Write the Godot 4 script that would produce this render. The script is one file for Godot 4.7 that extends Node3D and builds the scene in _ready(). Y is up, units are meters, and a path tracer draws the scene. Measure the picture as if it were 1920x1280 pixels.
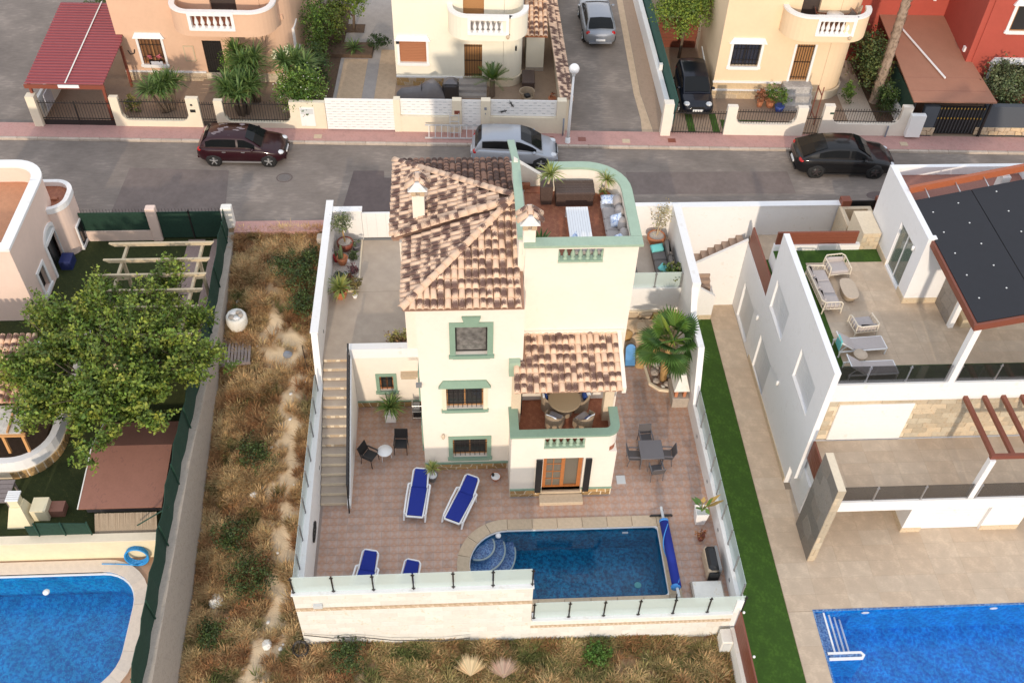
extends Node3D
# An aerial view of a villa with a pool between a dry plot and a modern white house.
# World: y up, terrace of the villa at y = 0, street at y = 3. First the camera, sky, sun and exposure, then setting, houses, objects.

var base := {}
var M := {}
var rng := RandomNumberGenerator.new()
var F := []
const TH := 0.04168   # the street runs at this angle to the villa
const ST := Vector3(0, 3, -17.39)


func light_and_camera():
	var cam := Camera3D.new()
	cam.name = "camera"
	cam.transform = Transform3D(Basis(Vector3(0.998486, 0.023426, 0.049768), Vector3(0.020077, 0.687149, -0.726239), Vector3(-0.05121, 0.726139, 0.685638)).orthonormalized(), Vector3(1.502, 32.0, 23.358))
	cam.fov = 37.98
	cam.near = 0.5
	cam.far = 400.0
	cam.current = true
	add_child(cam)
	var sky_m := ProceduralSkyMaterial.new()
	sky_m.sky_top_color = Color(0.74, 0.77, 0.82)
	sky_m.sky_horizon_color = Color(0.93, 0.91, 0.89)
	sky_m.sky_curve = 0.25
	sky_m.ground_horizon_color = Color(0.62, 0.58, 0.53)
	sky_m.ground_bottom_color = Color(0.36, 0.32, 0.28)
	sky_m.energy_multiplier = 1.6
	var env := Environment.new()
	env.background_mode = Environment.BG_SKY
	env.sky = Sky.new()
	env.sky.sky_material = sky_m
	env.tonemap_mode = Environment.TONE_MAPPER_LINEAR
	env.tonemap_exposure = 1.2
	env.sdfgi_enabled = true
	env.ssao_enabled = true
	env.ssil_enabled = true
	var we := WorldEnvironment.new()
	we.name = "world_environment"
	we.environment = env
	add_child(we)
	var sun := DirectionalLight3D.new()
	sun.name = "sun"
	sun.light_energy = 0.68
	sun.light_color = Color(1.0, 0.93, 0.84)
	sun.light_angular_distance = 1.6
	sun.shadow_enabled = true
	var az := deg_to_rad(-5.0)
	var el := deg_to_rad(16.3)
	sun.look_at_from_position(Vector3(sin(az) * cos(el), sin(el), cos(az) * cos(el)) * 50.0, Vector3.ZERO)
	add_child(sun)


# ---------- mesh building ----------
class B:
	var st := SurfaceTool.new()
	var x := Transform3D()
	func _init():
		st.begin(Mesh.PRIMITIVE_TRIANGLES)
		st.set_smooth_group(-1)
	func smooth(on := true) -> B:
		st.set_smooth_group(7 if on else -1)
		return self
	func col(c: Color) -> B:
		st.set_color(c)
		return self
	func at(t: Transform3D) -> B:
		x = t
		return self
	func tri(a, b, c):   # counter-clockwise seen from outside
		st.add_vertex(x * a)
		st.add_vertex(x * c)
		st.add_vertex(x * b)
	func quad(a, b, c, d):
		tri(a, b, c)
		tri(a, c, d)
	func uvquad(a, b, c, d, u0, v0, u1, v1):
		var p = [a, c, b, a, d, c]
		var q = [Vector2(u0, v1), Vector2(u1, v0), Vector2(u1, v1), Vector2(u0, v1), Vector2(u0, v0), Vector2(u1, v0)]
		for i in 6:
			st.set_uv(q[i])
			st.add_vertex(x * p[i])
	func hexa(p) -> B:   # 4 bottom (counter-clockwise from above), 4 top
		quad(p[3], p[2], p[1], p[0])
		quad(p[4], p[5], p[6], p[7])
		for i in 4:
			var j = (i + 1) % 4
			quad(p[i], p[j], p[j + 4], p[i + 4])
		return self
	func box(x0, y0, z0, x1, y1, z1) -> B:
		hexa([Vector3(x0, y0, z1), Vector3(x1, y0, z1), Vector3(x1, y0, z0), Vector3(x0, y0, z0), Vector3(x0, y1, z1), Vector3(x1, y1, z1), Vector3(x1, y1, z0), Vector3(x0, y1, z0)])
		return self
	func bevel(x0, y0, z0, x1, y1, z1, r) -> B:   # a box with its top edges and upright edges cut
		prism([Vector2(x0 + r, z0), Vector2(x1 - r, z0), Vector2(x1, z0 + r), Vector2(x1, z1 - r), Vector2(x1 - r, z1), Vector2(x0 + r, z1), Vector2(x0, z1 - r), Vector2(x0, z0 + r)], y0, y1 - r, false)
		var a = [Vector2(x0 + r, z0), Vector2(x1 - r, z0), Vector2(x1, z0 + r), Vector2(x1, z1 - r), Vector2(x1 - r, z1), Vector2(x0 + r, z1), Vector2(x0, z1 - r), Vector2(x0, z0 + r)]
		var c := Vector2((x0 + x1) * 0.5, (z0 + z1) * 0.5)
		var b = []
		for p in a:
			b.append(Vector2(p.x - signf(p.x - c.x) * r, p.y - signf(p.y - c.y) * r))
		for i in 8:
			var j = (i + 1) % 8
			quad(V(a[j], y1 - r), V(a[i], y1 - r), V(b[i], y1), V(b[j], y1))
		for i in range(1, 7):
			tri(V(b[0], y1), V(b[i + 1], y1), V(b[i], y1))
		return self
	func V(p: Vector2, y: float) -> Vector3:
		return Vector3(p.x, y, p.y)
	func prism(poly, y0, y1, cap := true) -> B:   # outline in x, z
		var area := 0.0
		for i in poly.size():
			var p: Vector2 = poly[i]
			var q: Vector2 = poly[(i + 1) % poly.size()]
			area += p.x * q.y - q.x * p.y
		var pts = Array(poly).duplicate()
		if area > 0:
			pts.reverse()
		for i in pts.size():
			var j = (i + 1) % pts.size()
			quad(V(pts[i], y0), V(pts[j], y0), V(pts[j], y1), V(pts[i], y1))
		if cap:
			var t := Geometry2D.triangulate_polygon(PackedVector2Array(pts))
			for i in range(0, t.size(), 3):
				var a: Vector2 = pts[t[i]]
				var b: Vector2 = pts[t[i + 1]]
				var c: Vector2 = pts[t[i + 2]]
				if (b - a).cross(c - a) > 0:
					var k = b
					b = c
					c = k
				tri(V(a, y1), V(b, y1), V(c, y1))
				tri(V(a, y0), V(c, y0), V(b, y0))
		return self
	func sheet(poly, y) -> B:
		var t := Geometry2D.triangulate_polygon(PackedVector2Array(poly))
		for i in range(0, t.size(), 3):
			var a: Vector2 = poly[t[i]]
			var b: Vector2 = poly[t[i + 1]]
			var c: Vector2 = poly[t[i + 2]]
			if (b - a).cross(c - a) > 0:
				var k = b
				b = c
				c = k
			tri(V(a, y), V(b, y), V(c, y))
		return self
	func band(path, w, y0, y1, closed := false) -> B:   # a wall of thickness w along a path in x, z
		var n = path.size()
		var l = []
		var r = []
		for i in n:
			var p: Vector2 = path[i]
			var a: Vector2 = path[(i - 1 + n) % n] if (closed or i > 0) else p
			var c: Vector2 = path[(i + 1) % n] if (closed or i < n - 1) else p
			var d1: Vector2 = (p - a).normalized()
			var d2: Vector2 = (c - p).normalized()
			if d1 == Vector2.ZERO: d1 = d2
			if d2 == Vector2.ZERO: d2 = d1
			var m: Vector2 = (d1 + d2).normalized()
			var o: Vector2 = Vector2(-m.y, m.x) * (w * 0.5 / maxf(0.4, m.dot(d1)))
			l.append(p + o)
			r.append(p - o)
		for i in (n if closed else n - 1):
			var j = (i + 1) % n
			quad(V(r[i], y1), V(l[i], y1), V(l[j], y1), V(r[j], y1))
			quad(V(l[i], y0), V(r[i], y0), V(r[j], y0), V(l[j], y0))
			quad(V(r[i], y0), V(r[i], y1), V(r[j], y1), V(r[j], y0))
			quad(V(l[j], y0), V(l[j], y1), V(l[i], y1), V(l[i], y0))
		if not closed:
			quad(V(r[0], y0), V(l[0], y0), V(l[0], y1), V(r[0], y1))
			quad(V(l[n - 1], y0), V(r[n - 1], y0), V(r[n - 1], y1), V(l[n - 1], y1))
		return self
	func rod(a: Vector3, b: Vector3, r0: float, r1 := -1.0, n := 6, caps := true) -> B:
		if r1 < 0: r1 = r0
		var d := (b - a).normalized()
		var s := d.cross(Vector3.UP if absf(d.y) < 0.9 else Vector3.RIGHT).normalized()
		var t := s.cross(d)
		for i in n:
			var u: Vector3 = s * cos(TAU * i / n) + t * sin(TAU * i / n)
			var v: Vector3 = s * cos(TAU * (i + 1) / n) + t * sin(TAU * (i + 1) / n)
			quad(a + v * r0, a + u * r0, b + u * r1, b + v * r1)
			if caps:
				if r1 > 0: tri(b, b + v * r1, b + u * r1)
				if r0 > 0: tri(a, a + u * r0, a + v * r0)
		return self
	func tube(p, r, n := 6) -> B:
		for i in p.size() - 1:
			rod(p[i], p[i + 1], r, r, n)
		return self
	func bar(a: Vector3, b: Vector3, w: float, h: float) -> B:   # a square bar between two points
		var d := (b - a).normalized()
		var s := d.cross(Vector3.UP if absf(d.y) < 0.9 else Vector3.BACK).normalized()
		var t := d.cross(s)
		var q = []
		for e in [a, b]:
			for k in [[-1, -1], [1, -1], [1, 1], [-1, 1]]:
				q.append(e + s * (k[0] * w * 0.5) + t * (k[1] * h * 0.5))
		quad(q[0], q[3], q[2], q[1])
		quad(q[4], q[5], q[6], q[7])
		for i in 4:
			var j = (i + 1) % 4
			quad(q[i], q[j], q[j + 4], q[i + 4])
		return self
	func lathe(prof, n := 10, c := Vector3.ZERO) -> B:   # prof: Vector2(radius, height), bottom to top
		for k in prof.size() - 1:
			var p: Vector2 = prof[k]
			var q: Vector2 = prof[k + 1]
			for i in n:
				var a := TAU * i / n
				var b := TAU * (i + 1) / n
				var p0 := c + Vector3(cos(a) * p.x, p.y, sin(a) * p.x)
				var p1 := c + Vector3(cos(b) * p.x, p.y, sin(b) * p.x)
				var q0 := c + Vector3(cos(a) * q.x, q.y, sin(a) * q.x)
				var q1 := c + Vector3(cos(b) * q.x, q.y, sin(b) * q.x)
				if p.x > 0.0001: tri(p1, p0, q0)
				if q.x > 0.0001: tri(p1, q0, q1)
				if p.x > 0.0001 and q.x > 0.0001: pass
		return self
	func ball(c: Vector3, r: Vector3, n := 10, m := 6) -> B:
		var old := x
		x = x * Transform3D(Basis.from_scale(r), c)
		var prof = []
		for i in m + 1:
			prof.append(Vector2(sin(PI * i / m), -cos(PI * i / m)))
		lathe(prof, n)
		x = old
		return self
	func mesh() -> ArrayMesh:
		st.generate_normals()
		return st.commit()


# ---------- nodes ----------
func thing(called: String, label: String, category: String, at := Vector3.ZERO, turn := 0.0, group := "") -> Node3D:
	var o := Node3D.new()
	o.name = called
	add_child(o, true)
	o.position = at
	o.rotation.y = turn
	tag(o, label, category, group)
	base[o] = at
	return o


func tag(o, label: String, category: String, group := ""):
	o.set_meta("label", label)
	o.set_meta("category", category)
	if group: o.set_meta("group", group)
	return o


func add(called: String, mesh: Mesh, m: Material, parent: Node = null, at := Vector3.ZERO, turn := 0.0) -> MeshInstance3D:
	var o := MeshInstance3D.new()
	o.name = called
	o.mesh = mesh
	o.material_override = m
	(parent if parent else self).add_child(o, true)
	o.position = at
	o.rotation.y = turn
	return o


func P(called: String, b: B, m: Material, parent: Node) -> MeshInstance3D:   # a part given in the coordinates of its thing's base frame (world or street)
	return add(called, b.mesh(), m, parent, -base[parent] if base.has(parent) else Vector3.ZERO)


func setting(called: String, b: B, m: Material) -> MeshInstance3D:
	var o := add(called, b.mesh(), m)
	o.set_meta("kind", "structure")
	return o


func stuff(o):
	o.set_meta("kind", "stuff")
	return o


func opp(x: float, y: float, z: float) -> Vector3:   # street coordinates to world
	return ST + Vector3(x * cos(TH) - z * sin(TH), y, x * sin(TH) + z * cos(TH))


func othing(called: String, label: String, category: String, at := Vector3.ZERO, turn := 0.0, group := "") -> Node3D:
	var o := thing(called, label, category, opp(at.x, at.y, at.z), -TH + turn, group)
	base[o] = at
	return o


func copy(o: Node3D, at: Vector3, turn: float, label := "") -> Node3D:
	var r: Node3D = o.duplicate()
	r.name = String(o.name).rstrip("0123456789_")
	add_child(r, true)
	r.position = at
	r.rotation.y = turn
	base[r] = at
	if label: r.set_meta("label", label)
	return r


func many(called: String, mesh: Mesh, m: Material, where: Array, parent: Node = null, colors := []) -> MultiMeshInstance3D:
	var mm := MultiMesh.new()
	mm.transform_format = MultiMesh.TRANSFORM_3D
	mm.use_colors = not colors.is_empty()
	mm.mesh = mesh
	mm.instance_count = where.size()
	for i in where.size():
		mm.set_instance_transform(i, where[i])
		if colors: mm.set_instance_color(i, colors[i])
	var o := MultiMeshInstance3D.new()
	o.name = called
	o.multimesh = mm
	o.material_override = m
	(parent if parent else self).add_child(o, true)
	stuff(o)
	return o


# ---------- materials ----------
func fields():
	for k in [[0.012, 4, 11], [0.06, 4, 23], [0.22, 2, 37]]:
		var n := FastNoiseLite.new()
		n.noise_type = FastNoiseLite.TYPE_SIMPLEX_SMOOTH
		n.frequency = k[0]
		n.fractal_octaves = k[1]
		n.seed = k[2]
		var im := n.get_seamless_image(256, 256)
		im.convert(Image.FORMAT_L8)
		F.append(im.get_data())


func lin(c: Color) -> Color:
	return Color(c.r, c.g, c.b).linear_to_srgb()


func L(r: float, g: float, b: float) -> Color:   # a linear base colour
	return Color(r, g, b).linear_to_srgb()


func plain(c: Color, rough := 0.7, metal := 0.0) -> StandardMaterial3D:
	var m := StandardMaterial3D.new()
	m.albedo_color = lin(c)
	m.roughness = rough
	m.metallic = metal
	return m


func paint_texture(c: Color, amp: float, fine: float, c2: Color, share: float, off: int, stretch := 1) -> ImageTexture:
	var d := PackedByteArray()
	d.resize(256 * 256 * 3)
	var lut := PackedByteArray()
	lut.resize(4097)
	for i in 4097:
		lut[i] = int(roundf(Color(i / 4096.0, 0, 0).linear_to_srgb().r * 255))
	for yy in 256:
		for xx in 256:
			var i0: int = ((yy + off * 37) & 255) * 256 + ((xx * 1 + off * 91) & 255)
			var i1: int = ((yy * stretch + off * 53) & 255) * 256 + ((xx + off * 17) & 255)
			var a: float = F[0][i0] / 255.0
			var b: float = F[1][i1] / 255.0
			var e: float = F[2][i1] / 255.0
			var k: float = 1.0 + amp * (a - 0.5) * 2.0 + fine * ((b - 0.5) * 1.6 + (e - 0.5) * 0.8)
			var t: float = clampf((a * 0.55 + b * 0.45 - (1.0 - share)) * 6.0, 0.0, 1.0) if share > 0.0 else 0.0
			var o := (yy * 256 + xx) * 3
			d[o] = lut[int(clampf((c.r + (c2.r - c.r) * t) * k, 0, 1) * 4096)]
			d[o + 1] = lut[int(clampf((c.g + (c2.g - c.g) * t) * k, 0, 1) * 4096)]
			d[o + 2] = lut[int(clampf((c.b + (c2.b - c.b) * t) * k, 0, 1) * 4096)]
	return ImageTexture.create_from_image(Image.create_from_data(256, 256, false, Image.FORMAT_RGB8, d))


var tex_no := 0
func surf(c: Color, size: float, amp: float, fine: float, rough := 0.9, c2 := Color.BLACK, share := 0.0, relief := 0.0, stretch := 1) -> StandardMaterial3D:
	tex_no += 1
	var m := StandardMaterial3D.new()
	m.albedo_texture = paint_texture(c, amp, fine, c2, share, tex_no, stretch)
	m.roughness = rough
	m.uv1_triplanar = true
	m.uv1_world_triplanar = true
	m.uv1_scale = Vector3.ONE / size
	if relief > 0.0:
		m.heightmap_enabled = true
		m.heightmap_texture = m.albedo_texture
		m.heightmap_scale = relief
	return m


func shades(m: StandardMaterial3D, n: int, by: float, tint := 0.02) -> Array:   # variants of one material in slightly different tones
	var r := []
	for i in n:
		var v: StandardMaterial3D = m.duplicate()
		var k := 1.0 - by * i / maxf(1, n - 1)
		var h := rng.randf_range(-tint, tint)
		v.albedo_color = lin(Color(m.albedo_color.srgb_to_linear().r * k * (1 + h), m.albedo_color.srgb_to_linear().g * k, m.albedo_color.srgb_to_linear().b * k * (1 - h)))
		r.append(v)
	return r


func glass(c: Color, alpha: float, rough := 0.05) -> StandardMaterial3D:
	var m := plain(c, rough)
	m.transparency = BaseMaterial3D.TRANSPARENCY_ALPHA
	m.albedo_color.a = alpha
	return m


func materials():
	fields()
	M.cream = surf(Color(0.80, 0.725, 0.625), 4.0, 0.025, 0.025, 0.9, Color(0.755, 0.68, 0.565), 0.30)
	M.white = surf(Color(0.80, 0.785, 0.765), 3.0, 0.02, 0.025, 0.85, Color(0.72, 0.69, 0.65), 0.33)
	M.whiteb = surf(Color(0.79, 0.785, 0.785), 5.0, 0.02, 0.018, 0.85, Color(0.745, 0.735, 0.73), 0.36)
	M.oldwhite = surf(Color(0.77, 0.745, 0.68), 2.6, 0.05, 0.05, 0.9, Color(0.66, 0.60, 0.48), 0.34)
	M.green = surf(Color(0.225, 0.335, 0.25), 1.5, 0.04, 0.05, 0.6)
	M.greenlight = surf(Color(0.33, 0.435, 0.325), 1.5, 0.05, 0.05, 0.6)
	M.asphalt = surf(Color(0.205, 0.170, 0.145), 9.0, 0.22, 0.14, 0.95, Color(0.235, 0.195, 0.165), 0.40, 0.0, 3)
	M.pink = surf(Color(0.45, 0.255, 0.222), 2.5, 0.12, 0.12, 0.9, Color(0.38, 0.20, 0.175), 0.4)
	M.kerb = surf(Color(0.48, 0.40, 0.33), 1.2, 0.12, 0.12, 0.9)
	M.driveway = surf(Color(0.42, 0.345, 0.275), 2.5, 0.09, 0.05, 0.85, Color(0.42, 0.35, 0.28), 0.42, 0.0, 6)
	M.cladding = surf(Color(0.52, 0.40, 0.27), 0.5, 0.16, 0.16, 0.9, Color(0.38, 0.24, 0.13), 0.42, 0.4)
	M.grout = surf(Color(0.30, 0.24, 0.21), 1.0, 0.06, 0.08)
	M.mortar = surf(Color(0.72, 0.61, 0.45), 0.6, 0.06, 0.1)
	M.brownstone = surf(Color(0.46, 0.29, 0.12), 0.4, 0.2, 0.16, 0.85, Color(0.34, 0.20, 0.08), 0.42)
	M.paving = surf(Color(0.56, 0.435, 0.315), 2.3, 0.08, 0.05, 0.75, Color(0.60, 0.47, 0.34), 0.45, 0.0, 3)
	M.lawn = surf(Color(0.036, 0.085, 0.007), 2.2, 0.14, 0.16, 1.0, Color(0.045, 0.10, 0.009), 0.45, 0.5)
	M.darklawn = surf(Color(0.028, 0.037, 0.007), 0.9, 0.16, 0.4, 1.0, Color(0.06, 0.055, 0.014), 0.32, 1.2)
	M.terracotta = surf(Color(0.30, 0.105, 0.055), 0.8, 0.1, 0.13, 0.7, Color(0.37, 0.15, 0.075), 0.45)
	M.pot = surf(Color(0.42, 0.155, 0.07), 0.5, 0.1, 0.1, 0.85)
	M.redpot = plain(Color(0.22, 0.06, 0.035), 0.45)
	M.copestone = surf(Color(0.52, 0.405, 0.28), 0.6, 0.08, 0.09, 0.8)
	M.palecope = surf(Color(0.70, 0.60, 0.50), 0.7, 0.06, 0.07, 0.8)
	M.peach = surf(Color(0.67, 0.435, 0.295), 4.0, 0.03, 0.03, 0.92)
	M.yellow = surf(Color(0.79, 0.60, 0.395), 4.0, 0.025, 0.025, 0.92)
	M.pale = surf(Color(0.80, 0.745, 0.61), 4.0, 0.02, 0.02, 0.92)
	M.red = surf(Color(0.40, 0.075, 0.05), 4.0, 0.05, 0.04, 0.92)
	M.pinkwall = surf(Color(0.76, 0.58, 0.485), 4.0, 0.03, 0.03, 0.92)
	M.wallcream = surf(Color(0.77, 0.66, 0.49), 3.0, 0.04, 0.04, 0.9)
	M.wood = surf(Color(0.40, 0.20, 0.075), 0.5, 0.1, 0.14, 0.6, Color(0.3, 0.13, 0.05), 0.4, 0.0, 5)
	M.palewood = surf(Color(0.52, 0.42, 0.28), 0.6, 0.12, 0.15, 0.85, Color(0.36, 0.28, 0.18), 0.35, 0.0, 5)
	M.redwood = surf(Color(0.21, 0.062, 0.034), 0.7, 0.07, 0.1, 0.5, Color(0.16, 0.045, 0.025), 0.4, 0.0, 7)
	M.orangewood = surf(Color(0.42, 0.15, 0.045), 0.5, 0.1, 0.1, 0.45)
	M.iron = plain(Color(0.018, 0.015, 0.014), 0.5)
	M.black = plain(Color(0.012, 0.012, 0.013), 0.5)
	M.grey = plain(Color(0.2, 0.2, 0.2), 0.6)
	M.steel = plain(Color(0.55, 0.55, 0.55), 0.35, 0.8)
	M.plastic = plain(Color(0.80, 0.80, 0.80), 0.35)
	M.blue = surf(Color(0.004, 0.020, 0.235), 0.4, 0.04, 0.12, 0.8)
	M.cushion = surf(Color(0.38, 0.34, 0.32), 0.5, 0.05, 0.1, 0.95)
	M.darkcushion = surf(Color(0.15, 0.135, 0.125), 0.5, 0.05, 0.1, 0.95)
	M.wicker = surf(Color(0.33, 0.25, 0.17), 0.12, 0.1, 0.35, 0.8)
	M.darkwicker = surf(Color(0.072, 0.045, 0.036), 0.3, 0.1, 0.3, 0.6, Color(0.10, 0.065, 0.05), 0.4, 0.0, 8)
	M.pane = plain(Color(0.035, 0.035, 0.035), 0.08)
	M.frosted = glass(Color(0.60, 0.70, 0.68), 0.62, 0.3)
	M.smoked = glass(Color(0.02, 0.02, 0.022), 0.55, 0.06)
	M.clear = glass(Color(0.7, 0.78, 0.76), 0.12)
	M.shutter = plain(Color(0.58, 0.60, 0.60), 0.7)
	M.greenmesh = surf(Color(0.012, 0.042, 0.026), 0.5, 0.2, 0.3, 0.9)
	M.concrete = surf(Color(0.42, 0.36, 0.30), 1.4, 0.12, 0.15, 0.95, Color(0.30, 0.25, 0.2), 0.38, 0.5)
	M.gravel = surf(Color(0.50, 0.42, 0.34), 0.5, 0.12, 0.5, 1.0)
	M.redgravel = surf(Color(0.28, 0.13, 0.10), 0.4, 0.1, 0.5, 1.0)
	M.soil = surf(Color(0.11, 0.07, 0.045), 0.7, 0.2, 0.3, 1.0)
	M.bluewater = glass(Color(0.004, 0.10, 0.30), 0.72, 0.06)
	M.leaf = leafy(0.9)
	M.roofred = surf(Color(0.24, 0.04, 0.05), 2.0, 0.05, 0.06, 0.6)
	M.brownroof = surf(Color(0.28, 0.125, 0.085), 2.0, 0.08, 0.08, 0.8, Color(0.20, 0.09, 0.065), 0.35)
	M.shade = surf(Color(0.010, 0.010, 0.014), 1.5, 0.12, 0.12, 0.6)
	M.slatewall = plain(Color(0.075, 0.085, 0.10), 0.85)
	M.fabric_white = plain(Color(0.72, 0.76, 0.80), 0.9)
	M.fabric_blue = plain(Color(0.02, 0.06, 0.25), 0.9)
	M.turquoise = plain(Color(0.16, 0.52, 0.50), 0.9)
	M.paneblind = surf(Color(0.16, 0.15, 0.14), 1.0, 0.5, 0.1, 0.15)
	M.pane2 = plain(Color(0.16, 0.14, 0.11), 0.1)
	M.brickpale = surf(Color(0.62, 0.50, 0.36), 0.4, 0.06, 0.12, 0.9)
	M.terracetile = patterned_tile()
	M.bandbrown = surf(Color(0.54, 0.40, 0.27), 0.5, 0.2, 0.25, 0.95, Color(0.68, 0.60, 0.48), 0.45)
	M.mosaicdark = mosaic(Color(0.0, 0.05, 0.15), Color(0.002, 0.17, 0.34), Color(0.005, 0.28, 0.45), 3.2, 3)
	M.mosaiclight = mosaic(Color(0.015, 0.07, 0.25), Color(0.14, 0.28, 0.52), Color(0.4, 0.5, 0.65), 1.6, 4)
	M.mosaicblue = mosaic(Color(0.0, 0.11, 0.50), Color(0.003, 0.25, 0.70), Color(0.02, 0.40, 0.78), 3.2, 5)
	M.darkwater = glass(Color(0.0, 0.07, 0.17), 0.16, 0.04)
	M.darkwater.metallic_specular = 0.3
	M.stepedge = plain(Color(0.40, 0.48, 0.46), 0.5)
	M.turqblue = plain(Color(0.05, 0.25, 0.62), 0.7)
	M.carglass = plain(Color(0.010, 0.011, 0.012), 0.08)
	M.carglass.metallic_specular = 0.3
	M.headlight = plain(Color(0.62, 0.64, 0.66), 0.12)
	M.taillight = plain(Color(0.42, 0.008, 0.008), 0.2)
	M.tyre = plain(Color(0.014, 0.014, 0.014), 0.85)
	M.rim = plain(Color(0.5, 0.5, 0.5), 0.3, 0.6)
	M.darkrim = plain(Color(0.035, 0.035, 0.035), 0.5)
	M.moss = surf(Color(0.32, 0.24, 0.06), 0.5, 0.15, 0.2)
	M.slategrey = plain(Color(0.13, 0.12, 0.125), 0.5)
	M.slatefab = plain(Color(0.10, 0.09, 0.09), 0.9)
	M.cladpot = surf(Color(0.50, 0.20, 0.10), 0.3, 0.1, 0.2)
	M.mirror = plain(Color(0.12, 0.32, 0.62), 0.08, 0.3)
	M.wickertable = surf(Color(0.27, 0.20, 0.12), 0.12, 0.1, 0.4, 0.7)
	M.redpaint = plain(Color(0.35, 0.03, 0.03), 0.5)
	M.cactus = plain(Color(0.09, 0.12, 0.05), 0.8)
	M.ashlar = surf(Color(0.60, 0.49, 0.345), 0.8, 0.14, 0.12, 0.85, Color(0.44, 0.31, 0.19), 0.4, 0.5)
	M.slate = surf(Color(0.30, 0.26, 0.22), 0.8, 0.16, 0.12, 0.8, Color(0.20, 0.18, 0.16), 0.42, 0.4)
	M.shutter2 = plain(Color(0.66, 0.66, 0.66), 0.7)
	M.doorglass = glass(Color(0.20, 0.25, 0.22), 0.5, 0.04)
	M.orangered = surf(Color(0.36, 0.105, 0.045), 0.7, 0.07, 0.1, 0.5)
	M.brownstep = surf(Color(0.36, 0.26, 0.2), 0.6, 0.08, 0.1)
	M.lightcushion = surf(Color(0.45, 0.40, 0.38), 0.5, 0.04, 0.08, 0.95)
	M.paleframe = plain(Color(0.70, 0.62, 0.50), 0.7)
	M.paletop = surf(Color(0.52, 0.42, 0.32), 0.5, 0.06, 0.08)
	M.bluewater2 = glass(Color(0.0, 0.12, 0.42), 0.16, 0.04)
	M.bluewater2.metallic_specular = 0.3
	M.vertexmat = StandardMaterial3D.new()
	M.vertexmat.vertex_color_use_as_albedo = true
	M.vertexmat.roughness = 1.0
	M.vertexmat.heightmap_enabled = true
	M.vertexmat.heightmap_texture = M.gravel.albedo_texture
	M.vertexmat.heightmap_scale = 4.0
	M.vertexmat.uv1_triplanar = true
	M.vertexmat.uv1_world_triplanar = true
	M.vertexmat.uv1_scale = Vector3.ONE * 0.8
	M.grassmat = M.vertexmat.duplicate()
	M.grassmat.heightmap_enabled = false
	M.greywood = surf(Color(0.24, 0.20, 0.19), 0.6, 0.1, 0.15, 0.9, Color(0.16, 0.13, 0.12), 0.4, 0.0, 5)
	M.slategrey2 = plain(Color(0.22, 0.24, 0.28), 0.5)
	M.greenpost = plain(Color(0.01, 0.05, 0.03), 0.6)
	M.pinkgravel = surf(Color(0.32, 0.23, 0.20), 0.6, 0.08, 0.4, 1.0)
	M.reed = surf(Color(0.34, 0.26, 0.18), 0.4, 0.15, 0.3)
	M.yellowpale = surf(Color(0.74, 0.65, 0.44), 3.0, 0.04, 0.04)
	M.tandeck = surf(Color(0.44, 0.27, 0.17), 1.0, 0.06, 0.1)
	M.mosaicleft = mosaic(Color(0.0, 0.13, 0.42), Color(0.002, 0.30, 0.62), Color(0.01, 0.45, 0.72), 3.2, 8)
	M.hoseblue = plain(Color(0.02, 0.27, 0.62), 0.45)
	M.orangetile = surf(Color(0.50, 0.24, 0.13), 1.0, 0.08, 0.1)
	M.navy = plain(Color(0.02, 0.03, 0.12), 0.5)
	M.oldglass = surf(Color(0.50, 0.46, 0.40), 1.5, 0.3, 0.15, 0.4)
	M.orangewood2 = plain(Color(0.55, 0.28, 0.10), 0.6)
	M.bark = surf(Color(0.14, 0.10, 0.07), 0.4, 0.2, 0.3)
	M.asphaltdark = surf(Color(0.125, 0.095, 0.088), 5.0, 0.1, 0.12, 0.95)
	M.asphaltdark2 = surf(Color(0.165, 0.13, 0.115), 5.0, 0.12, 0.12, 0.95)
	M.asphaltgrey = surf(Color(0.15, 0.13, 0.12), 0.5, 0.1, 0.3, 0.8)
	M.tanyard = surf(Color(0.33, 0.235, 0.165), 1.6, 0.12, 0.1, 0.9, Color(0.26, 0.18, 0.13), 0.4)
	M.greyyard = surf(Color(0.36, 0.33, 0.31), 2.0, 0.08, 0.08, 0.9)
	M.greystep = surf(Color(0.40, 0.38, 0.36), 0.6, 0.12, 0.06, 0.6, Color(0.5, 0.48, 0.46), 0.45, 0.0, 4)
	M.tanstrip = surf(Color(0.50, 0.37, 0.25), 1.2, 0.1, 0.12, 0.95)
	M.faded = plain(Color(0.20, 0.16, 0.17), 0.6)
	M.rimdark = plain(Color(0.10, 0.08, 0.08), 0.35, 0.6)
	M.aluminium = plain(Color(0.60, 0.60, 0.60), 0.4, 0.3)
	M.mortar2 = surf(Color(0.62, 0.46, 0.28), 0.6, 0.1, 0.12)
	M.shutterwood = surf(Color(0.22, 0.10, 0.04), 0.4, 0.15, 0.15, 0.6, Color(0.12, 0.05, 0.02), 0.45, 0.0, 6)
	M.brownslat = plain(Color(0.40, 0.16, 0.075), 0.6)
	M.darkroom = plain(Color(0.05, 0.035, 0.03), 0.6)
	M.bluewhite = surf(Color(0.55, 0.56, 0.6), 0.25, 0.3, 0.3, 0.6, Color(0.2, 0.22, 0.35), 0.4)
	M.navyglass = plain(Color(0.03, 0.035, 0.055), 0.2)
	M.brownroof2 = surf(Color(0.34, 0.16, 0.10), 3.0, 0.05, 0.04, 0.7)
	M.wallcream2 = surf(Color(0.74, 0.65, 0.50), 3.0, 0.03, 0.03, 0.9)
	M.wallcream3 = surf(Color(0.76, 0.69, 0.59), 3.0, 0.03, 0.03, 0.9)
	M.greenmesh2 = surf(Color(0.03, 0.10, 0.08), 0.5, 0.15, 0.3, 0.9)
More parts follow.
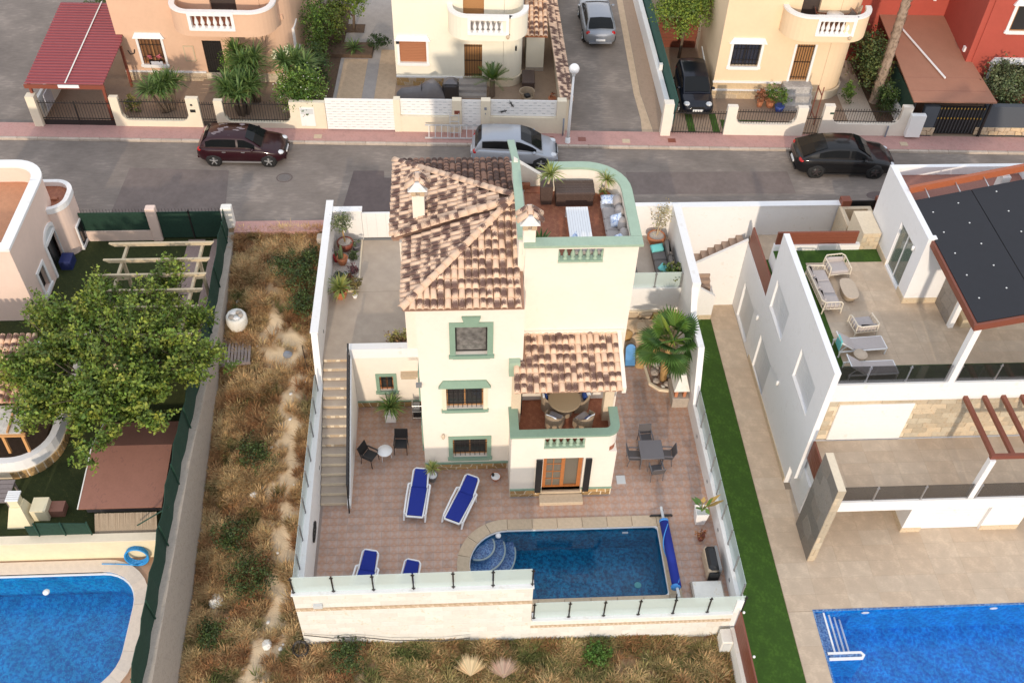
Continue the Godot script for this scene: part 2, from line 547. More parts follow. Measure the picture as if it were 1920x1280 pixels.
	M.slatebar = plain(Color(0.06, 0.06, 0.065), 0.5)
	M.gold = plain(Color(0.55, 0.33, 0.06), 0.4, 0.5)
	M.dashgrey = plain(Color(0.36, 0.38, 0.38), 0.8)
	M.palmbark = surf(Color(0.34, 0.25, 0.185), 0.35, 0.2, 0.3, 1.0)
	M.tarp = surf(Color(0.15, 0.14, 0.145), 0.8, 0.1, 0.1, 0.55)
	M.tarpblack = surf(Color(0.03, 0.026, 0.026), 0.8, 0.1, 0.1, 0.6)
	M.potblue = plain(Color(0.03, 0.06, 0.25), 0.3)
	M.tilebase = surf(Color(0.34, 0.20, 0.14), 0.8, 0.1, 0.15)
	M.pebble = surf(Color(0.46, 0.40, 0.35), 0.3, 0.3, 0.4, 0.9)


func leafy(rough: float) -> StandardMaterial3D:
	var m := StandardMaterial3D.new()
	m.vertex_color_use_as_albedo = true
	m.roughness = rough * 0.7
	m.backlight_enabled = true
	m.backlight = Color(0.35, 0.42, 0.2)
	return m


func mosaic(a: Color, b: Color, c: Color, size: float, at: int) -> StandardMaterial3D:   # small glass tiles in three blues
	var d := PackedByteArray()
	d.resize(256 * 256 * 3)
	var r := RandomNumberGenerator.new()
	r.seed = at
	var cells := PackedFloat32Array()
	for i in 128 * 128:
		cells.append(r.randf())
	for yy in 256:
		for xx in 256:
			var v: float = cells[(yy / 2) * 128 + xx / 2]
			var n: float = F[1][yy * 256 + xx] / 255.0
			var k: Color = a.lerp(b, clampf(v * 0.6 + (n - 0.5) * 2.2 + 0.2, 0, 1))
			if v > 0.93: k = c
			k = k * (0.72 + 0.56 * F[0][yy * 256 + xx] / 255.0)
			k = k.linear_to_srgb()
			var o := (yy * 256 + xx) * 3
			d[o] = int(k.r * 255)
			d[o + 1] = int(k.g * 255)
			d[o + 2] = int(k.b * 255)
	var m := StandardMaterial3D.new()
	m.albedo_texture = ImageTexture.create_from_image(Image.create_from_data(256, 256, false, Image.FORMAT_RGB8, d))
	m.uv1_triplanar = true
	m.uv1_world_triplanar = true
	m.uv1_scale = Vector3.ONE / size
	m.roughness = 0.3
	return m


func patterned_tile() -> StandardMaterial3D:   # glazed terrace tile: pinkish ground, rust flecks in a ring, grey-blue specks; two tiles to a period
	var d := PackedByteArray()
	d.resize(256 * 256 * 3)
	for yy in 256:
		for xx in 256:
			var n: float = F[1][((yy * 3) & 255) * 256 + ((xx * 3) & 255)] / 255.0
			var e: float = F[2][((yy * 2 + 40) & 255) * 256 + ((xx * 2 + 90) & 255)] / 255.0
			var u := fposmod(xx / 128.0, 1.0) - 0.5
			var v := fposmod(yy / 128.0, 1.0) - 0.5
			var ring := absf(absf(u) + absf(v) - 0.34)
			var c := Color(0.475, 0.34, 0.275) * (0.84 + 0.32 * e)
			c = c.lerp(Color(0.45, 0.20, 0.09), clampf((0.12 - ring) * 4.5 + (n - 0.47) * 5.5, 0, 0.9))
			c = c.lerp(Color(0.27, 0.27, 0.31), clampf((0.36 - n) * 6.0 + (0.1 - Vector2(u, v).length()) * 2.0, 0, 0.7))
			c = c.linear_to_srgb()
			var o := (yy * 256 + xx) * 3
			d[o] = int(c.r * 255)
			d[o + 1] = int(c.g * 255)
			d[o + 2] = int(c.b * 255)
	var m := StandardMaterial3D.new()
	m.albedo_texture = ImageTexture.create_from_image(Image.create_from_data(256, 256, false, Image.FORMAT_RGB8, d))
	m.roughness = 0.5
	m.uv1_triplanar = true
	m.uv1_world_triplanar = true
	m.uv1_scale = Vector3.ONE / 0.651
	return m


# ---------- builders ----------
func holed(b: B, w: float, h: float, th: float, holes: Array) -> B:   # a wall from x 0..w, y 0..h, front at z 0, with openings [x0, y0, x1, y1]
	var ys := [0.0, h]
	for q in holes:
		ys.append_array([q[1], q[3]])
	ys.sort()
	for i in ys.size() - 1:
		if ys[i + 1] - ys[i] < 0.001: continue
		var mid: float = (ys[i] + ys[i + 1]) * 0.5
		var cuts := []
		for q in holes:
			if q[1] < mid and q[3] > mid: cuts.append(q)
		cuts.sort_custom(func(p, r): return p[0] < r[0])
		var a := 0.0
		for q in cuts:
			if q[0] - a > 0.001: b.box(a, ys[i], -th, q[0], ys[i + 1], 0)
			a = q[2]
		if w - a > 0.001: b.box(a, ys[i], -th, w, ys[i + 1], 0)
	return b


func face(o: Vector3, dir: Vector3) -> Transform3D:   # a wall frame: x to the right as seen from outside, z towards dir
	return Transform3D(Basis(Vector3.UP.cross(dir).normalized(), Vector3.UP, dir), o)


var tile_mesh := []
var tile_mat: StandardMaterial3D
var tile_dark: StandardMaterial3D
var tile_plain: StandardMaterial3D
func make_tiles():
	var r := RandomNumberGenerator.new()
	r.seed = 5
	var W := 64
	var H := 128
	var d := PackedByteArray()
	d.resize(W * 10 * H * 3)
	for k in 10:
		var cx := r.randf_range(0.25, 0.75)
		var cy: float = [0.35, 0.5, 0.62, 0.28, 0.72, 0.42, 0.55, 0.3, -3.0, -3.0][k]
		var rx := r.randf_range(0.32, 0.62)
		var ry := r.randf_range(0.2, 0.38)
		var tone := r.randf_range(0.86, 1.1)
		for yy in H:
			for xx in W:
				var n: float = F[1][((yy * 2 + k * 31) & 255) * 256 + ((xx * 2 + k * 77) & 255)] / 255.0
				var f: float = F[2][((yy * 2 + k * 13) & 255) * 256 + ((xx + k * 57) & 255)] / 255.0
				var u: float = (float(xx) / W - cx) / rx
				var v: float = (float(yy) / H - cy) / ry
				var t := clampf((1.05 - sqrt(u * u + v * v) + (n - 0.5) * 1.6) * 6.0, 0, 1)
				var c := Color(0.76, 0.54, 0.385).lerp(Color(0.64, 0.41, 0.27), clampf((n - 0.4) * 2.0, 0, 1)) * tone * (0.92 + f * 0.16)
				c = c.lerp(Color(0.105, 0.052, 0.042), t * 0.95).linear_to_srgb()
				var o := (yy * W * 10 + k * W + xx) * 3
				d[o] = int(clampf(c.r, 0, 1) * 255)
				d[o + 1] = int(clampf(c.g, 0, 1) * 255)
				d[o + 2] = int(clampf(c.b, 0, 1) * 255)
	tile_mat = StandardMaterial3D.new()
	tile_mat.albedo_texture = ImageTexture.create_from_image(Image.create_from_data(W * 10, H, false, Image.FORMAT_RGB8, d))
	tile_mat.roughness = 0.85
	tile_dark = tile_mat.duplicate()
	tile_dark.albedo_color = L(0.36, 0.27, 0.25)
	tile_plain = tile_mat.duplicate()
	tile_plain.albedo_color = Color(1, 0.97, 0.95)
	for k in 10:
		var n := 6
		var b := B.new().smooth()
		for s in 2:
			for i in n:
				var a0 := PI * i / n
				var a1 := PI * (i + 1) / n
				var z0: float = -0.22 + 0.22 * s
				var z1: float = z0 + 0.22
				var ra := 0.096 + 0.008 * s
				var rb := 0.104 + 0.008 * s
				var q := [Vector3(-cos(a0) * ra, sin(a0) * ra * 0.86, z0), Vector3(-cos(a1) * ra, sin(a1) * ra * 0.86, z0), Vector3(-cos(a1) * rb, sin(a1) * rb * 0.86, z1), Vector3(-cos(a0) * rb, sin(a0) * rb * 0.86, z1)]
				var u0 := (k + 0.06 + 0.88 * i / n) / 10.0
				var u1 := (k + 0.06 + 0.88 * (i + 1) / n) / 10.0
				var v0 := 0.02 + 0.48 * s
				var v1 := v0 + 0.48
				var uv := [Vector2(u0, v0), Vector2(u1, v0), Vector2(u1, v1), Vector2(u0, v1)]
				for j in [0, 1, 2, 0, 2, 3]:
					b.st.set_uv(uv[j])
					b.st.add_vertex(q[j])
		for i in n:   # the open lower end: a rim
			var a0 := PI * i / n
			var a1 := PI * (i + 1) / n
			var uvr := Vector2((k + 0.5) / 10.0, 0.97)
			for q in [[a0, 0.112], [a1, 0.112], [a1, 0.094], [a0, 0.112], [a1, 0.094], [a0, 0.094]]:
				b.st.set_uv(uvr)
				b.st.add_vertex(Vector3(-cos(q[0]) * q[1], sin(q[0]) * q[1] * 0.86, 0.22))
		tile_mesh.append(b.mesh())


func tiles(parent: Node, called: String, o: Vector3, u: Vector3, v: Vector3, wide: float, high: float, colw: float, inside: Callable, mode := 0, m: Material = null, row := 0.365):
	var up := v.cross(u).normalized() if v.cross(u).y > 0 else u.cross(v).normalized()
	var bas := Basis(up.cross(-v).normalized(), up, -v)
	bas = bas * Basis(Vector3.RIGHT, -0.06)
	var mats := m if m else tile_mat
	var xs := []
	var cols := int(round(wide / colw))
	var rows := int(ceil(high / row))
	for j in rows:
		for i in cols:
			var a := (i + 0.5) * wide / cols
			var c := j * row + 0.17
			if not inside.call(a, c): continue
			var t := Transform3D(bas * Basis(Vector3.UP, rng.randf_range(-0.035, 0.035)), o + u * (a + rng.randf_range(-0.008, 0.008)) + v * (c + rng.randf_range(-0.012, 0.012)) + up * 0.035)
			if mode == 0:
				var e := MeshInstance3D.new()
				e.name = called
				e.mesh = tile_mesh[rng.randi() % 10]
				e.material_override = mats
				parent.add_child(e, true)
				e.transform = t
			else:
				xs.append(t)
	if mode == 1:
		for k in 5:
			var part := []
			for i in xs.size():
				if i % 5 == k: part.append(xs[i])
			if part: many("roof_tiles", tile_mesh[k * 2], mats, part, parent)


func ridge(parent: Node, a: Vector3, b: Vector3, called := "hip_tile", size := 1.25):   # a line of cap tiles from low a to high b
	var d := (b - a).normalized()
	var n := int(round((b - a).length() / 0.36))
	var side := Vector3.UP.cross(-d).normalized()
	var up := (-d).cross(side).normalized()
	var bas := Basis(side, up, -d) * Basis(Vector3.RIGHT, -0.05)
	for i in n:
		var e := MeshInstance3D.new()
		e.name = called
		e.mesh = tile_mesh[8 if rng.randf() < 0.55 else rng.randi() % 10]
		e.material_override = tile_mat
		parent.add_child(e, true)
		e.transform = Transform3D(bas.scaled_local(Vector3(size, size, 1.0)), a.lerp(b, (i + 0.5) / n) + Vector3.UP * 0.06)


func stones(parent: Node, xf: Transform3D, w: float, h: float, cols: int, rows: int, mats: Array, gap := 0.02, proud := 0.03, jitter := 0.3, called := "stone", skip = null):
	var pt := {}
	for j in rows + 1:
		for i in 2 * cols + 1:
			var jx := rng.randf_range(-1, 1) * jitter * w / cols if i > 0 and i < 2 * cols else 0.0
			var jy := rng.randf_range(-1, 1) * jitter * h / rows if j > 0 and j < rows else 0.0
			pt[[i, j]] = Vector2(i * w / (2.0 * cols) + jx * 0.7, j * h / rows + jy)
	for j in rows:
		for c in cols + j % 2:
			var i0: int = 2 * c - j % 2
			var poly := []
			for q in [[0, 0], [1, 0], [2, 0], [2, 1], [1, 1], [0, 1]]:
				var i: int = clampi(i0 + q[0], 0, 2 * cols)
				var p: Vector2 = pt[[i, j + q[1]]]
				if poly.is_empty() or (poly[-1] - p).length() > 0.005: poly.append(p)
			var g := Vector2.ZERO
			for p in poly: g += p
			g /= poly.size()
			if skip != null and skip.call(g): continue
			var b := B.new()
			b.at(xf)
			var z := proud * rng.randf_range(0.7, 1.3)
			var outer := []
			var inner := []
			for p in poly:
				var l: float = (p - g).length()
				outer.append(g + (p - g) * maxf(0.4, 1.0 - gap / l))
				inner.append(g + (p - g) * maxf(0.3, 1.0 - (gap + 0.018) / l))
			for k in poly.size():
				var n := (k + 1) % poly.size()
				b.quad(Vector3(outer[k].x, outer[k].y, 0), Vector3(outer[n].x, outer[n].y, 0), Vector3(outer[n].x, outer[n].y, z * 0.7), Vector3(outer[k].x, outer[k].y, z * 0.7))
				b.quad(Vector3(outer[k].x, outer[k].y, z * 0.7), Vector3(outer[n].x, outer[n].y, z * 0.7), Vector3(inner[n].x, inner[n].y, z), Vector3(inner[k].x, inner[k].y, z))
				b.tri(Vector3(g.x, g.y, z * 1.05), Vector3(inner[k].x, inner[k].y, z), Vector3(inner[n].x, inner[n].y, z))
			P(called, b, mats[rng.randi() % mats.size()], parent)


func slabs(parent: Node, x0: float, z0: float, x1: float, z1: float, y: float, sx: float, sz: float, mats: Array, called := "paving_slab", th := 0.03, gap := 0.006, skip = null):
	var nx := int(round((x1 - x0) / sx))
	var nz := int(round((z1 - z0) / sz))
	sx = (x1 - x0) / nx
	sz = (z1 - z0) / nz
	var mesh := B.new().bevel(-sx / 2 + gap, -th, -sz / 2 + gap, sx / 2 - gap, 0, sz / 2 - gap, 0.0015).mesh()
	for j in nz:
		for i in nx:
			var p := Vector3(x0 + (i + 0.5) * sx, y, z0 + (j + 0.5) * sz)
			if skip != null and skip.call(p): continue
			add(called, mesh, mats[rng.randi() % mats.size()], parent, p - (base[parent] if base.has(parent) else Vector3.ZERO))


func baluster_mesh(h: float, r: float) -> ArrayMesh:
	var b := B.new().smooth()
	b.lathe([Vector2(r, 0), Vector2(r, 0.08 * h), Vector2(r * 0.5, 0.14 * h), Vector2(r * 1.05, 0.34 * h), Vector2(r * 0.9, 0.45 * h), Vector2(r * 0.38, 0.75 * h), Vector2(r * 0.5, 0.88 * h), Vector2(r, 0.93 * h), Vector2(r, h)], 10)
	return b.mesh()


# a window in a wall frame: surround, sill, frame and pane set back; bars = number of upright bars, style of the head
func window(root: Node, xf: Transform3D, w: float, h: float, trim: Material, o := {}) -> Node3D:
	var t: float = o.get("trim", 0.16)
	var b := B.new()
	if t > 0:
		b.box(-t, 0, -0.02, 0, h, 0.05)
		b.box(w, 0, -0.02, w + t, h, 0.05)
		b.box(-t, h, -0.02, w + t, h + t, 0.05)
	else:
		b.box(0, h - 0.03, -0.1, w, h, -0.06)
	var n := add("window", b.mesh(), trim, root)
	n.transform = xf
	if base.has(root): n.position -= base[root]
	b = B.new().box(-t - 0.04, -0.14, -0.02, w + t + 0.04, -0.002, 0.09)
	if o.get("sill2", true): b.box(-t * 0.5, -0.2, -0.02, w + t * 0.5, -0.141, 0.06)
	if o.get("sill", true): add("sill", b.mesh(), o.get("sill_mat", trim), n)
	if o.has("head"):
		b = B.new()
		if o.head == "key":
			b.hexa([Vector3(w * 0.5 - 0.2, h + t * 0.4, 0.1), Vector3(w * 0.5 + 0.2, h + t * 0.4, 0.1), Vector3(w * 0.5 + 0.2, h + t * 0.4, 0), Vector3(w * 0.5 - 0.2, h + t * 0.4, 0), Vector3(w * 0.5 - 0.32, h + 0.5, 0.1), Vector3(w * 0.5 + 0.32, h + 0.5, 0.1), Vector3(w * 0.5 + 0.32, h + 0.5, 0), Vector3(w * 0.5 - 0.32, h + 0.5, 0)])
		else:
			b.hexa([Vector3(-t - 0.12, h + t * 0.1, 0.14), Vector3(w + t + 0.12, h + t * 0.1, 0.14), Vector3(w + t + 0.12, h + t * 0.1, 0), Vector3(-t - 0.12, h + t * 0.1, 0), Vector3(-t + 0.05, h + t + 0.18, 0.07), Vector3(w + t - 0.05, h + t + 0.18, 0.07), Vector3(w + t - 0.05, h + t + 0.18, 0), Vector3(-t + 0.05, h + t + 0.18, 0)])
		add("lintel", b.mesh(), o.get("sill_mat", trim), n)
	var d: float = o.get("deep", 0.2)
	b = B.new()
	b.box(0, 0, -d, 0.05, h, -d + 0.05)
	b.box(w - 0.05, 0, -d, w, h, -d + 0.05)
	b.box(0.05, 0, -d, w - 0.05, 0.05, -d + 0.05)
	b.box(0.05, h - 0.05, -d, w - 0.05, h, -d + 0.05)
	for i in range(1, o.get("lights", 2)):
		b.box(w * i / o.get("lights", 2) - 0.025, 0.05, -d, w * i / o.get("lights", 2) + 0.025, h - 0.05, -d + 0.045)
	add("frame", b.mesh(), o.get("frame", M.wood), n)
	if o.get("shutter", false):
		for i in int(h / 0.09):
			add("shutter_slat", B.new().box(0.05, i * h / int(h / 0.09) + 0.008, -d + 0.052, w - 0.05, (i + 1) * h / int(h / 0.09) - 0.004, -d + 0.075).mesh(), o.slat, n)
	add("pane", B.new().box(0.05, 0.05, -d + 0.01, w - 0.05, h - 0.05, -d + 0.025).mesh(), o.get("pane", M.pane), n)
	if o.get("bars", 0) > 0:
		for i in o.bars:
			var xx: float = w * (i + 0.5) / o.bars
			add("bar", B.new().box(xx - 0.012, 0.02, -0.07, xx + 0.012, h - 0.02, -0.046).mesh(), M.iron, n)
		for yy in [0.25, 0.72]:
			add("bar", B.new().box(0, h * yy - 0.012, -0.046, w, h * yy + 0.012, -0.03).mesh(), M.iron, n)
	return n


# ---------- plants ----------
func tint(c: Color, by: float) -> Color:
	var k := 1.0 + rng.randf_range(-by, by)
	return Color(c.r * k * (1 + rng.randf_range(-0.12, 0.12)), c.g * k, c.b * k)


func leaf(b: B, p: Vector3, s: float, c: Color):
	var d := Vector3(rng.randf_range(-1, 1), rng.randf_range(-0.35, 1), rng.randf_range(-1, 1)).normalized()
	var e := d.cross(Vector3(rng.randf_range(-1, 1), rng.randf_range(-1, 1), rng.randf_range(-1, 1))).normalized()
	b.col(c)
	var m := p + d * s * 0.5
	b.tri(p, m + e * s * 0.32, p + d * s)
	b.tri(p, p + d * s, m - e * s * 0.32)


func foliage(b: B, c: Vector3, r: Vector3, clumps: int, each: int, size: float, cols: Array, spread := 0.16, from := 0.55):
	for k in clumps:
		var d := Vector3(rng.randfn(), rng.randfn() * 0.9 + 0.25, rng.randfn()).normalized()
		var q: Vector3 = c + d * r * rng.randf_range(from, 1.04)
		var cc: Color = cols[rng.randi() % cols.size()]
		cc = tint(cc, 0.25)
		var sp: float = spread * rng.randf_range(0.6, 1.5) * maxf(r.x, maxf(r.y, r.z))
		for i in each:
			leaf(b, q + Vector3(rng.randfn(), rng.randfn(), rng.randfn()) * sp * 0.6, size * rng.randf_range(0.6, 1.3), tint(cc, 0.25))


func bush_node(called: String, parent: Node, c: Vector3, r: Vector3, clumps: int, each: int, size: float, cols: Array, spread := 0.16) -> MeshInstance3D:
	var b := B.new()
	foliage(b, c, r, clumps, each, size, cols, spread, 0.3)
	return add(called, b.mesh(), M.leaf, parent)


func blades(b: B, c: Vector3, n: int, length: float, wide: float, cols: Array, up := 0.9, droop := 0.35):
	for i in n:
		var a := rng.randf() * TAU
		var el := asin(clampf(rng.randf_range(-0.15, 1.0) * up, -0.3, 1.0))
		var l := length * rng.randf_range(0.7, 1.1)
		var d := Vector3(cos(a) * cos(el), sin(el), sin(a) * cos(el))
		var s := d.cross(Vector3.UP).normalized() * wide * 0.5
		var m := c + d * l * 0.55
		var t := c + d * l + Vector3.DOWN * droop * l * cos(el) * 0.5
		b.col(tint(cols[rng.randi() % cols.size()], 0.2))
		b.quad(c - s * 0.6, c + s * 0.6, m + s, m - s)
		b.tri(m - s, m + s, t)


const GREENS := [Color(0.08, 0.145, 0.02), Color(0.11, 0.18, 0.025), Color(0.05, 0.10, 0.016), Color(0.14, 0.22, 0.035)]
const TREE := [Color(0.11, 0.165, 0.02), Color(0.15, 0.20, 0.026), Color(0.07, 0.11, 0.016), Color(0.21, 0.25, 0.035)]
const YUCCA := [Color(0.10, 0.17, 0.04), Color(0.16, 0.23, 0.06), Color(0.06, 0.11, 0.025)]
const AGAVE := [Color(0.26, 0.29, 0.06), Color(0.20, 0.25, 0.07), Color(0.33, 0.34, 0.10)]


func pot_plant(called: String, label: String, category: String, at: Vector3, prof: Array, pm: Material, sides := 14, group := "") -> Node3D:
	var t := thing(called, label, category, at, 0, group)
	var b := B.new()
	if sides > 4: b.smooth()
	b.x = Transform3D(Basis(Vector3.UP, PI / 4 if sides == 4 else 0.0), Vector3.ZERO)
	b.lathe(prof, sides)
	add("pot", b.mesh(), pm, t)
	return t


# ---------- vehicles ----------
func lerp_list(pts: Array, v: float) -> float:
	for i in pts.size() - 1:
		if v <= pts[i + 1][0]:
			return lerpf(pts[i][1], pts[i + 1][1], smoothstep(0, 1, (v - pts[i][0]) / (pts[i + 1][0] - pts[i][0])) * 0.5 + 0.5 * (v - pts[i][0]) / (pts[i + 1][0] - pts[i][0]))
	return pts[-1][1]


# x forward; o: length, width, belt [[x, y]...], cabin [rear base, rear top, front top, front base], roof height, wheels [rear x, front x], radius
func car(o: Dictionary, t: Node3D):
	var half: float = o.length / 2
	var wd: float = o.width / 2
	var paint: Material = o.paint
	var N := 26
	var ring = func(s: float) -> Array:
		var e := minf(1.0, (half - absf(s)) / 0.5)
		var w: float = wd * (0.80 + 0.20 * sqrt(clampf(e, 0, 1)))
		var low: float = 0.21 + 0.14 * pow(1 - clampf(e * 1.4, 0, 1), 2)
		var top := lerp_list(o.belt, s)
		return [Vector3(s, low, 0), Vector3(s, low, w * 0.86), Vector3(s, low + 0.12, w * 0.97), Vector3(s, lerpf(low, top, 0.55), w), Vector3(s, top - 0.10, w * 0.985), Vector3(s, top - 0.02, w * 0.93), Vector3(s, top + 0.025, w * 0.7), Vector3(s, top + 0.05, 0)]
	var b := B.new().smooth()
	var rings := []
	for i in N + 1:
		var u := float(i) / N
		rings.append(ring.call(lerpf(-half, half, u)))
	for i in N:
		for k in 7:
			for s in [1, -1]:
				var q := [rings[i][k], rings[i + 1][k], rings[i + 1][k + 1], rings[i][k + 1]]
				for j in 4: q[j] = Vector3(q[j].x, q[j].y, q[j].z * s)
				if s == 1: b.quad(q[0], q[1], q[2], q[3])
				else: b.quad(q[3], q[2], q[1], q[0])
	for e in [0, N]:
		for k in 7:
			for s in [1, -1]:
				var a: Vector3 = rings[e][k]
				var c: Vector3 = rings[e][k + 1]
				var bulge := Vector3(0.05 * (1 if e else -1), 0, 0)
				var m: Vector3 = Vector3(a.x, (rings[e][0].y + rings[e][7].y) * 0.5, 0) + bulge
				a.z *= s
				c.z *= s
				if (s == 1) == (e == N): b.tri(m, c, a)
				else: b.tri(m, a, c)
	add("body", b.mesh(), paint, t)
	# cabin
	var cb = o.cabin
	var wc: float = wd * 0.90
	var wr: float = wd * o.get("tumble", 0.72)
	var rh: float = o.roof
	var stn := []
	for q in [[cb[0], 0.0], [lerpf(cb[0], cb[1], 0.5), 0.55], [cb[1], 0.93], [lerpf(cb[1], cb[2], 0.3), 1.0], [lerpf(cb[1], cb[2], 0.7), 1.0], [cb[2], 0.95], [lerpf(cb[2], cb[3], 0.5), 0.55], [cb[3], 0.0]]:
		var by := lerp_list(o.belt, q[0]) - 0.03
		var ty: float = lerpf(by + 0.06, rh, q[1])
		var w: float = lerpf(wc, wr, q[1])
		stn.append([Vector3(q[0], by, wc), Vector3(q[0], ty - 0.07 * q[1] - 0.01, lerpf(wc, w, 0.93)), Vector3(q[0], ty, w * 0.86), Vector3(q[0], ty + 0.035, 0)])
	b = B.new().smooth()
	for i in stn.size() - 1:
		for k in 3:
			for s in [1, -1]:
				var q := [stn[i][k], stn[i + 1][k], stn[i + 1][k + 1], stn[i][k + 1]]
				for j in 4: q[j] = Vector3(q[j].x, q[j].y, q[j].z * s)
				if s == 1: b.quad(q[0], q[1], q[2], q[3])
				else: b.quad(q[3], q[2], q[1], q[0])
	add("roof", b.mesh(), paint, t)
	# glass: windscreen, rear window, two side windows on each side
	var gm: Material = M.carglass
	for e in [[7, 5, 1, "windscreen"], [0, 2, -1, "rear_window"]]:
		var A = stn[e[0]]
		var D = stn[e[1]]
		b = B.new()
		var off := Vector3(0.022 * e[2], 0.018, 0)
		var mid = stn[(e[0] + e[1]) / 2]
		var p0: Vector3 = A[0].lerp(mid[0], 0.12)
		var lo_y: float = lerpf(A[3].y, mid[3].y, 0.14)
		var rows := [[Vector3(p0.x, lo_y - 0.02, A[0].z * 0.86), lo_y + 0.015], [Vector3(mid[2].x, mid[2].y, mid[2].z * 1.06), mid[3].y], [Vector3(D[2].x, D[2].y, D[2].z * 1.0) * 1.0, D[3].y]]
		for i in 2:
			var u = rows[i]
			var v = rows[i + 1]
			if i == 1: v = [u[0].lerp(v[0], 0.88), lerpf(u[1], v[1], 0.88)]
			for s in [1, -1]:
				var q := [Vector3(u[0].x, u[1], 0) + off, Vector3(u[0].x, u[0].y, u[0].z * s) + off, Vector3(v[0].x, v[0].y, v[0].z * s) + off, Vector3(v[0].x, v[1], 0) + off]
				if (s == 1) == (e[2] == 1): b.quad(q[0], q[3], q[2], q[1])
				else: b.quad(q[0], q[1], q[2], q[3])
		add(e[3], b.mesh(), gm, t)
	var side = func(x: float, v: float, s: float) -> Vector3:   # a point on the cabin's side
		for i in stn.size() - 1:
			if x <= stn[i + 1][0].x + 0.0001:
				var k: float = (x - stn[i][0].x) / (stn[i + 1][0].x - stn[i][0].x)
				var lo: Vector3 = stn[i][0].lerp(stn[i + 1][0], k)
				var hi: Vector3 = stn[i][1].lerp(stn[i + 1][1], k)
				var p := lo.lerp(hi, v)
				return Vector3(p.x, p.y, (p.z + 0.012) * s)
		return Vector3.ZERO
	var xm: float = o.get("pillar", (cb[1] + cb[2]) * 0.5 + 0.15)
	for s in [1.0, -1.0]:
		for g in [[cb[0] + o.get("quarter", 0.35), xm - 0.05], [xm + 0.05, cb[3] - 0.32]]:
			b = B.new()
			for i in 5:
				var a: float = lerpf(g[0], g[1], i / 5.0)
				var c: float = lerpf(g[0], g[1], (i + 1) / 5.0)
				var q := [side.call(a, 0.22, s), side.call(c, 0.22, s), side.call(c, 0.93, s), side.call(a, 0.93, s)]
				if s > 0: b.quad(q[0], q[1], q[2], q[3])
				else: b.quad(q[3], q[2], q[1], q[0])
			add("side_window", b.mesh(), gm, t)
		# mirror, handles, lights
		b = B.new().smooth().ball(Vector3(cb[3] - 0.42, lerp_list(o.belt, cb[3] - 0.4) + 0.07, s * (wd + 0.06)), Vector3(0.09, 0.07, 0.11))
		add("mirror", b.mesh(), o.get("mirror", paint), t)
		for hx in [xm - 0.72, xm + 0.18]:
			add("door_handle", B.new().box(hx, 0.80, s * wd * 0.985 - 0.02, hx + 0.17, 0.83, s * wd * 0.985 + 0.03).mesh(), o.get("handle", paint), t)
		b = B.new().smooth().ball(Vector3(half - 0.22, o.get("lamp", 0.68), s * wd * 0.68), Vector3(0.22, 0.09, 0.17))
		add("headlight", b.mesh(), M.headlight, t)
		b = B.new().smooth().ball(Vector3(-half + 0.16, o.get("tail", 0.86), s * wd * 0.74), o.get("tail_size", Vector3(0.14, 0.12, 0.16)))
		add("tail_light", b.mesh(), M.taillight, t)
		add("sill_strip", B.new().box(-half * 0.5, 0.2, s * wd * 0.93 - 0.03, half * 0.5, 0.27, s * wd * 0.93 + 0.03).mesh(), o.get("strip", M.black), t)
		for wx in o.wheels:
			var r: float = o.radius
			b = B.new().smooth()
			b.x = Transform3D(Basis(Vector3.RIGHT, PI / 2), Vector3(wx, r, s * (wd - 0.10)))
			b.lathe([Vector2(0, -0.12), Vector2(r + 0.055, -0.12), Vector2(r + 0.055, 0.09), Vector2(r - 0.03, 0.10)] if s > 0 else [Vector2(r - 0.03, -0.10), Vector2(r + 0.055, -0.09), Vector2(r + 0.055, 0.12), Vector2(0, 0.12)], 20)
			add("wheel_arch", b.mesh(), M.black, t)
			b = B.new().smooth()
			b.x = Transform3D(Basis(Vector3.RIGHT, PI / 2), Vector3(wx, r, s * (wd - 0.085)))
			b.lathe([Vector2(r * 0.66, -0.11), Vector2(r * 0.93, -0.115), Vector2(r, -0.08), Vector2(r, 0.08), Vector2(r * 0.93, 0.115), Vector2(r * 0.66, 0.11)], 20)
			var w := add("wheel", b.mesh(), M.tyre, t)
			b = B.new().smooth()
			b.x = Transform3D(Basis(Vector3.RIGHT, PI / 2), Vector3(wx, r, s * (wd - 0.085)))
			b.lathe([Vector2(0, -0.07), Vector2(r * 0.66, -0.09), Vector2(r * 0.68, 0.0), Vector2(r * 0.66, 0.09), Vector2(0, 0.07)], 16)
			add("rim", b.mesh(), M.darkrim, w)
			b = B.new()
			for k in 5:
				var a := TAU * k / 5 + 0.3
				b.bar(Vector3(wx, r, s * (wd + 0.0)), Vector3(wx + cos(a) * r * 0.64, r + sin(a) * r * 0.64, s * (wd + 0.018)), 0.07, 0.04)
			add("spokes", b.mesh(), o.get("rim", M.rim), w)
	for e in [1, -1]:
		add("bumper", B.new().box(e * half - 0.06, 0.30, -wd * 0.7, e * half + 0.06, 0.42, wd * 0.7).mesh(), o.get("bumper", M.black), t)
		add("number_plate", B.new().box(e * (half + 0.056) - 0.02, 0.46, -0.26, e * (half + 0.056) + 0.02, 0.57, 0.26).mesh(), M.plastic, t)
	add("grille", B.new().box(half - 0.03, 0.58, -wd * 0.42, half + 0.045, 0.68, wd * 0.42).mesh(), M.black, t)


func car_paint(c: Color, metal := 0.0, rough := 0.35) -> StandardMaterial3D:
	var m := plain(c, rough, metal)
	m.clearcoat_enabled = true
	m.clearcoat = 0.45
	m.metallic_specular = 0.35
	m.clearcoat_roughness = 0.06
	return m


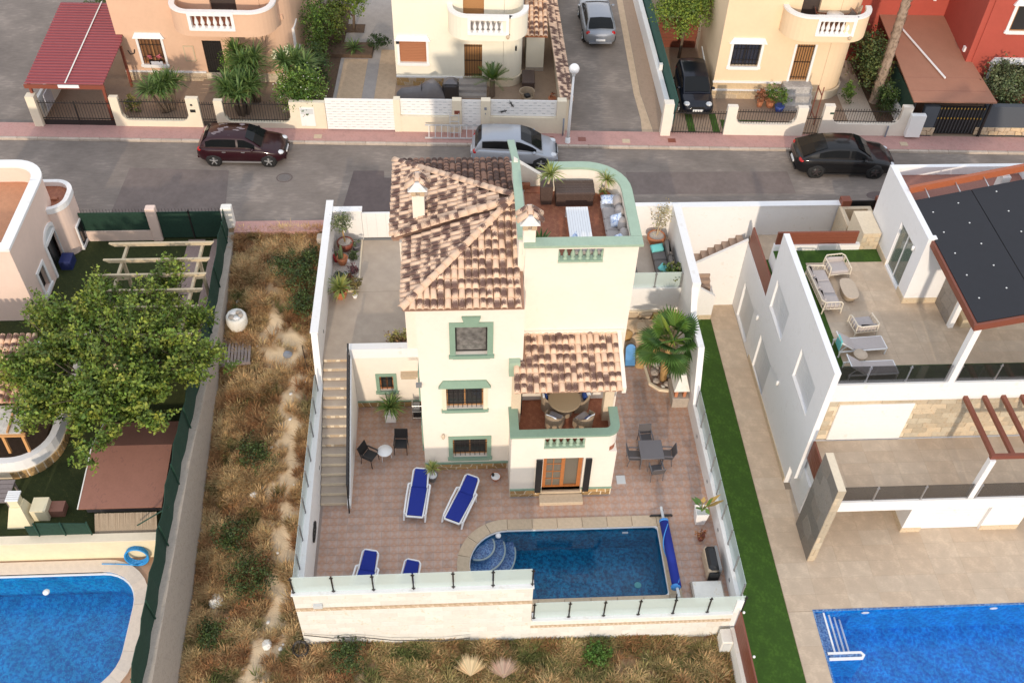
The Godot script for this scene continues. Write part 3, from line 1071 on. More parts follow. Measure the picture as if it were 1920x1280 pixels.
# ---------- outdoor furniture ----------
func lounger(label: String, at: Vector3, turn: float) -> Node3D:   # head at -z, foot at +z
	var t := thing("sun_lounger", label, "sun lounger", at, turn, "blue sun loungers on the pool terrace")
	var b := B.new()
	for s in [-1, 1]:
		b.tube([Vector3(s * 0.31, 0.30, 0.95), Vector3(s * 0.33, 0.33, 0.2), Vector3(s * 0.33, 0.34, -0.35)], 0.036)
		b.tube([Vector3(s * 0.40, 0.05, 0.98), Vector3(s * 0.41, 0.30, 0.80), Vector3(s * 0.42, 0.42, 0.1), Vector3(s * 0.42, 0.46, -0.42), Vector3(s * 0.34, 0.40, -0.5)], 0.038)
		b.rod(Vector3(s * 0.41, 0.30, 0.80), Vector3(s * 0.31, 0.30, 0.90), 0.022)
	b.rod(Vector3(-0.31, 0.30, 0.95), Vector3(0.31, 0.30, 0.95), 0.042)
	b.rod(Vector3(-0.33, 0.34, -0.35), Vector3(0.33, 0.34, -0.35), 0.025)
	add("frame", b.mesh(), M.plastic, t)
	b = B.new()
	for s in [-1, 1]:
		b.tube([Vector3(s * 0.31, 0.37, -0.36), Vector3(s * 0.29, 0.66, -0.92), Vector3(s * 0.2, 0.70, -1.0)], 0.036)
	b.rod(Vector3(-0.2, 0.70, -1.0), Vector3(0.2, 0.70, -1.0), 0.036)
	add("back_frame", b.mesh(), M.plastic, t)
	for s in [-1, 1]:
		for z in [0.86, -0.45]:
			add("leg", B.new().rod(Vector3(s * 0.37, 0.34, z), Vector3(s * 0.40, 0.0, z + 0.06), 0.028).mesh(), M.plastic, t)
	b = B.new()
	b.hexa([Vector3(-0.29, 0.30, 0.90), Vector3(0.29, 0.30, 0.90), Vector3(0.30, 0.33, -0.36), Vector3(-0.30, 0.33, -0.36), Vector3(-0.28, 0.345, 0.90), Vector3(0.28, 0.345, 0.90), Vector3(0.29, 0.385, -0.36), Vector3(-0.29, 0.385, -0.36)])
	add("seat", b.mesh(), M.blue, t)
	b = B.new()
	b.hexa([Vector3(-0.28, 0.36, -0.37), Vector3(0.28, 0.36, -0.37), Vector3(0.23, 0.69, -0.98), Vector3(-0.23, 0.69, -0.98), Vector3(-0.27, 0.41, -0.35), Vector3(0.27, 0.41, -0.35), Vector3(0.22, 0.735, -0.95), Vector3(-0.22, 0.735, -0.95)])
	add("backrest", b.mesh(), M.blue, t)
	return t


func tube_chair(called: String, label: String, at: Vector3, turn: float, m: Material, fab: Material, group := "") -> Node3D:   # faces +z
	var t := thing(called, label, "chair", at, turn, group)
	for s in [-1, 1]:
		add("leg", B.new().tube([Vector3(s * 0.25, 0, 0.26), Vector3(s * 0.25, 0.62, 0.22)], 0.016).mesh(), m, t)
		add("leg", B.new().tube([Vector3(s * 0.25, 0, -0.26), Vector3(s * 0.25, 0.45, -0.2)], 0.016).mesh(), m, t)
		add("armrest", B.new().box(s * 0.25 - 0.025, 0.60, -0.24, s * 0.25 + 0.025, 0.635, 0.25).mesh(), m, t)
	add("seat", B.new().bevel(-0.24, 0.41, -0.22, 0.24, 0.44, 0.24, 0.01).mesh(), fab, t)
	var b := B.new()
	b.hexa([Vector3(-0.24, 0.46, -0.22), Vector3(0.24, 0.46, -0.22), Vector3(0.24, 0.46, -0.245), Vector3(-0.24, 0.46, -0.245), Vector3(-0.24, 0.88, -0.34), Vector3(0.24, 0.88, -0.34), Vector3(0.24, 0.88, -0.365), Vector3(-0.24, 0.88, -0.365)])
	add("backrest", b.mesh(), fab, t)
	b = B.new()
	for s in [-1, 1]: b.rod(Vector3(s * 0.25, 0.42, -0.21), Vector3(s * 0.25, 0.9, -0.36), 0.016)
	b.rod(Vector3(-0.25, 0.9, -0.36), Vector3(0.25, 0.9, -0.36), 0.016)
	add("back_frame", b.mesh(), m, t)
	return t


func cushion_mesh(w: float, h: float, th: float) -> ArrayMesh:
	var b := B.new().smooth()
	var n := 6
	for s in [1, -1]:
		for i in n:
			for j in n:
				var q := []
				for k in [[0, 0], [1, 0], [1, 1], [0, 1]]:
					var u: float = float(i + k[0]) / n * 2 - 1
					var v: float = float(j + k[1]) / n * 2 - 1
					q.append(Vector3(u * w * 0.5, v * h * 0.5, s * th * 0.5 * sqrt(maxf(0, (1 - u * u * u * u) * (1 - v * v * v * v)))))
				if s == 1: b.quad(q[0], q[1], q[2], q[3])
				else: b.quad(q[3], q[2], q[1], q[0])
	return b.mesh()


func glass_run(parent: Node, a: Vector3, c: Vector3, h: float, n: int, gm: Material, pm: Material, side := 1.0):   # panes with posts along a wall top
	var d := (c - a).normalized()
	var out := d.cross(Vector3.UP).normalized() * side
	for i in n:
		var p := a.lerp(c, float(i) / n) + d * 0.03
		var q := a.lerp(c, float(i + 1) / n) - d * 0.03
		var b := B.new()
		b.hexa([p + out * 0.006, q + out * 0.006, q - out * 0.006, p - out * 0.006, p + out * 0.006 + Vector3.UP * h, q + out * 0.006 + Vector3.UP * (h + c.y * 0), q - out * 0.006 + Vector3.UP * h, p - out * 0.006 + Vector3.UP * h])
		P("glass_pane", b, gm, parent)
	for i in n + 1:
		var p := a.lerp(c, float(i) / n) + out * 0.03
		var b := B.new().bar(p - Vector3.UP * 0.18, p + Vector3.UP * h * 1.0, 0.045, 0.035)
		b.bar(p + Vector3.UP * (h * 0.9) - d * 0.06, p + Vector3.UP * (h * 0.9) + d * 0.06, 0.03, 0.03)
		b.bar(p + Vector3.UP * 0.04 - d * 0.06, p + Vector3.UP * 0.04 + d * 0.06, 0.03, 0.03)
		P("post", b, pm, parent)


# ---------- the villa and its plot ----------
func villa():
	var t := thing("villa", "cream three-storey villa with green window surrounds and a mottled clay tile roof, beside the pool", "house", Vector3(0, 0, 0))
	var stone_mats := shades(M.brownstone, 4, 0.35, 0.06)
	# main block with window openings
	var holes := [[1.10, 0.78, 2.42, 1.92], [0.92, 3.72, 2.27, 4.98], [1.30, 6.66, 2.40, 8.05]]
	var b := B.new()
	b.x = face(Vector3(0, 0, 0), Vector3.BACK)
	holed(b, 3.65, 8.95, 0.3, holes)
	b.x = Transform3D()
	b.box(0, 0, -3.3, 0.3, 8.95, -0.3).box(3.35, 0, -5.6, 3.64, 9.0, -0.3)
	b.box(-0.6, 2.8, -8.0, 0.3, 8.95, -3.3).box(0.3, 2.8, -8.0, 3.6, 8.95, -7.7)
	b.box(0.3, 2.7, -7.7, 3.35, 2.85, -0.3).box(0.3, 5.75, -7.7, 3.35, 5.9, -0.3).box(0.3, 8.7, -7.7, 3.35, 8.85, -0.3)
	b.box(0.3, -0.1, -7.7, 3.35, 0.02, -0.3)
	P("wall", b, M.cream, t)
	window(t, face(Vector3(1.10, 0.78, 0), Vector3.BACK), 1.32, 1.14, M.green, {"bars": 7, "frame": M.wood, "deep": 0.22})
	window(t, face(Vector3(0.92, 3.72, 0), Vector3.BACK), 1.35, 1.26, M.wallcream, {"bars": 8, "trim": 0.15, "head": "roof", "sill_mat": M.green, "deep": 0.22})
	window(t, face(Vector3(1.30, 6.66, 0), Vector3.BACK), 1.10, 1.39, M.green, {"trim": 0.2, "head": "key", "frame": M.iron, "lights": 1, "deep": 0.2, "pane": M.paneblind})
	# low stone base under the facade, capped with a green line
	b = B.new().box(0.0, 0, 0.0, 3.25, 0.36, 0.03)
	var pl := P("stone_base", b, M.mortar, t)
	stones(pl, face(Vector3(0.0, 0, 0.03), Vector3.BACK), 3.2, 0.36, 8, 2, stone_mats, 0.03)
	P("base_trim", B.new().box(0.0, 0.361, 0.0, 3.25, 0.44, 0.055), M.green, t)
	# green surrounds of two windows on the left face, seen edge on
	for y in [0.9, 3.9]:
		P("side_surround", B.new().box(-0.07, y, -0.95, -0.001, y + 1.55, -0.25), M.green, t)
	# main roof
	var roof := P("roof", roof_slab(), M.tilebase, t)
	var s := Vector3(0.936, 0.351, 0)
	tiles(roof, "tile", Vector3(-0.42, 9.0, 0.1), Vector3(0, 0, -1), s, 3.5, 4.14, 0.235, func(a, c): return a > c * 0.937 + 0.02 and a < 3.42)
	tiles(roof, "tile", Vector3(-0.9, 9.05, -3.48), Vector3(0, 0, -1), Vector3(0.952, 0.306, 0), 4.5, 4.6, 0.235, func(a, c): return 4.48 - a > c * 0.92 + 0.05 and c * 0.952 < 4.34)
	tiles(roof, "tile", Vector3(-0.42, 9.0, 0.1), Vector3(1, 0, 0), Vector3(0, 0.351, -0.936), 3.95, 4.14, 0.232, func(a, c): return a > c * 0.937 + 0.02)
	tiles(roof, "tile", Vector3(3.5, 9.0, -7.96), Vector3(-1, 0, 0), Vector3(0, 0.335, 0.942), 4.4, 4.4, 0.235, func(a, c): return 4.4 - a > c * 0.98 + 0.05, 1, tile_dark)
	ridge(roof, Vector3(-0.42, 9.02, 0.1), Vector3(3.42, 10.47, -3.76))
	ridge(roof, Vector3(-0.9, 9.02, -7.96), Vector3(3.42, 10.5, -3.86))
	ridge(roof, Vector3(-0.72, 9.1, -3.5), Vector3(3.2, 10.47, -3.6), "verge_tile", 1.35)
	# tower with the roof terrace
	var out := tower_outline(0.0)
	b = B.new()
	b.prism(out, 0.0, 9.70)
	P("tower", b, M.cream, t)
	var par := add("parapet", null, M.cream, t)
	b = B.new()
	var path := tower_path(-0.11)
	b.band(path, 0.2, 9.701, 10.70)
	b.box(3.66, 9.701, -1.2, 4.75, 10.70, -1.0).box(6.25, 9.701, -1.2, 7.4, 10.70, -1.0).box(4.75, 9.701, -1.2, 6.25, 9.98, -1.0).box(4.75, 10.55, -1.2, 6.25, 10.70, -1.0)
	b.box(3.45, 8.9, -5.6, 3.66, 10.70, -1.2)
	b.hexa([Vector3(3.5, 8.9, -5.42), Vector3(4.72, 8.9, -5.42), Vector3(4.72, 8.9, -5.62), Vector3(3.5, 8.9, -5.62), Vector3(3.5, 10.9, -5.42), Vector3(4.72, 10.02, -5.42), Vector3(4.72, 10.02, -5.62), Vector3(3.5, 10.9, -5.62)])
	par.mesh = b.mesh()
	b = B.new()
	b.band(tower_path(-0.06).slice(0, -1) + [Vector2(7.34, -1.33)], 0.36, 10.703, 10.80)
	b.box(3.60, 10.703, -1.32, 7.52, 10.80, -0.88).box(3.42, 10.705, -5.5, 3.72, 10.79, -1.33)
	P("cap", b, M.greenlight, t)
	P("cap", B.new().bar(Vector3(3.58, 10.76, -5.5), Vector3(3.5, 10.3, -7.4), 0.26, 0.09), M.greenlight, t)
	b = B.new().box(4.75, 9.981, -1.24, 6.25, 10.06, -0.96)
	P("baluster_base", b, M.greenlight, t)
	var bm := baluster_mesh(0.5, 0.085)
	for i in 7:
		add("baluster", bm, M.greenlight, t, Vector3(4.75 + 1.5 * (i + 0.0) / 6.0 * 0.999, 10.06, -1.1))
	b = B.new().prism(tower_outline(0.22), 9.70, 9.74)
	P("terrace_floor", b, M.terracotta, t)
	P("stairwell", B.new().box(3.9, 9.741, -5.35, 4.7, 9.76, -5.0).box(3.72, 9.741, -5.35, 4.1, 9.95, -5.2), M.terracotta, t)
	# chimneys
	for c in [[0.1, -4.25, 9.1, 10.42, 0.21], [3.78, -1.28, 10.2, 11.32, 0.2]]:
		var ch := P("chimney", B.new().box(c[0] - c[4], c[2], c[1] - c[4], c[0] + c[4], c[3], c[1] + c[4]), M.cream, t)
		b = B.new()
		for q in [[-1, -1], [1, -1], [-1, 1], [1, 1]]:
			b.box(c[0] + q[0] * c[4] * 0.72 - 0.085, c[3] + 0.001, c[1] + q[1] * c[4] * 0.72 - 0.085, c[0] + q[0] * c[4] * 0.72 + 0.085, c[3] + 0.26, c[1] + q[1] * c[4] * 0.72 + 0.085)
		b.box(c[0] - 0.05, c[3] + 0.001, c[1] - 0.05, c[0] + 0.05, c[3] + 0.26, c[1] + 0.05)
		P("vent_bricks", b, M.cladding, ch)
		b = B.new()
		var w: float = c[4] + 0.13
		var y: float = c[3] + 0.262
		b.hexa([Vector3(c[0] - w, y, c[1] + w), Vector3(c[0] + w, y, c[1] + w), Vector3(c[0] + w, y, c[1] - w), Vector3(c[0] - w, y, c[1] - w), Vector3(c[0] - 0.09, y + 0.36, c[1] + w), Vector3(c[0] + 0.09, y + 0.36, c[1] + w), Vector3(c[0] + 0.09, y + 0.36, c[1] - w), Vector3(c[0] - 0.09, y + 0.36, c[1] - w)])
		P("cap", b, M.white, ch)
		for sgn in [-1, 1]:
			for k in 2:
				var e := add("cap_tile", tile_mesh[(k + 3 * sgn + 10) % 10], tile_mat, ch)
				e.transform = Transform3D(Basis(Vector3(0, 0, -sgn), Vector3(0.64 * sgn, 0.77, 0), Vector3(0.77 * sgn, -0.64, 0)).scaled_local(Vector3(1.3, 1, 1)), Vector3(c[0] + sgn * (w * 0.52 + 0.06), y + 0.24, c[1] - w * 0.5 + k * w))
		var e2 := add("cap_tile", tile_mesh[8], tile_mat, ch)
		e2.transform = Transform3D(Basis(Vector3(1, 0, 0), Vector3(0, 1, 0), Vector3(0, 0, 1)).scaled_local(Vector3(1.1, 1, 1.1)), Vector3(c[0], y + 0.34, c[1]))
	P("moss_patch", B.new().hexa([Vector3(0.34, 9.30, -4.03), Vector3(0.95, 9.53, -4.03), Vector3(0.95, 9.53, -4.42), Vector3(0.34, 9.30, -4.42), Vector3(0.34, 9.40, -4.03), Vector3(0.95, 9.63, -4.03), Vector3(0.95, 9.63, -4.42), Vector3(0.34, 9.40, -4.42)]), M.moss, roof)
	# porch: ground floor room below, balcony above
	b = B.new()
	b.x = face(Vector3(3.25, 0, 1.37), Vector3.BACK)
	holed(b, 3.92, 2.7, 0.28, [[1.22, 0.3, 2.72, 2.36]])
	b.x = Transform3D()
	var corner := rounded(3.28, -1.0, 7.12, 1.33, [0, 0, 0.3, 0])
	b.box(3.25, 0, 0.0, 3.5, 2.7, 1.09).box(6.9, 0, -1.0, 7.17, 2.7, 1.09)
	b.box(3.5, -0.1, -1.0, 6.9, 0.12, 1.0)
	var pw := P("porch_wall", b, M.cream, t)
	b = B.new().prism(corner, 2.703, 2.93)
	P("balcony_floor", b, M.terracotta, t)
	b = B.new()
	b.box(3.25, 2.70, 1.15, 4.45, 3.66, 1.37).box(5.95, 2.70, 1.15, 6.69, 3.66, 1.37).box(4.45, 2.70, 1.15, 5.95, 2.98, 1.37).box(4.45, 3.54, 1.15, 5.95, 3.66, 1.37)
	b.box(3.25, 2.70, 0.0, 3.46, 3.66, 1.15).box(6.96, 2.70, 0.05, 7.165, 3.66, 0.85)
	b.band([Vector2(6.69, 1.26)] + [0, 1, 2, 3, 4, 5, 6, 7, 8].map(func(i): return Vector2(6.7 + sin(i * PI / 16) * 0.365, 0.89 + cos(i * PI / 16) * 0.37)) + [Vector2(7.065, 0.85)], 0.2, 2.70, 3.66)
	P("balcony_wall", b, M.cream, t)
	var cp := [Vector2(3.36, 0.0), Vector2(3.36, 1.26), Vector2(6.7, 1.26)] + [1, 2, 3, 4, 5, 6, 7].map(func(i): return Vector2(6.7 + sin(i * PI / 16) * 0.36, 0.90 + cos(i * PI / 16) * 0.36)) + [Vector2(7.06, 0.85), Vector2(7.06, 0.1)]
	P("cap", B.new().band(cp, 0.34, 3.661, 3.76), M.green, t)
	bm = baluster_mesh(0.5, 0.085)
	P("baluster_base", B.new().box(4.45, 2.981, 1.13, 5.95, 3.045, 1.40), M.greenlight, t)
	for i in 7:
		add("baluster", bm, M.greenlight, t, Vector3(4.45 + 1.5 * i / 6.0, 3.045, 1.26))
	for x in [3.30, 6.72]:
		P("pillar", B.new().box(x, 2.93, -0.25, x + 0.34, 6.1, 0.1), M.brickpale, t)
	P("beam", B.new().box(3.3, 5.55, -0.2, 7.06, 5.85, 0.05), M.cream, t)
	P("capital", B.new().box(3.16, 5.72, 0.0, 3.55, 6.42, 0.25), M.greenlight, t)
	P("balcony_door", B.new().box(3.67, 2.93, -0.9, 3.72, 5.0, -0.3), M.black, t)
	P("balcony_wall_side", B.new().box(3.64, 2.93, -1.0, 3.665, 5.8, -0.26), M.brickpale, t)
	# porch roof
	b = B.new()
	b.hexa([Vector3(3.32, 5.80, 1.12), Vector3(7.05, 5.80, 1.12), Vector3(7.05, 6.52, -1.0), Vector3(3.32, 6.52, -1.0), Vector3(3.32, 5.88, 1.12), Vector3(7.05, 5.88, 1.12), Vector3(7.05, 6.60, -1.0), Vector3(3.32, 6.60, -1.0)])
	var pr := P("porch_roof", b, M.tilebase, t)
	tiles(pr, "tile", Vector3(3.30, 5.89, 1.16), Vector3(1, 0, 0), Vector3(0, 0.321, -0.947), 3.78, 2.28, 0.222, func(a, c): return c < 1.2 or a > 0.36)
	P("verge", B.new().hexa([Vector3(7.06, 5.75, 1.15), Vector3(7.2, 5.75, 1.15), Vector3(7.2, 6.47, -1.0), Vector3(7.06, 6.47, -1.0), Vector3(7.06, 6.04, 1.15), Vector3(7.2, 6.04, 1.15), Vector3(7.2, 6.76, -1.0), Vector3(7.06, 6.76, -1.0)]), M.cream, t)
	P("roof_ledge", B.new().box(3.7, 6.68, -1.0, 7.3, 6.78, -0.9), M.cream, t)
	# porch plinth, door, shutters, step
	b = B.new().box(3.25, 0, 1.37, 4.46, 0.40, 1.40).box(5.98, 0, 1.37, 7.17, 0.40, 1.40)
	pl = P("stone_base", b, M.mortar, t)
	stones(pl, face(Vector3(3.25, 0, 1.40), Vector3.BACK), 1.2, 0.40, 3, 2, stone_mats, 0.032)
	stones(pl, face(Vector3(6.0, 0, 1.40), Vector3.BACK), 1.15, 0.40, 3, 2, stone_mats, 0.032)
	P("base_trim", B.new().box(3.25, 0.401, 1.37, 4.46, 0.47, 1.42).box(5.98, 0.401, 1.37, 7.19, 0.47, 1.42), M.green, t)
	var d := P("patio_door", B.new().box(4.47, 0.301, 1.12, 4.55, 2.36, 1.2).box(5.89, 0.301, 1.12, 5.97, 2.36, 1.2).box(4.55, 2.28, 1.12, 5.89, 2.36, 1.2).box(4.55, 0.301, 1.12, 5.89, 0.37, 1.2), M.orangewood, t)
	add("pane", B.new().box(4.55, 0.37, 1.14, 5.22, 2.28, 1.15).mesh(), M.pane2, d)
	add("pane", B.new().box(5.22, 0.37, 1.10, 5.89, 2.28, 1.11).mesh(), M.pane2, d)
	for x in [4.55, 5.18, 5.25, 5.82]:
		add("stile", B.new().box(x, 0.37, 1.151, x + 0.07, 2.28, 1.19).mesh(), M.orangewood, d)
	add("muntin", B.new().box(4.87, 0.37, 1.152, 4.90, 2.28, 1.178).mesh(), M.orangewood, d)
	for y in [0.8, 1.25, 1.72]:
		add("muntin", B.new().box(4.62, y, 1.152, 5.18, y + 0.03, 1.176).mesh(), M.orangewood, d)
	for x in [4.20, 6.04]:
		P("shutter", B.new().box(x, 0.32, 1.43, x + 0.24, 2.36, 1.48), M.black, t)
	P("door_sill", B.new().box(4.47, 0.18, 1.2, 5.97, 0.30, 1.44), M.copestone, t)
	P("door_step", B.new().bevel(4.38, 0, 1.441, 6.06, 0.17, 1.86, 0.02), M.copestone, t)
	# utility wall in the nook below the driveway
	b = B.new()
	b.x = face(Vector3(-2.96, 0, -3.3), Vector3.BACK)
	holed(b, 2.96, 3.0, 0.3, [[1.12, 1.0, 1.68, 1.9]])
	P("nook_wall", b, M.cream, t)
	P("nook_parapet", B.new().box(-2.98, 3.0, -3.62, -0.002, 3.5, -3.28).box(-2.98, 2.5, -3.62, -2.8, 3.0, -3.305), M.white, t)
	window(t, face(Vector3(-1.84, 1.0, -3.3), Vector3.BACK), 0.56, 0.9, M.green, {"bars": 3, "trim": 0.14, "frame": M.orangewood, "deep": 0.16})
	pl = P("stone_base", B.new().box(-2.9, 0, -3.3, 0, 0.30, -3.27), M.mortar, t)
	stones(pl, face(Vector3(-2.9, 0, -3.27), Vector3.BACK), 2.9, 0.30, 10, 1, stone_mats, 0.03, 0.03, 0.35)
	P("base_trim", B.new().box(-2.9, 0.301, -3.3, 0, 0.36, -3.25), M.green, t)
	P("shelf_vent", B.new().box(-0.95, 2.1, -3.3, -0.06, 2.16, -3.0).box(-0.95, 1.75, -3.3, -0.35, 2.05, -3.22), M.copestone, t)
	P("nook_door", B.new().box(-2.93, 0.02, -2.6, -2.87, 2.0, -1.7), M.orangewood, t)
	P("flood_light", B.new().box(-0.14, 5.1, 0.02, 0.06, 5.26, 0.14), M.grey, t)
	P("wall_lamp", B.new().smooth().ball(Vector3(0.75, 2.15, 0.08), Vector3(0.07, 0.14, 0.07)), M.brickpale, t)


func rounded(x0, z0, x1, z1, r) -> Array:   # corner radii: left back, right back, right front, left front
	var p := []
	for q in [[x0, z0, r[0], 1, 1, PI], [x1, z0, r[1], -1, 1, PI * 1.5], [x1, z1, r[2], -1, -1, 0.0], [x0, z1, r[3], 1, -1, PI * 0.5]]:
		if q[2] <= 0.0:
			p.append(Vector2(q[0], q[1]))
			continue
		for i in 9:
			var a: float = q[5] + PI * 0.5 * i / 8
			p.append(Vector2(q[0] + q[3] * q[2] + cos(a) * q[2], q[1] + q[4] * q[2] + sin(a) * q[2]))
	return p


func roof_slab() -> B:
	var b := B.new()
	var A := Vector3(3.46, 10.42, -3.8)
	var y := 8.93
	var a := Vector3(-0.42, y, 0.1)
	var c := Vector3(3.62, y, 0.1)
	var e := Vector3(-0.42, y, -3.5)
	var f := Vector3(-0.9, y, -3.5)
	var g := Vector3(-0.9, y, -7.96)
	var h := Vector3(3.6, y, -7.96)
	var A2 := Vector3(3.46, 10.40, -3.5)
	b.tri(a, c, Vector3(3.62, 10.42, -3.8))
	b.tri(a, Vector3(3.62, 10.42, -3.8), A)
	b.quad(a, A, A2, e)
	b.tri(f, A2, A)
	b.tri(f, A, g)
	b.tri(g, A, h)
	b.tri(h, A, Vector3(3.6, 10.42, -3.8))
	b.tri(f, e, A2)
	b.quad(e, a, Vector3(0, y - 0.02, 0), Vector3(0, y - 0.02, -3.5))
	b.box(-0.38, 8.86, -3.5, 3.62, 8.94, 0.06).box(-0.85, 8.86, -7.92, 3.6, 8.94, -3.5)
	return b


func tower_outline(inset: float) -> Array:
	var p := [Vector2(3.65 + inset, -1.0 - inset), Vector2(3.65 + inset, -5.3 + inset), Vector2(5.9, -5.3 + inset)]
	for i in 9:
		var a := PI * 0.5 * i / 8
		p.append(Vector2(5.9 + sin(a) * (1.5 - inset), -3.8 - cos(a) * (1.5 - inset)))
	p.append(Vector2(7.4 - inset, -1.0 - inset))
	return p


func tower_path(o: float) -> Array:
	var p := [Vector2(4.74, -5.3 - o), Vector2(5.9, -5.3 - o)]
	for i in range(1, 9):
		var a := PI * 0.5 * i / 8
		p.append(Vector2(5.9 + sin(a) * (1.5 + o), -3.8 - cos(a) * (1.5 + o)))
	p.append(Vector2(7.4 + o, -1.21))
	return p


func plot():
	# terrace: grout bed with tiles in it; the pool is cut out
	var inner := pool_outline(0.0)
	var bed := add("terrace", null, M.grout)
	bed.set_meta("kind", "structure")
	var b := B.new()
	var full := PackedVector2Array([Vector2(-4.1, -6.2), Vector2(11.3, -6.2), Vector2(11.3, 6.5), Vector2(-4.1, 6.5)])
	var hole := PackedVector2Array(pool_outline(0.2))
	var left := Geometry2D.intersect_polygons(full, PackedVector2Array([Vector2(-4.1, -6.2), Vector2(4.5, -6.2), Vector2(4.5, 6.5), Vector2(-4.1, 6.5)]))
	for half in [[-4.1, 4.5], [4.5, 11.3]]:
		for q in Geometry2D.clip_polygons(PackedVector2Array([Vector2(half[0], -6.2), Vector2(half[1], -6.2), Vector2(half[1], 6.5), Vector2(half[0], 6.5)]), hole):
			if not Geometry2D.is_polygon_clockwise(q): b.sheet(Array(q), -0.008)
	bed.mesh = b.mesh()
	var mats := shades(M.terracetile, 4, 0.12, 0.03)
	var spots := []
	var big := pool_outline(0.43)
	var bigp := PackedVector2Array(big)
	for i in 46:
		for j in 38:
			var p := Vector2(-3.9 + 0.163 + i * 0.3255, -6.0 + 0.163 + j * 0.3255)
			if p.x > 11.0: continue
			if p.x > 0 and p.x < 7.2 and p.y < 0.0: continue
			if p.x > 3.25 and p.x < 7.1 and p.y < 1.35: continue
			if p.x < 0 and p.y < -3.25: continue
			if p.x < -2.95 and p.y < 1.6: continue
			if Geometry2D.is_point_in_polygon(p, bigp): continue
			spots.append(p)
	spots.sort_custom(func(a, c): return Vector3(1.5, 32, 23.4).distance_to(Vector3(a.x, 0, a.y)) < Vector3(1.5, 32, 23.4).distance_to(Vector3(c.x, 0, c.y)))
	var tm := B.new().bevel(-0.16, -0.02, -0.16, 0.16, 0.0, 0.16, 0.003).mesh()
	var rest := [[], [], [], []]
	for k in spots.size():
		if k < 300:
			add("floor_tile", tm, mats[rng.randi() % 4], bed, Vector3(spots[k].x, 0, spots[k].y))
		else:
			rest[rng.randi() % 4].append(Transform3D(Basis(), Vector3(spots[k].x, 0, spots[k].y)))
	for k in 4:
		many("floor_tiles", tm, mats[k], rest[k], bed)
	pool(inner)
	# driveway, planting bed and stairs
	setting("driveway", B.new().box(-4.0, 2.0, -10.6, -0.61, 2.8, -7.29).box(-4.0, 2.0, -7.275, -0.61, 2.8, -3.63).box(-4.0, 2.0, -3.63, -3.0, 2.8, -3.45), M.driveway)
	var st := thing("garden_stairs", "tan outdoor stairs between the left wall and black handrail going down to the pool terrace", "stairs", Vector3(-3.4, 0, 1.75))
	for i in 16:
		var y := 2.8 - 0.175 * i
		var z := -3.45 + 0.335 * i
		if i > 0: P("step", B.new().bevel(-3.98, y - 0.6 if y > 0.7 else 0.0, z - 0.35, -2.97, y, z, 0.015), M.driveway, st)
		var rb := face(Vector3(-3.98, y - 0.158, z + 0.004), Vector3.BACK)
		if i < 10: stones(st, rb, 1.0, 0.14, 6, 1, [M.copestone, M.mortar, M.cladding], 0.012, 0.012, 0.3, "riser_stone")
		else: P("riser", B.new().box(-3.98, y - 0.165, z + 0.001, -2.98, y - 0.01, z + 0.012), M.mortar, st)
	b = B.new().hexa([Vector3(-2.95, -0.5, 1.75), Vector3(-2.82, -0.5, 1.75), Vector3(-2.82, 0, -3.28), Vector3(-2.95, 0, -3.28), Vector3(-2.95, 0.22, 1.75), Vector3(-2.82, 0.22, 1.75), Vector3(-2.82, 3.02, -3.28), Vector3(-2.95, 3.02, -3.28)])
	P("side_wall", b, M.white, st)
	var rl := thing("stair_railing", "black metal handrail sloping down the right side of the outdoor stairs", "railing", Vector3(-2.88, 0.2, 1.6))
	var up := Vector3(0, 0.9, 0)
	var r0 := Vector3(-2.88, 3.05, -3.2)
	var r1 := Vector3(-2.88, 0.3, 1.5)
	P("handrail", B.new().bar(r0 + up, r1 + up, 0.07, 0.06), M.iron, rl)
	P("lower_rail", B.new().bar(r0 + up * 0.25, r1 + up * 0.25, 0.05, 0.04), M.iron, rl)
	for i in 28:
		P("spindle", B.new().rod(r0.lerp(r1, i / 27.0), r0.lerp(r1, i / 27.0) + up, 0.012, 0.012, 4), M.iron, rl)
	P("end_post", B.new().bar(r1 + up, Vector3(-2.86, 0.1, 2.0), 0.05, 0.05), M.iron, rl)
	# boundary walls
	var w := thing("boundary_wall", "long white wall with frosted glass panels along the stairs and the dry plot", "wall", Vector3(-4.12, -1.5, 6.6))
	b = B.new().box(-4.25, 0.5, -11.3, -4.0, 4.45, -3.3)
	b.hexa([Vector3(-4.25, -2, 6.6), Vector3(-4.0, -2, 6.6), Vector3(-4.0, -2, -3.3), Vector3(-4.25, -2, -3.3), Vector3(-4.25, 1.8, 6.6), Vector3(-4.0, 1.8, 6.6), Vector3(-4.0, 2.15, -2.6), Vector3(-4.25, 2.15, -2.6)])
	b.hexa([Vector3(-4.25, 0, -2.6), Vector3(-4.0, 0, -2.6), Vector3(-4.0, 0, -3.3), Vector3(-4.25, 0, -3.3), Vector3(-4.25, 2.15, -2.6), Vector3(-4.0, 2.15, -2.6), Vector3(-4.0, 4.45, -3.3), Vector3(-4.25, 4.45, -3.3)])
	P("wall", b, M.white, w)
	P("coping", B.new().box(-4.28, 4.45, -11.35, -3.97, 4.5, -3.28), M.white, w)
	glass_run(w, Vector3(-4.2, 2.12, -2.4), Vector3(-4.2, 1.82, 6.5), 0.95, 8, M.frosted, M.grey, -1.0)
	for z in [-9.5, -7.0, -4.6, 0.5, 3.0]:
		P("recessed_lamp", B.new().box(-4.0, 3.2 if z < -3 else 1.0, z, -3.985, 3.32 if z < -3 else 1.12, z + 0.12), M.grey, w)
	var orn := thing("wall_ornament", "dark oval iron ring hung on the left white wall by the terrace", "ornament", Vector3(-3.98, 0.9, 3.3))
	b = B.new()
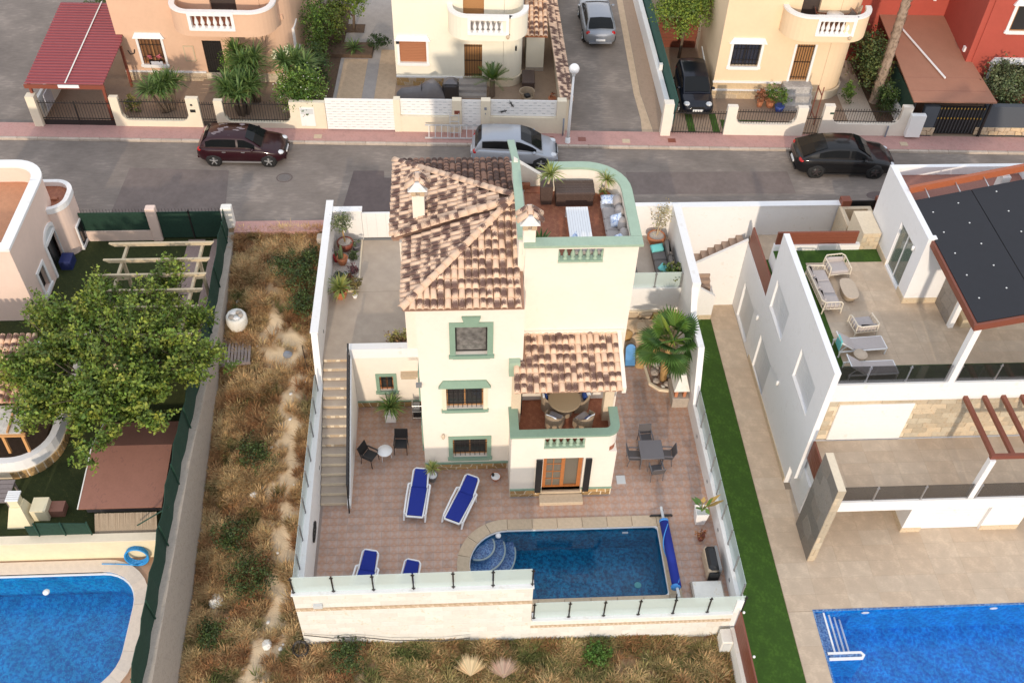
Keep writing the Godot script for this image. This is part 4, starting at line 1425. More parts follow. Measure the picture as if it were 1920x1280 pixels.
	for i in 16:
		var a := TAU * i / 16
		var c := TAU * (i + 1) / 16
		b.rod(Vector3(0.02, sin(a) * 0.2, cos(a) * 0.42), Vector3(0.02, sin(c) * 0.2, cos(c) * 0.42), 0.03, 0.03, 5)
	add("ring", b.mesh(), M.iron, orn)
	for k in [-0.2, 0.0, 0.2]:
		add("scroll", B.new().rod(Vector3(0.02, -0.15, k), Vector3(0.02, 0.15, k * 0.6), 0.015, 0.015, 4).mesh(), M.iron, orn)
	# front wall: high left part, low right part
	w = thing("front_wall", "high white block wall with frosted glass above, in front of the sun loungers", "wall", Vector3(-0.3, -2, 6.65))
	P("wall", B.new().box(-4.25, -3, 6.41, 3.75, 2.28, 6.62), M.oldwhite, w)
	var mt := shades(M.oldwhite, 4, 0.10, 0.015)
	stones(w, face(Vector3(-4.25, 1.42, 6.62), Vector3.BACK), 8.0, 0.8, 14, 3, mt, 0.004, 0.012, 0.02, "block")
	stones(w, face(Vector3(-4.25, -1.6, 6.62), Vector3.BACK), 8.0, 2.8, 13, 9, mt, 0.004, 0.012, 0.02, "block")
	P("brown_band", B.new().box(-4.25, 1.225, 6.62, 3.75, 1.40, 6.65), M.bandbrown, w)
	P("coping", B.new().box(-4.28, 2.281, 6.36, 3.78, 2.34, 6.68), M.white, w)
	glass_run(w, Vector3(-4.2, 2.34, 6.55), Vector3(3.72, 2.40, 6.55), 0.95, 6, M.frosted, M.iron)
	P("flood_lamp", B.new().box(-3.62, 1.55, 6.64, -3.32, 1.72, 6.75), M.shutter, w)
	w = thing("front_wall", "low white block wall with frosted glass, in front of the pool", "wall", Vector3(7.5, -2, 6.65))
	P("wall", B.new().box(3.75, -3, 6.41, 10.949, -0.02, 6.62), M.oldwhite, w)
	stones(w, face(Vector3(3.75, -1.9, 6.62), Vector3.BACK), 7.2, 1.3, 13, 4, mt, 0.004, 0.012, 0.02, "block")
	P("brown_band", B.new().box(3.75, -0.52, 6.62, 10.94, -0.38, 6.65), M.bandbrown, w)
	P("coping", B.new().box(3.79, -0.019, 6.36, 10.945, 0.04, 6.68), M.white, w)
	glass_run(w, Vector3(3.85, 0.04, 6.55), Vector3(11.25, 0.04, 6.55), 1.05, 6, M.frosted, M.iron)
	# right wall
	w = thing("right_boundary_wall", "stepped white wall with glass panels between the villa terrace and the green lawn strip", "wall", Vector3(11.1, -2.5, 0))
	b = B.new().box(10.95, -2.6, -10.75, 11.3, 4.55, -5.6)
	b.hexa([Vector3(10.95, -2.6, -5.0), Vector3(11.2, -2.6, -5.0), Vector3(11.2, -2.6, -5.6), Vector3(10.95, -2.6, -5.6), Vector3(10.95, 3.3, -5.0), Vector3(11.2, 3.3, -5.0), Vector3(11.2, 4.3, -5.6), Vector3(10.95, 4.3, -5.6)])
	b.box(10.95, -2.6, -5.0, 11.2, 3.3, -3.2)
	b.hexa([Vector3(10.95, -2.6, -2.3), Vector3(11.2, -2.6, -2.3), Vector3(11.2, -2.6, -3.2), Vector3(10.95, -2.6, -3.2), Vector3(10.95, 0.85, -2.3), Vector3(11.2, 0.85, -2.3), Vector3(11.2, 3.3, -3.2), Vector3(10.95, 3.3, -3.2)])
	b.box(10.95, -2.6, -2.3, 11.2, 0.85, 6.62)
	P("wall", b, M.white, w)
	glass_run(w, Vector3(11.1, 0.85, -2.2), Vector3(11.1, 0.85, 6.5), 0.95, 8, M.frosted, M.grey)
	for z in [-1.0, 1.2, 3.4, 5.5]:
		P("recessed_lamp", B.new().box(10.935, 0.4, z, 10.95, 0.52, z + 0.12), M.grey, w)
	# raised side patio at driveway level
	setting("side_patio", B.new().box(7.2, -0.1, -10.6, 10.95, 2.8, -7.3), M.driveway)
	w = thing("retaining_wall", "white retaining wall with a glass balustrade behind the fan palm", "wall", Vector3(9.2, 0, -7.2))
	P("wall", B.new().box(7.3, -0.1, -7.3, 10.95, 2.95, -7.0), M.white, w)
	glass_run(w, Vector3(7.6, 2.95, -7.1), Vector3(10.9, 2.95, -7.1), 0.85, 3, M.frosted, M.grey)
	var rocks := P("stone_facing", B.new().box(7.3, -0.1, -7.0, 10.95, 1.7, -6.9), M.mortar, w)
	stones(rocks, face(Vector3(7.4, 0, -6.9), Vector3.BACK), 3.5, 1.65, 6, 5, [M.cladding, M.brownstone, M.copestone], 0.03, 0.12, 0.35)
	# street side: white gate and wall pieces
	w = thing("street_wall", "white wall along the street at the top of the driveway, left of the gate", "wall", Vector3(-3.4, 2.8, -10.75))
	P("wall", B.new().box(-4.0, 2, -10.9, -2.75, 4.4, -10.65), M.white, w)
	P("coping", B.new().box(-4.0, 4.401, -10.95, -2.7, 4.46, -10.6), M.white, w)
	var g := thing("driveway_gate", "plain white sliding gate closing the driveway towards the street", "gate", Vector3(-1.7, 2.8, -10.75))
	P("leaf", B.new().box(-2.74, 2.88, -10.80, -0.55, 4.25, -10.70), M.white, g)
	for i in 5: P("rib", B.new().box(-2.55 + i * 0.42, 2.9, -10.70, -2.54 + i * 0.42, 4.24, -10.685), M.shutter, g)
	P("track", B.new().box(-2.74, 2.801, -10.72, -0.62, 2.83, -10.60), M.grey, g)
	w = thing("street_wall", "white wall along the street behind the side patio", "wall", Vector3(9.2, 2.8, -10.75))
	P("wall", B.new().box(7.2, 2, -10.9, 10.95, 4.5, -10.65), M.white, w)
	P("recessed_lamp", B.new().box(9.0, 3.9, -10.65, 9.12, 4.0, -10.63), M.grey, w)


func pool_outline(o: float) -> Array:
	var p := []
	for i in 21:
		var a := -PI * 0.5 - PI * i / 20
		p.append(Vector2(3.1 + cos(a) * (1.46 + o), 4.36 + sin(a) * (1.46 + o)))
	var r := 0.18 + o * 0.5
	for q in [[8.8 + o - r, 5.82 + o - r, PI * 0.5], [8.8 + o - r, 2.90 - o + r, 0.0]]:
		for i in 6:
			var a: float = q[2] - PI * 0.5 * i / 5
			p.append(Vector2(q[0] + cos(a) * r, q[1] + sin(a) * r))
	return p


func pool(inner: Array):
	var t := thing("swimming_pool", "deep blue mosaic pool with rounded left end and tan stone edge, on the villa terrace", "swimming pool", Vector3(5.2, 0, 4.36))
	var b := B.new()
	var n := inner.size()
	for i in n:   # walls face inwards
		var p: Vector2 = inner[i]
		var q: Vector2 = inner[(i + 1) % n]
		b.quad(b.V(p, -1.5), b.V(p, -0.03), b.V(q, -0.03), b.V(q, -1.5))
	b.sheet(inner, -1.5)
	P("basin", b, M.mosaicdark, t)
	P("water", B.new().sheet(pool_outline(-0.003), -0.16), M.darkwater, t)
	b = B.new()
	b.band(pool_outline(0.015), 0.07, -0.10, -0.022, true)
	P("white_rim", b, M.plastic, t)
	# coping stones
	var o1 := pool_outline(0.0)
	var cm := shades(M.copestone, 4, 0.12, 0.03)
	for i in 7:
		var poly := []
		for k in 4:
			var a := -PI * 0.5 - PI * (i + 0.012 + k * 0.976 / 3.0) / 7.0
			poly.append(Vector2(3.1 + cos(a) * 1.46, 4.36 + sin(a) * 1.46))
		for k in 4:
			var a := -PI * 0.5 - PI * (i + 0.988 - k * 0.976 / 3.0) / 7.0
			poly.append(Vector2(3.1 + cos(a) * 1.92, 4.36 + sin(a) * 1.92))
		P("coping_stone", B.new().prism(poly, -0.03, 0.035), cm[i % 4], t)
	for i in 6:
		var x := 3.1 + i * 0.95
		for z in [[2.44, 2.90], [5.82, 6.28]]:
			P("coping_stone", B.new().bevel(x + 0.006, -0.03, z[0], x + 0.944, 0.035, z[1], 0.015), cm[(i * 3 + int(z[0])) % 4], t)
	for i in 3:
		P("coping_stone", B.new().bevel(8.8, -0.03, 2.90 + i * 0.975, 9.26, 0.035, 2.894 + (i + 1) * 0.975, 0.015), cm[i], t)
	for c in [[2.44, 2.894], [5.826, 6.28]]:
		P("coping_stone", B.new().prism(rounded(8.806, c[0], 9.26, c[1], [0, 0.2 if c[0] < 3 else 0.0, 0.2 if c[0] > 3 else 0.0, 0]), -0.03, 0.035), cm[3], t)
	# curved steps in the rounded end
	for k in 3:
		var disc := PackedVector2Array()
		var rad: float = [0.62, 1.02, 1.42][k]
		for i in 40:
			disc.append(Vector2(1.98 + cos(TAU * i / 40) * rad, 3.36 + sin(TAU * i / 40) * rad))
		var clip := Geometry2D.intersect_polygons(disc, PackedVector2Array(pool_outline(-0.01)))
		if clip.is_empty(): continue
		P("step", B.new().prism(Array(clip[0]), -1.49, -0.28 - k * 0.27), M.mosaiclight, t)
		var edge := []
		for i in 41:
			var a := TAU * i / 40.0
			var p := Vector2(1.98 + cos(a) * rad, 3.36 + sin(a) * rad)
			if Geometry2D.is_point_in_polygon(p, PackedVector2Array(pool_outline(-0.05))): edge.append([fposmod(a + 2.2, TAU), p])
		edge.sort_custom(func(a, c): return a[0] < c[0])
		P("step_edge", B.new().band(edge.map(func(e): return e[1]), 0.055, -0.32 - k * 0.27, -0.272 - k * 0.27), M.stepedge, t)
	P("floor_drain", B.new().lathe([Vector2(0.13, -1.497), Vector2(0.13, -1.47), Vector2(0, -1.46)], 14, Vector3(8.0, 0, 4.55)), M.turquoise, t)
	P("pool_light", B.new().box(7.5, -0.45, 2.905, 7.72, -0.36, 2.93), M.plastic, t)
	var fl := thing("chlorine_float", "small white float on the water by the pool steps", "float", Vector3(2.75, -0.15, 3.05))
	add("float", B.new().smooth().lathe([Vector2(0.02, -0.05), Vector2(0.10, -0.02), Vector2(0.11, 0.04), Vector2(0.05, 0.09), Vector2(0, 0.1)], 12).mesh(), M.plastic, fl)
	var rl := thing("pool_cover_roller", "rolled blue pool cover with light blue straps on a reel along the right pool edge", "pool cover", Vector3(9.05, 0, 4.3))
	P("cover_roll", B.new().smooth().rod(Vector3(8.98, 0.42, 2.95), Vector3(9.02, 0.42, 5.75), 0.17, 0.17, 14), M.blue, rl)
	b = B.new().smooth()
	var prev := Vector3()
	for i in 41:
		var a := i * 0.16
		var p := Vector3(8.98 + cos(a + 1.0) * 0.18, 0.42 + sin(a + 1.0) * 0.18, 3.2 + i * 0.062)
		if i > 0: b.rod(prev, p, 0.022, 0.022, 5, false)
		prev = p
	P("strap", b, M.turqblue, rl)
	for z in [2.95, 5.70]:
		P("end_strap", B.new().smooth().rod(Vector3(8.98, 0.42, z), Vector3(8.98, 0.42, z + 0.09), 0.178, 0.178, 14), M.turqblue, rl)
	P("shaft", B.new().rod(Vector3(8.97, 0.42, 2.35), Vector3(9.03, 0.42, 6.15), 0.055, 0.055, 8), M.shutter, rl)
	for z in [2.5, 6.05]:
		P("stand", B.new().bar(Vector3(8.6, 0.08, z), Vector3(9.4, 0.08, z), 0.07, 0.06).bar(Vector3(9.0, 0.08, z), Vector3(9.0, 0.45, z), 0.07, 0.07), M.iron, rl)
	for k in [[8.6, 2.5], [9.4, 2.5], [8.6, 6.05], [9.4, 6.05]]:
		P("castor", B.new().smooth().ball(Vector3(k[0], 0.05, k[1]), Vector3(0.05, 0.05, 0.04)), M.black, rl)


# ---------- things on the villa's plot ----------
func on_terrace():
	lounger("blue sun lounger, the nearer of the two to the outdoor stairs, by the potted yucca", Vector3(-0.27, 0, 1.45), -0.13)
	lounger("blue sun lounger turned towards the curved pool steps", Vector3(1.42, 0, 1.78), -0.44)
	lounger("blue sun lounger half hidden behind the front wall, nearest the left boundary wall", Vector3(-2.12, 0, 5.0), -0.22)
	lounger("blue sun lounger of which only the head shows above the front wall glass", Vector3(-0.62, 0, 5.45), -0.25)
	tube_chair("garden_chair", "black sling garden chair turned sideways, left of the round white table", Vector3(-2.2, 0, -0.45), 1.05, M.iron, M.black, "black sling chairs at the round table")
	tube_chair("garden_chair", "black sling garden chair facing the pool, right of the round white table", Vector3(-0.98, 0, -1.0), -0.05, M.iron, M.black, "black sling chairs at the round table")
	var t := thing("side_table", "small round white table between two black garden chairs", "table", Vector3(-1.6, 0, -0.62))
	add("tabletop", B.new().smooth().lathe([Vector2(0, 0.45), Vector2(0.29, 0.45), Vector2(0.30, 0.47), Vector2(0.29, 0.49), Vector2(0, 0.49)], 20).mesh(), M.plastic, t)
	for i in 3:
		var a := TAU * i / 3
		add("leg", B.new().rod(Vector3(cos(a) * 0.2, 0.45, sin(a) * 0.2), Vector3(cos(a) * 0.24, 0, sin(a) * 0.24), 0.015).mesh(), M.plastic, t)
	t = thing("white_planter", "square white planter with a spiky yucca against the cream utility wall", "planter", Vector3(-1.45, 0, -2.62))
	add("pot", B.new().bevel(-0.22, 0, -0.22, 0.22, 0.45, 0.22, 0.015).mesh(), M.white, t)
	var b := B.new()
	blades(b, Vector3(0, 0.75, 0), 90, 0.78, 0.055, YUCCA, 0.98, 0.4)
	add("leaves", b.mesh(), M.leaf, t)
	t = thing("wash_trolley", "small metal trolley with dark tubs in the corner beside the villa wall", "trolley", Vector3(-0.35, 0, -2.75))
	b = B.new()
	for q in [[-0.2, -0.2], [0.2, -0.2], [-0.2, 0.2], [0.2, 0.2]]: b.rod(Vector3(q[0], 0, q[1]), Vector3(q[0], 0.85, q[1]), 0.015)
	for y in [0.1, 0.5, 0.85]:
		b.rod(Vector3(-0.2, y, 0.2), Vector3(0.2, y, 0.2), 0.012).rod(Vector3(-0.2, y, -0.2), Vector3(-0.2, y, 0.2), 0.012).rod(Vector3(0.2, y, -0.2), Vector3(0.2, y, 0.2), 0.012)
	add("frame", b.mesh(), M.steel, t)
	add("tub", B.new().bevel(-0.17, 0.12, -0.17, 0.17, 0.4, 0.17, 0.03).mesh(), M.black, t)
	add("tub", B.new().bevel(-0.17, 0.52, -0.17, 0.12, 0.7, 0.17, 0.03).mesh(), M.grey, t)
	t = pot_plant("pot_plant", "dark pot of white pebbles with a small spiky yucca against the villa", "potted plant", Vector3(0.28, 0, 0.5), [Vector2(0.14, 0), Vector2(0.2, 0.3), Vector2(0.22, 0.32), Vector2(0.19, 0.32), Vector2(0.18, 0.29)], M.grey)
	add("pebbles", B.new().smooth().lathe([Vector2(0.185, 0.29), Vector2(0.1, 0.33), Vector2(0, 0.34)], 14).mesh(), M.plastic, t)
	b = B.new().rod(Vector3(0, 0.3, 0), Vector3(0.0, 0.72, -0.02), 0.03)
	add("stem", b.mesh(), M.concrete, t)
	b = B.new()
	blades(b, Vector3(0, 0.74, -0.02), 60, 0.42, 0.035, AGAVE, 0.98, 0.2)
	add("leaves", b.mesh(), M.leaf, t)
	t = pot_plant("pot_plant", "low terracotta bowl of white pebbles on the terrace below the grilled window", "potted plant", Vector3(2.74, 0, 0.55), [Vector2(0.12, 0), Vector2(0.21, 0.2), Vector2(0.2, 0.21), Vector2(0.18, 0.18)], M.pot)
	add("pebbles", B.new().smooth().lathe([Vector2(0.185, 0.18), Vector2(0.1, 0.21), Vector2(0, 0.22)], 14).mesh(), M.plastic, t)
	add("ornament", B.new().smooth().ball(Vector3(-0.1, 0.27, -0.02), Vector3(0.06, 0.08, 0.07)).mesh(), M.black, t)
	t = thing("patio_table", "square grey garden table on the terrace right of the villa", "table", Vector3(8.92, 0, -0.15))
	add("tabletop", B.new().bevel(-0.47, 0.70, -0.47, 0.47, 0.74, 0.47, 0.015).mesh(), M.slategrey, t)
	for q in [[-0.42, -0.42], [0.42, -0.42], [-0.42, 0.42], [0.42, 0.42]]:
		add("leg", B.new().box(q[0] - 0.02, 0, q[1] - 0.02, q[0] + 0.02, 0.70, q[1] + 0.02).mesh(), M.slategrey, t)
	for c in [[8.85, -0.95, 0.05, "grey garden chair behind the square grey table"], [9.55, -0.1, -1.65, "grey garden chair right of the square grey table, near the glass wall"], [9.05, 0.62, PI + 0.1, "grey garden chair on the pool side of the square grey table"], [8.28, -0.1, 1.5, "grey garden chair between the villa and the square grey table"]]:
		tube_chair("garden_chair", c[3], Vector3(c[0], 0, c[1]), c[2], M.slategrey, M.slatefab, "grey chairs at the square table")
	t = thing("heat_pump", "pool heat pump with beige casing and black fan top by the right wall", "heat pump", Vector3(10.45, 0, 4.75))
	add("casing", B.new().bevel(-0.22, 0.05, -0.55, 0.16, 0.62, 0.55, 0.08).mesh(), M.copestone, t)
	add("fan_grille", B.new().bevel(-0.20, 0.621, -0.5, 0.22, 0.72, 0.5, 0.1).mesh(), M.black, t)
	add("side_panel", B.new().bevel(-0.2, 0.05, 0.551, 0.2, 0.6, 0.60, 0.04).mesh(), M.black, t)
	add("back_panel", B.new().box(0.161, 0.05, -0.5, 0.27, 0.68, 0.5).mesh(), M.grey, t)
	t = thing("pump_hatch", "low white hatch box in the front right corner of the terrace", "hatch", Vector3(10.2, 0, 5.85))
	add("box", B.new().box(-0.6, 0, -0.45, 0.55, 0.18, 0.45).mesh(), M.concrete, t)
	add("lid", B.new().bevel(-0.55, 0.181, -0.41, 0.5, 0.24, 0.41, 0.02).mesh(), M.oldwhite, t)
	t = thing("tall_planter", "tall white planter with broad banana-like leaves beside the glass wall", "planter", Vector3(10.42, 0, 2.75))
	b = B.new()
	b.x = Transform3D(Basis(Vector3.UP, PI / 4), Vector3.ZERO)
	b.lathe([Vector2(0.24, 0), Vector2(0.34, 0.75), Vector2(0.30, 0.75), Vector2(0.28, 0.68), Vector2(0, 0.68)], 4)
	add("pot", b.mesh(), M.white, t)
	for i in 9:
		var a := i * 2.4
		var top := Vector3(cos(a) * (0.3 + 0.25 * (i % 3)), 1.55 - 0.18 * (i % 4), sin(a) * (0.3 + 0.2 * (i % 2)))
		b = B.new()
		var s := Vector3(-sin(a), 0, cos(a)) * 0.10
		var mid := Vector3(cos(a) * 0.12, 1.0, sin(a) * 0.12)
		b.col(tint([Color(0.16, 0.26, 0.05), Color(0.10, 0.2, 0.04), Color(0.40, 0.28, 0.08)][i % 3], 0.1))
		b.bar(Vector3(0, 0.66, 0), mid, 0.025, 0.025)
		var m2 := mid.lerp(top, 0.45)
		b.quad(mid - s * 0.2, mid + s * 0.2, m2 + s, m2 - s)
		b.tri(m2 - s, m2 + s, top)
		add("leaf", b.mesh(), M.leaf, t)
	t = pot_plant("pot_plant", "brown clay pot with a withered plant between the tall planter and the heat pump", "potted plant", Vector3(10.33, 0, 3.55), [Vector2(0.1, 0), Vector2(0.16, 0.22), Vector2(0.14, 0.22), Vector2(0.12, 0.18), Vector2(0, 0.18)], M.redpot)
	bush_node("twigs", t, Vector3(0, 0.3, 0), Vector3(0.22, 0.15, 0.2), 10, 8, 0.09, [Color(0.22, 0.07, 0.03), Color(0.3, 0.13, 0.05)])
	# barbecue, palm in its bed, rocks, mirror
	t = thing("barbecue", "pale masonry barbecue with pyramid hood against the right wall", "barbecue", Vector3(10.62, 0, -3.4))
	add("base", B.new().box(-0.35, 0, -0.5, 0.32, 0.55, 0.55).mesh(), M.concrete, t)
	add("worktop", B.new().bevel(-0.4, 0.551, -0.55, 0.32, 0.62, 0.6, 0.015).mesh(), M.concrete, t)
	for x in [-0.3, 0.05]:
		add("brick_pier", B.new().box(x, 0.621, 0.2, x + 0.12, 0.95, 0.5).mesh(), M.cladpot, t)
	add("hood", B.new().hexa([Vector3(-0.36, 0.951, 0.5), Vector3(0.3, 0.951, 0.5), Vector3(0.3, 0.951, -0.5), Vector3(-0.36, 0.951, -0.5), Vector3(-0.08, 1.5, 0.08), Vector3(0.15, 1.5, 0.08), Vector3(0.15, 1.5, -0.25), Vector3(-0.08, 1.5, -0.25)]).mesh(), M.oldwhite, t)
	t = thing("rock_bed", "low cream-edged bed of white and grey rocks around the fan palm", "planting bed", Vector3(10.15, 0, -4.25))
	add("edging", B.new().band([Vector2(-0.72, -1.2), Vector2(-0.62, 0.1), Vector2(-0.25, 0.45), Vector2(0.3, 0.55)], 0.09, 0, 0.14).mesh(), M.wallcream, t)
	for i in 26:
		var rr := rng.randf_range(0.08, 0.17)
		var p := Vector3(rng.randf_range(-0.5, 0.5), 0.1, rng.randf_range(-1.0, 0.4))
		if p.x < -0.2 and p.z > 0.1: continue
		add("rock", rock_mesh(rr), [M.pebble, M.oldwhite, M.concrete][i % 3], t, p, rng.randf() * 6)
	t = thing("fan_palm", "young fan palm with broad green fans in the rock bed behind the villa", "palm", Vector3(10.15, 0, -4.4))
	b = B.new().smooth()
	b.rod(Vector3(0, 0, 0), Vector3(-0.05, 1.2, 0), 0.15, 0.18, 10)
	b.rod(Vector3(-0.05, 1.2, 0), Vector3(0.0, 2.35, 0.02), 0.18, 0.11, 10)
	add("trunk", b.mesh(), M.brownstone, t)
	b = B.new()
	for i in 40:
		var a := rng.randf() * TAU
		var y := rng.randf_range(0.2, 2.2)
		b.tri(Vector3(cos(a) * 0.15, y, sin(a) * 0.15), Vector3(cos(a + 0.4) * 0.15, y, sin(a + 0.4) * 0.15), Vector3(cos(a + 0.2) * 0.3, y + 0.18, sin(a + 0.2) * 0.3))
	add("bark_scales", b.mesh(), M.cladding, t)
	for i in 18:
		var a := i * 2.4 + 0.5
		var el: float = [1.3, 0.95, 0.6, 0.25, -0.15, -0.6][i / 3]
		fan(t, Vector3(0, 2.3, 0), a, el, 0.62 + 0.12 * (i % 3), 0.92 + 0.08 * (i % 2), i == 1)
	var bank := setting("rock_bank", B.new().hexa([Vector3(7.4, -0.05, -5.35), Vector3(10.95, -0.05, -5.35), Vector3(10.95, -0.05, -6.7), Vector3(7.4, -0.05, -6.7), Vector3(7.4, 0.1, -5.4), Vector3(10.95, 0.1, -5.4), Vector3(10.95, 1.4, -6.7), Vector3(7.4, 1.4, -6.7)]), M.cladding)
	for i in 30:
		var q := Vector3(rng.randf_range(7.6, 10.7), 0, rng.randf_range(-6.6, -5.4))
		q.y = (-5.4 - q.z) * 1.0
		add("rock", rock_mesh(rng.randf_range(0.22, 0.4)), [M.cladding, M.copestone, M.brownstone][i % 3], bank, q, rng.randf() * 6)
	t = thing("arched_mirror", "arched mirror in a dark frame leaning on the rocks behind the villa", "mirror", Vector3(8.82, 0, -5.2))
	var arch := [Vector2(-0.26, 0), Vector2(0.26, 0)]
	var archi := [Vector2(-0.21, 0.06), Vector2(0.21, 0.06)]
	for i in 11:
		arch.append(Vector2(cos(PI * i / 10) * 0.26, 0.85 + sin(PI * i / 10) * 0.26))
		archi.append(Vector2(cos(PI * i / 10) * 0.21, 0.85 + sin(PI * i / 10) * 0.21))
	b = B.new()
	b.x = Transform3D(Basis(Vector3.RIGHT, PI / 2 - 0.45), Vector3.ZERO)
	b.prism(arch.map(func(p): return Vector2(p.x, -p.y)), -0.02, 0.02)
	add("frame", b.mesh(), M.iron, t)
	b = B.new()
	b.x = Transform3D(Basis(Vector3.RIGHT, PI / 2 - 0.45), Vector3.ZERO)
	b.sheet(archi.map(func(p): return Vector2(p.x, -p.y)), 0.024)
	add("mirror_glass", b.mesh(), M.mirror, t)
	t = thing("garden_screen", "small white garden frame beside the porch wall", "frame", Vector3(7.35, 0, 0.1))
	add("frame", B.new().box(-0.02, 0, -0.3, 0.02, 1.6, -0.26).box(-0.02, 0, 0.26, 0.02, 1.6, 0.3).box(-0.02, 1.56, -0.26, 0.02, 1.6, 0.26).box(-0.02, 0.8, -0.26, 0.02, 0.84, 0.26).mesh(), M.plastic, t)
	tag(add("paving_patch", B.new().box(7.5, 0.003, 0.55, 7.85, 0.02, 0.95).mesh(), M.shutter), "pale square drain cover in the terrace beside the porch", "drain cover")


func rock_mesh(r: float) -> ArrayMesh:
	var b := B.new()
	b.x = Transform3D(Basis(Vector3(rng.randf(), rng.randf(), rng.randf() + 0.1).normalized(), rng.randf() * 6).scaled(Vector3(rng.randf_range(0.8, 1.4), rng.randf_range(0.55, 0.9), rng.randf_range(0.8, 1.3)) * r), Vector3.ZERO)
	b.lathe([Vector2(0, -1), Vector2(0.75, -0.6), Vector2(1, 0.05), Vector2(0.7, 0.65), Vector2(0, 0.9)], 6)
	return b.mesh()


func fan(t: Node, o: Vector3, a: float, el: float, stalk: float, r: float, pale := false):
	var d := Vector3(cos(a) * cos(el), sin(el), sin(a) * cos(el))
	var s := Vector3(-sin(a), 0, cos(a))
	var h := o + d * stalk
	var n := d.cross(s).normalized()
	if n.y < 0: n = -n
	var b := B.new()
	var c: Color = Color(0.20, 0.27, 0.04) if pale else [Color(0.075, 0.155, 0.025), Color(0.11, 0.2, 0.03), Color(0.05, 0.11, 0.02)][rng.randi() % 3]
	b.col(Color(0.16, 0.18, 0.05))
	b.bar(o, h, 0.03, 0.03)
	var m := 22
	for i in m:
		var w := lerpf(-1.9, 1.9, (i + 0.5) / m)
		var e := (d * cos(w) + s * sin(w)).normalized()
		var f := (d * cos(w + 0.085) + s * sin(w + 0.085)).normalized()
		var g := (d * cos(w - 0.085) + s * sin(w - 0.085)).normalized()
		var l := r * (1.0 - 0.25 * absf(w) / 1.9) * rng.randf_range(0.92, 1.05)
		b.col(tint(c, 0.16))
		var p := h + e * l * 0.62 + n * 0.035
		var tip := h + e * l + Vector3.DOWN * 0.10 * r
		b.quad(h, h + g * l * 0.62, p, p)
		b.tri(h, h + g * l * 0.62 - n * 0.02, p)
		b.tri(h, p, h + f * l * 0.62 - n * 0.02)
		b.tri(p, h + g * l * 0.62 - n * 0.02, tip)
		b.tri(p, tip, h + f * l * 0.62 - n * 0.02)
	add("fan_leaf", b.mesh(), M.leaf, t)


func print_fabric() -> StandardMaterial3D:   # white cloth with loose blue leaf prints
	var im := Image.create(128, 128, false, Image.FORMAT_RGB8)
	im.fill(Color(0.86, 0.89, 0.93))
	var r := RandomNumberGenerator.new()
	r.seed = 9
	for k in 34:
		var c := Vector2(r.randf() * 128, r.randf() * 128)
		var a := r.randf() * TAU
		var col: Color = [Color(0.25, 0.42, 0.72), Color(0.45, 0.62, 0.84), Color(0.15, 0.27, 0.55)][k % 3]
		for i in 60:
			var u := r.randf_range(-1, 1)
			var v := r.randf_range(-1, 1) * (1 - u * u) * 0.4
			var p := c + Vector2(u, v).rotated(a) * 12
			im.set_pixel(posmod(int(p.x), 128), posmod(int(p.y), 128), col)
			im.set_pixel(posmod(int(p.x) + 1, 128), posmod(int(p.y), 128), col)
	var m := StandardMaterial3D.new()
	m.albedo_texture = ImageTexture.create_from_image(im)
	m.uv1_triplanar = true
	m.uv1_scale = Vector3.ONE * 1.6
	m.roughness = 0.95
	return m


func cushion(label: String, at: Vector3, e: Vector3, m: Material, w := 0.45, h := 0.45):
	var o: Node3D = tag(add("cushion", cushion_mesh(w, h, 0.15), m), label, "cushion", "")
	o.transform = Transform3D(Basis.from_euler(e), at)


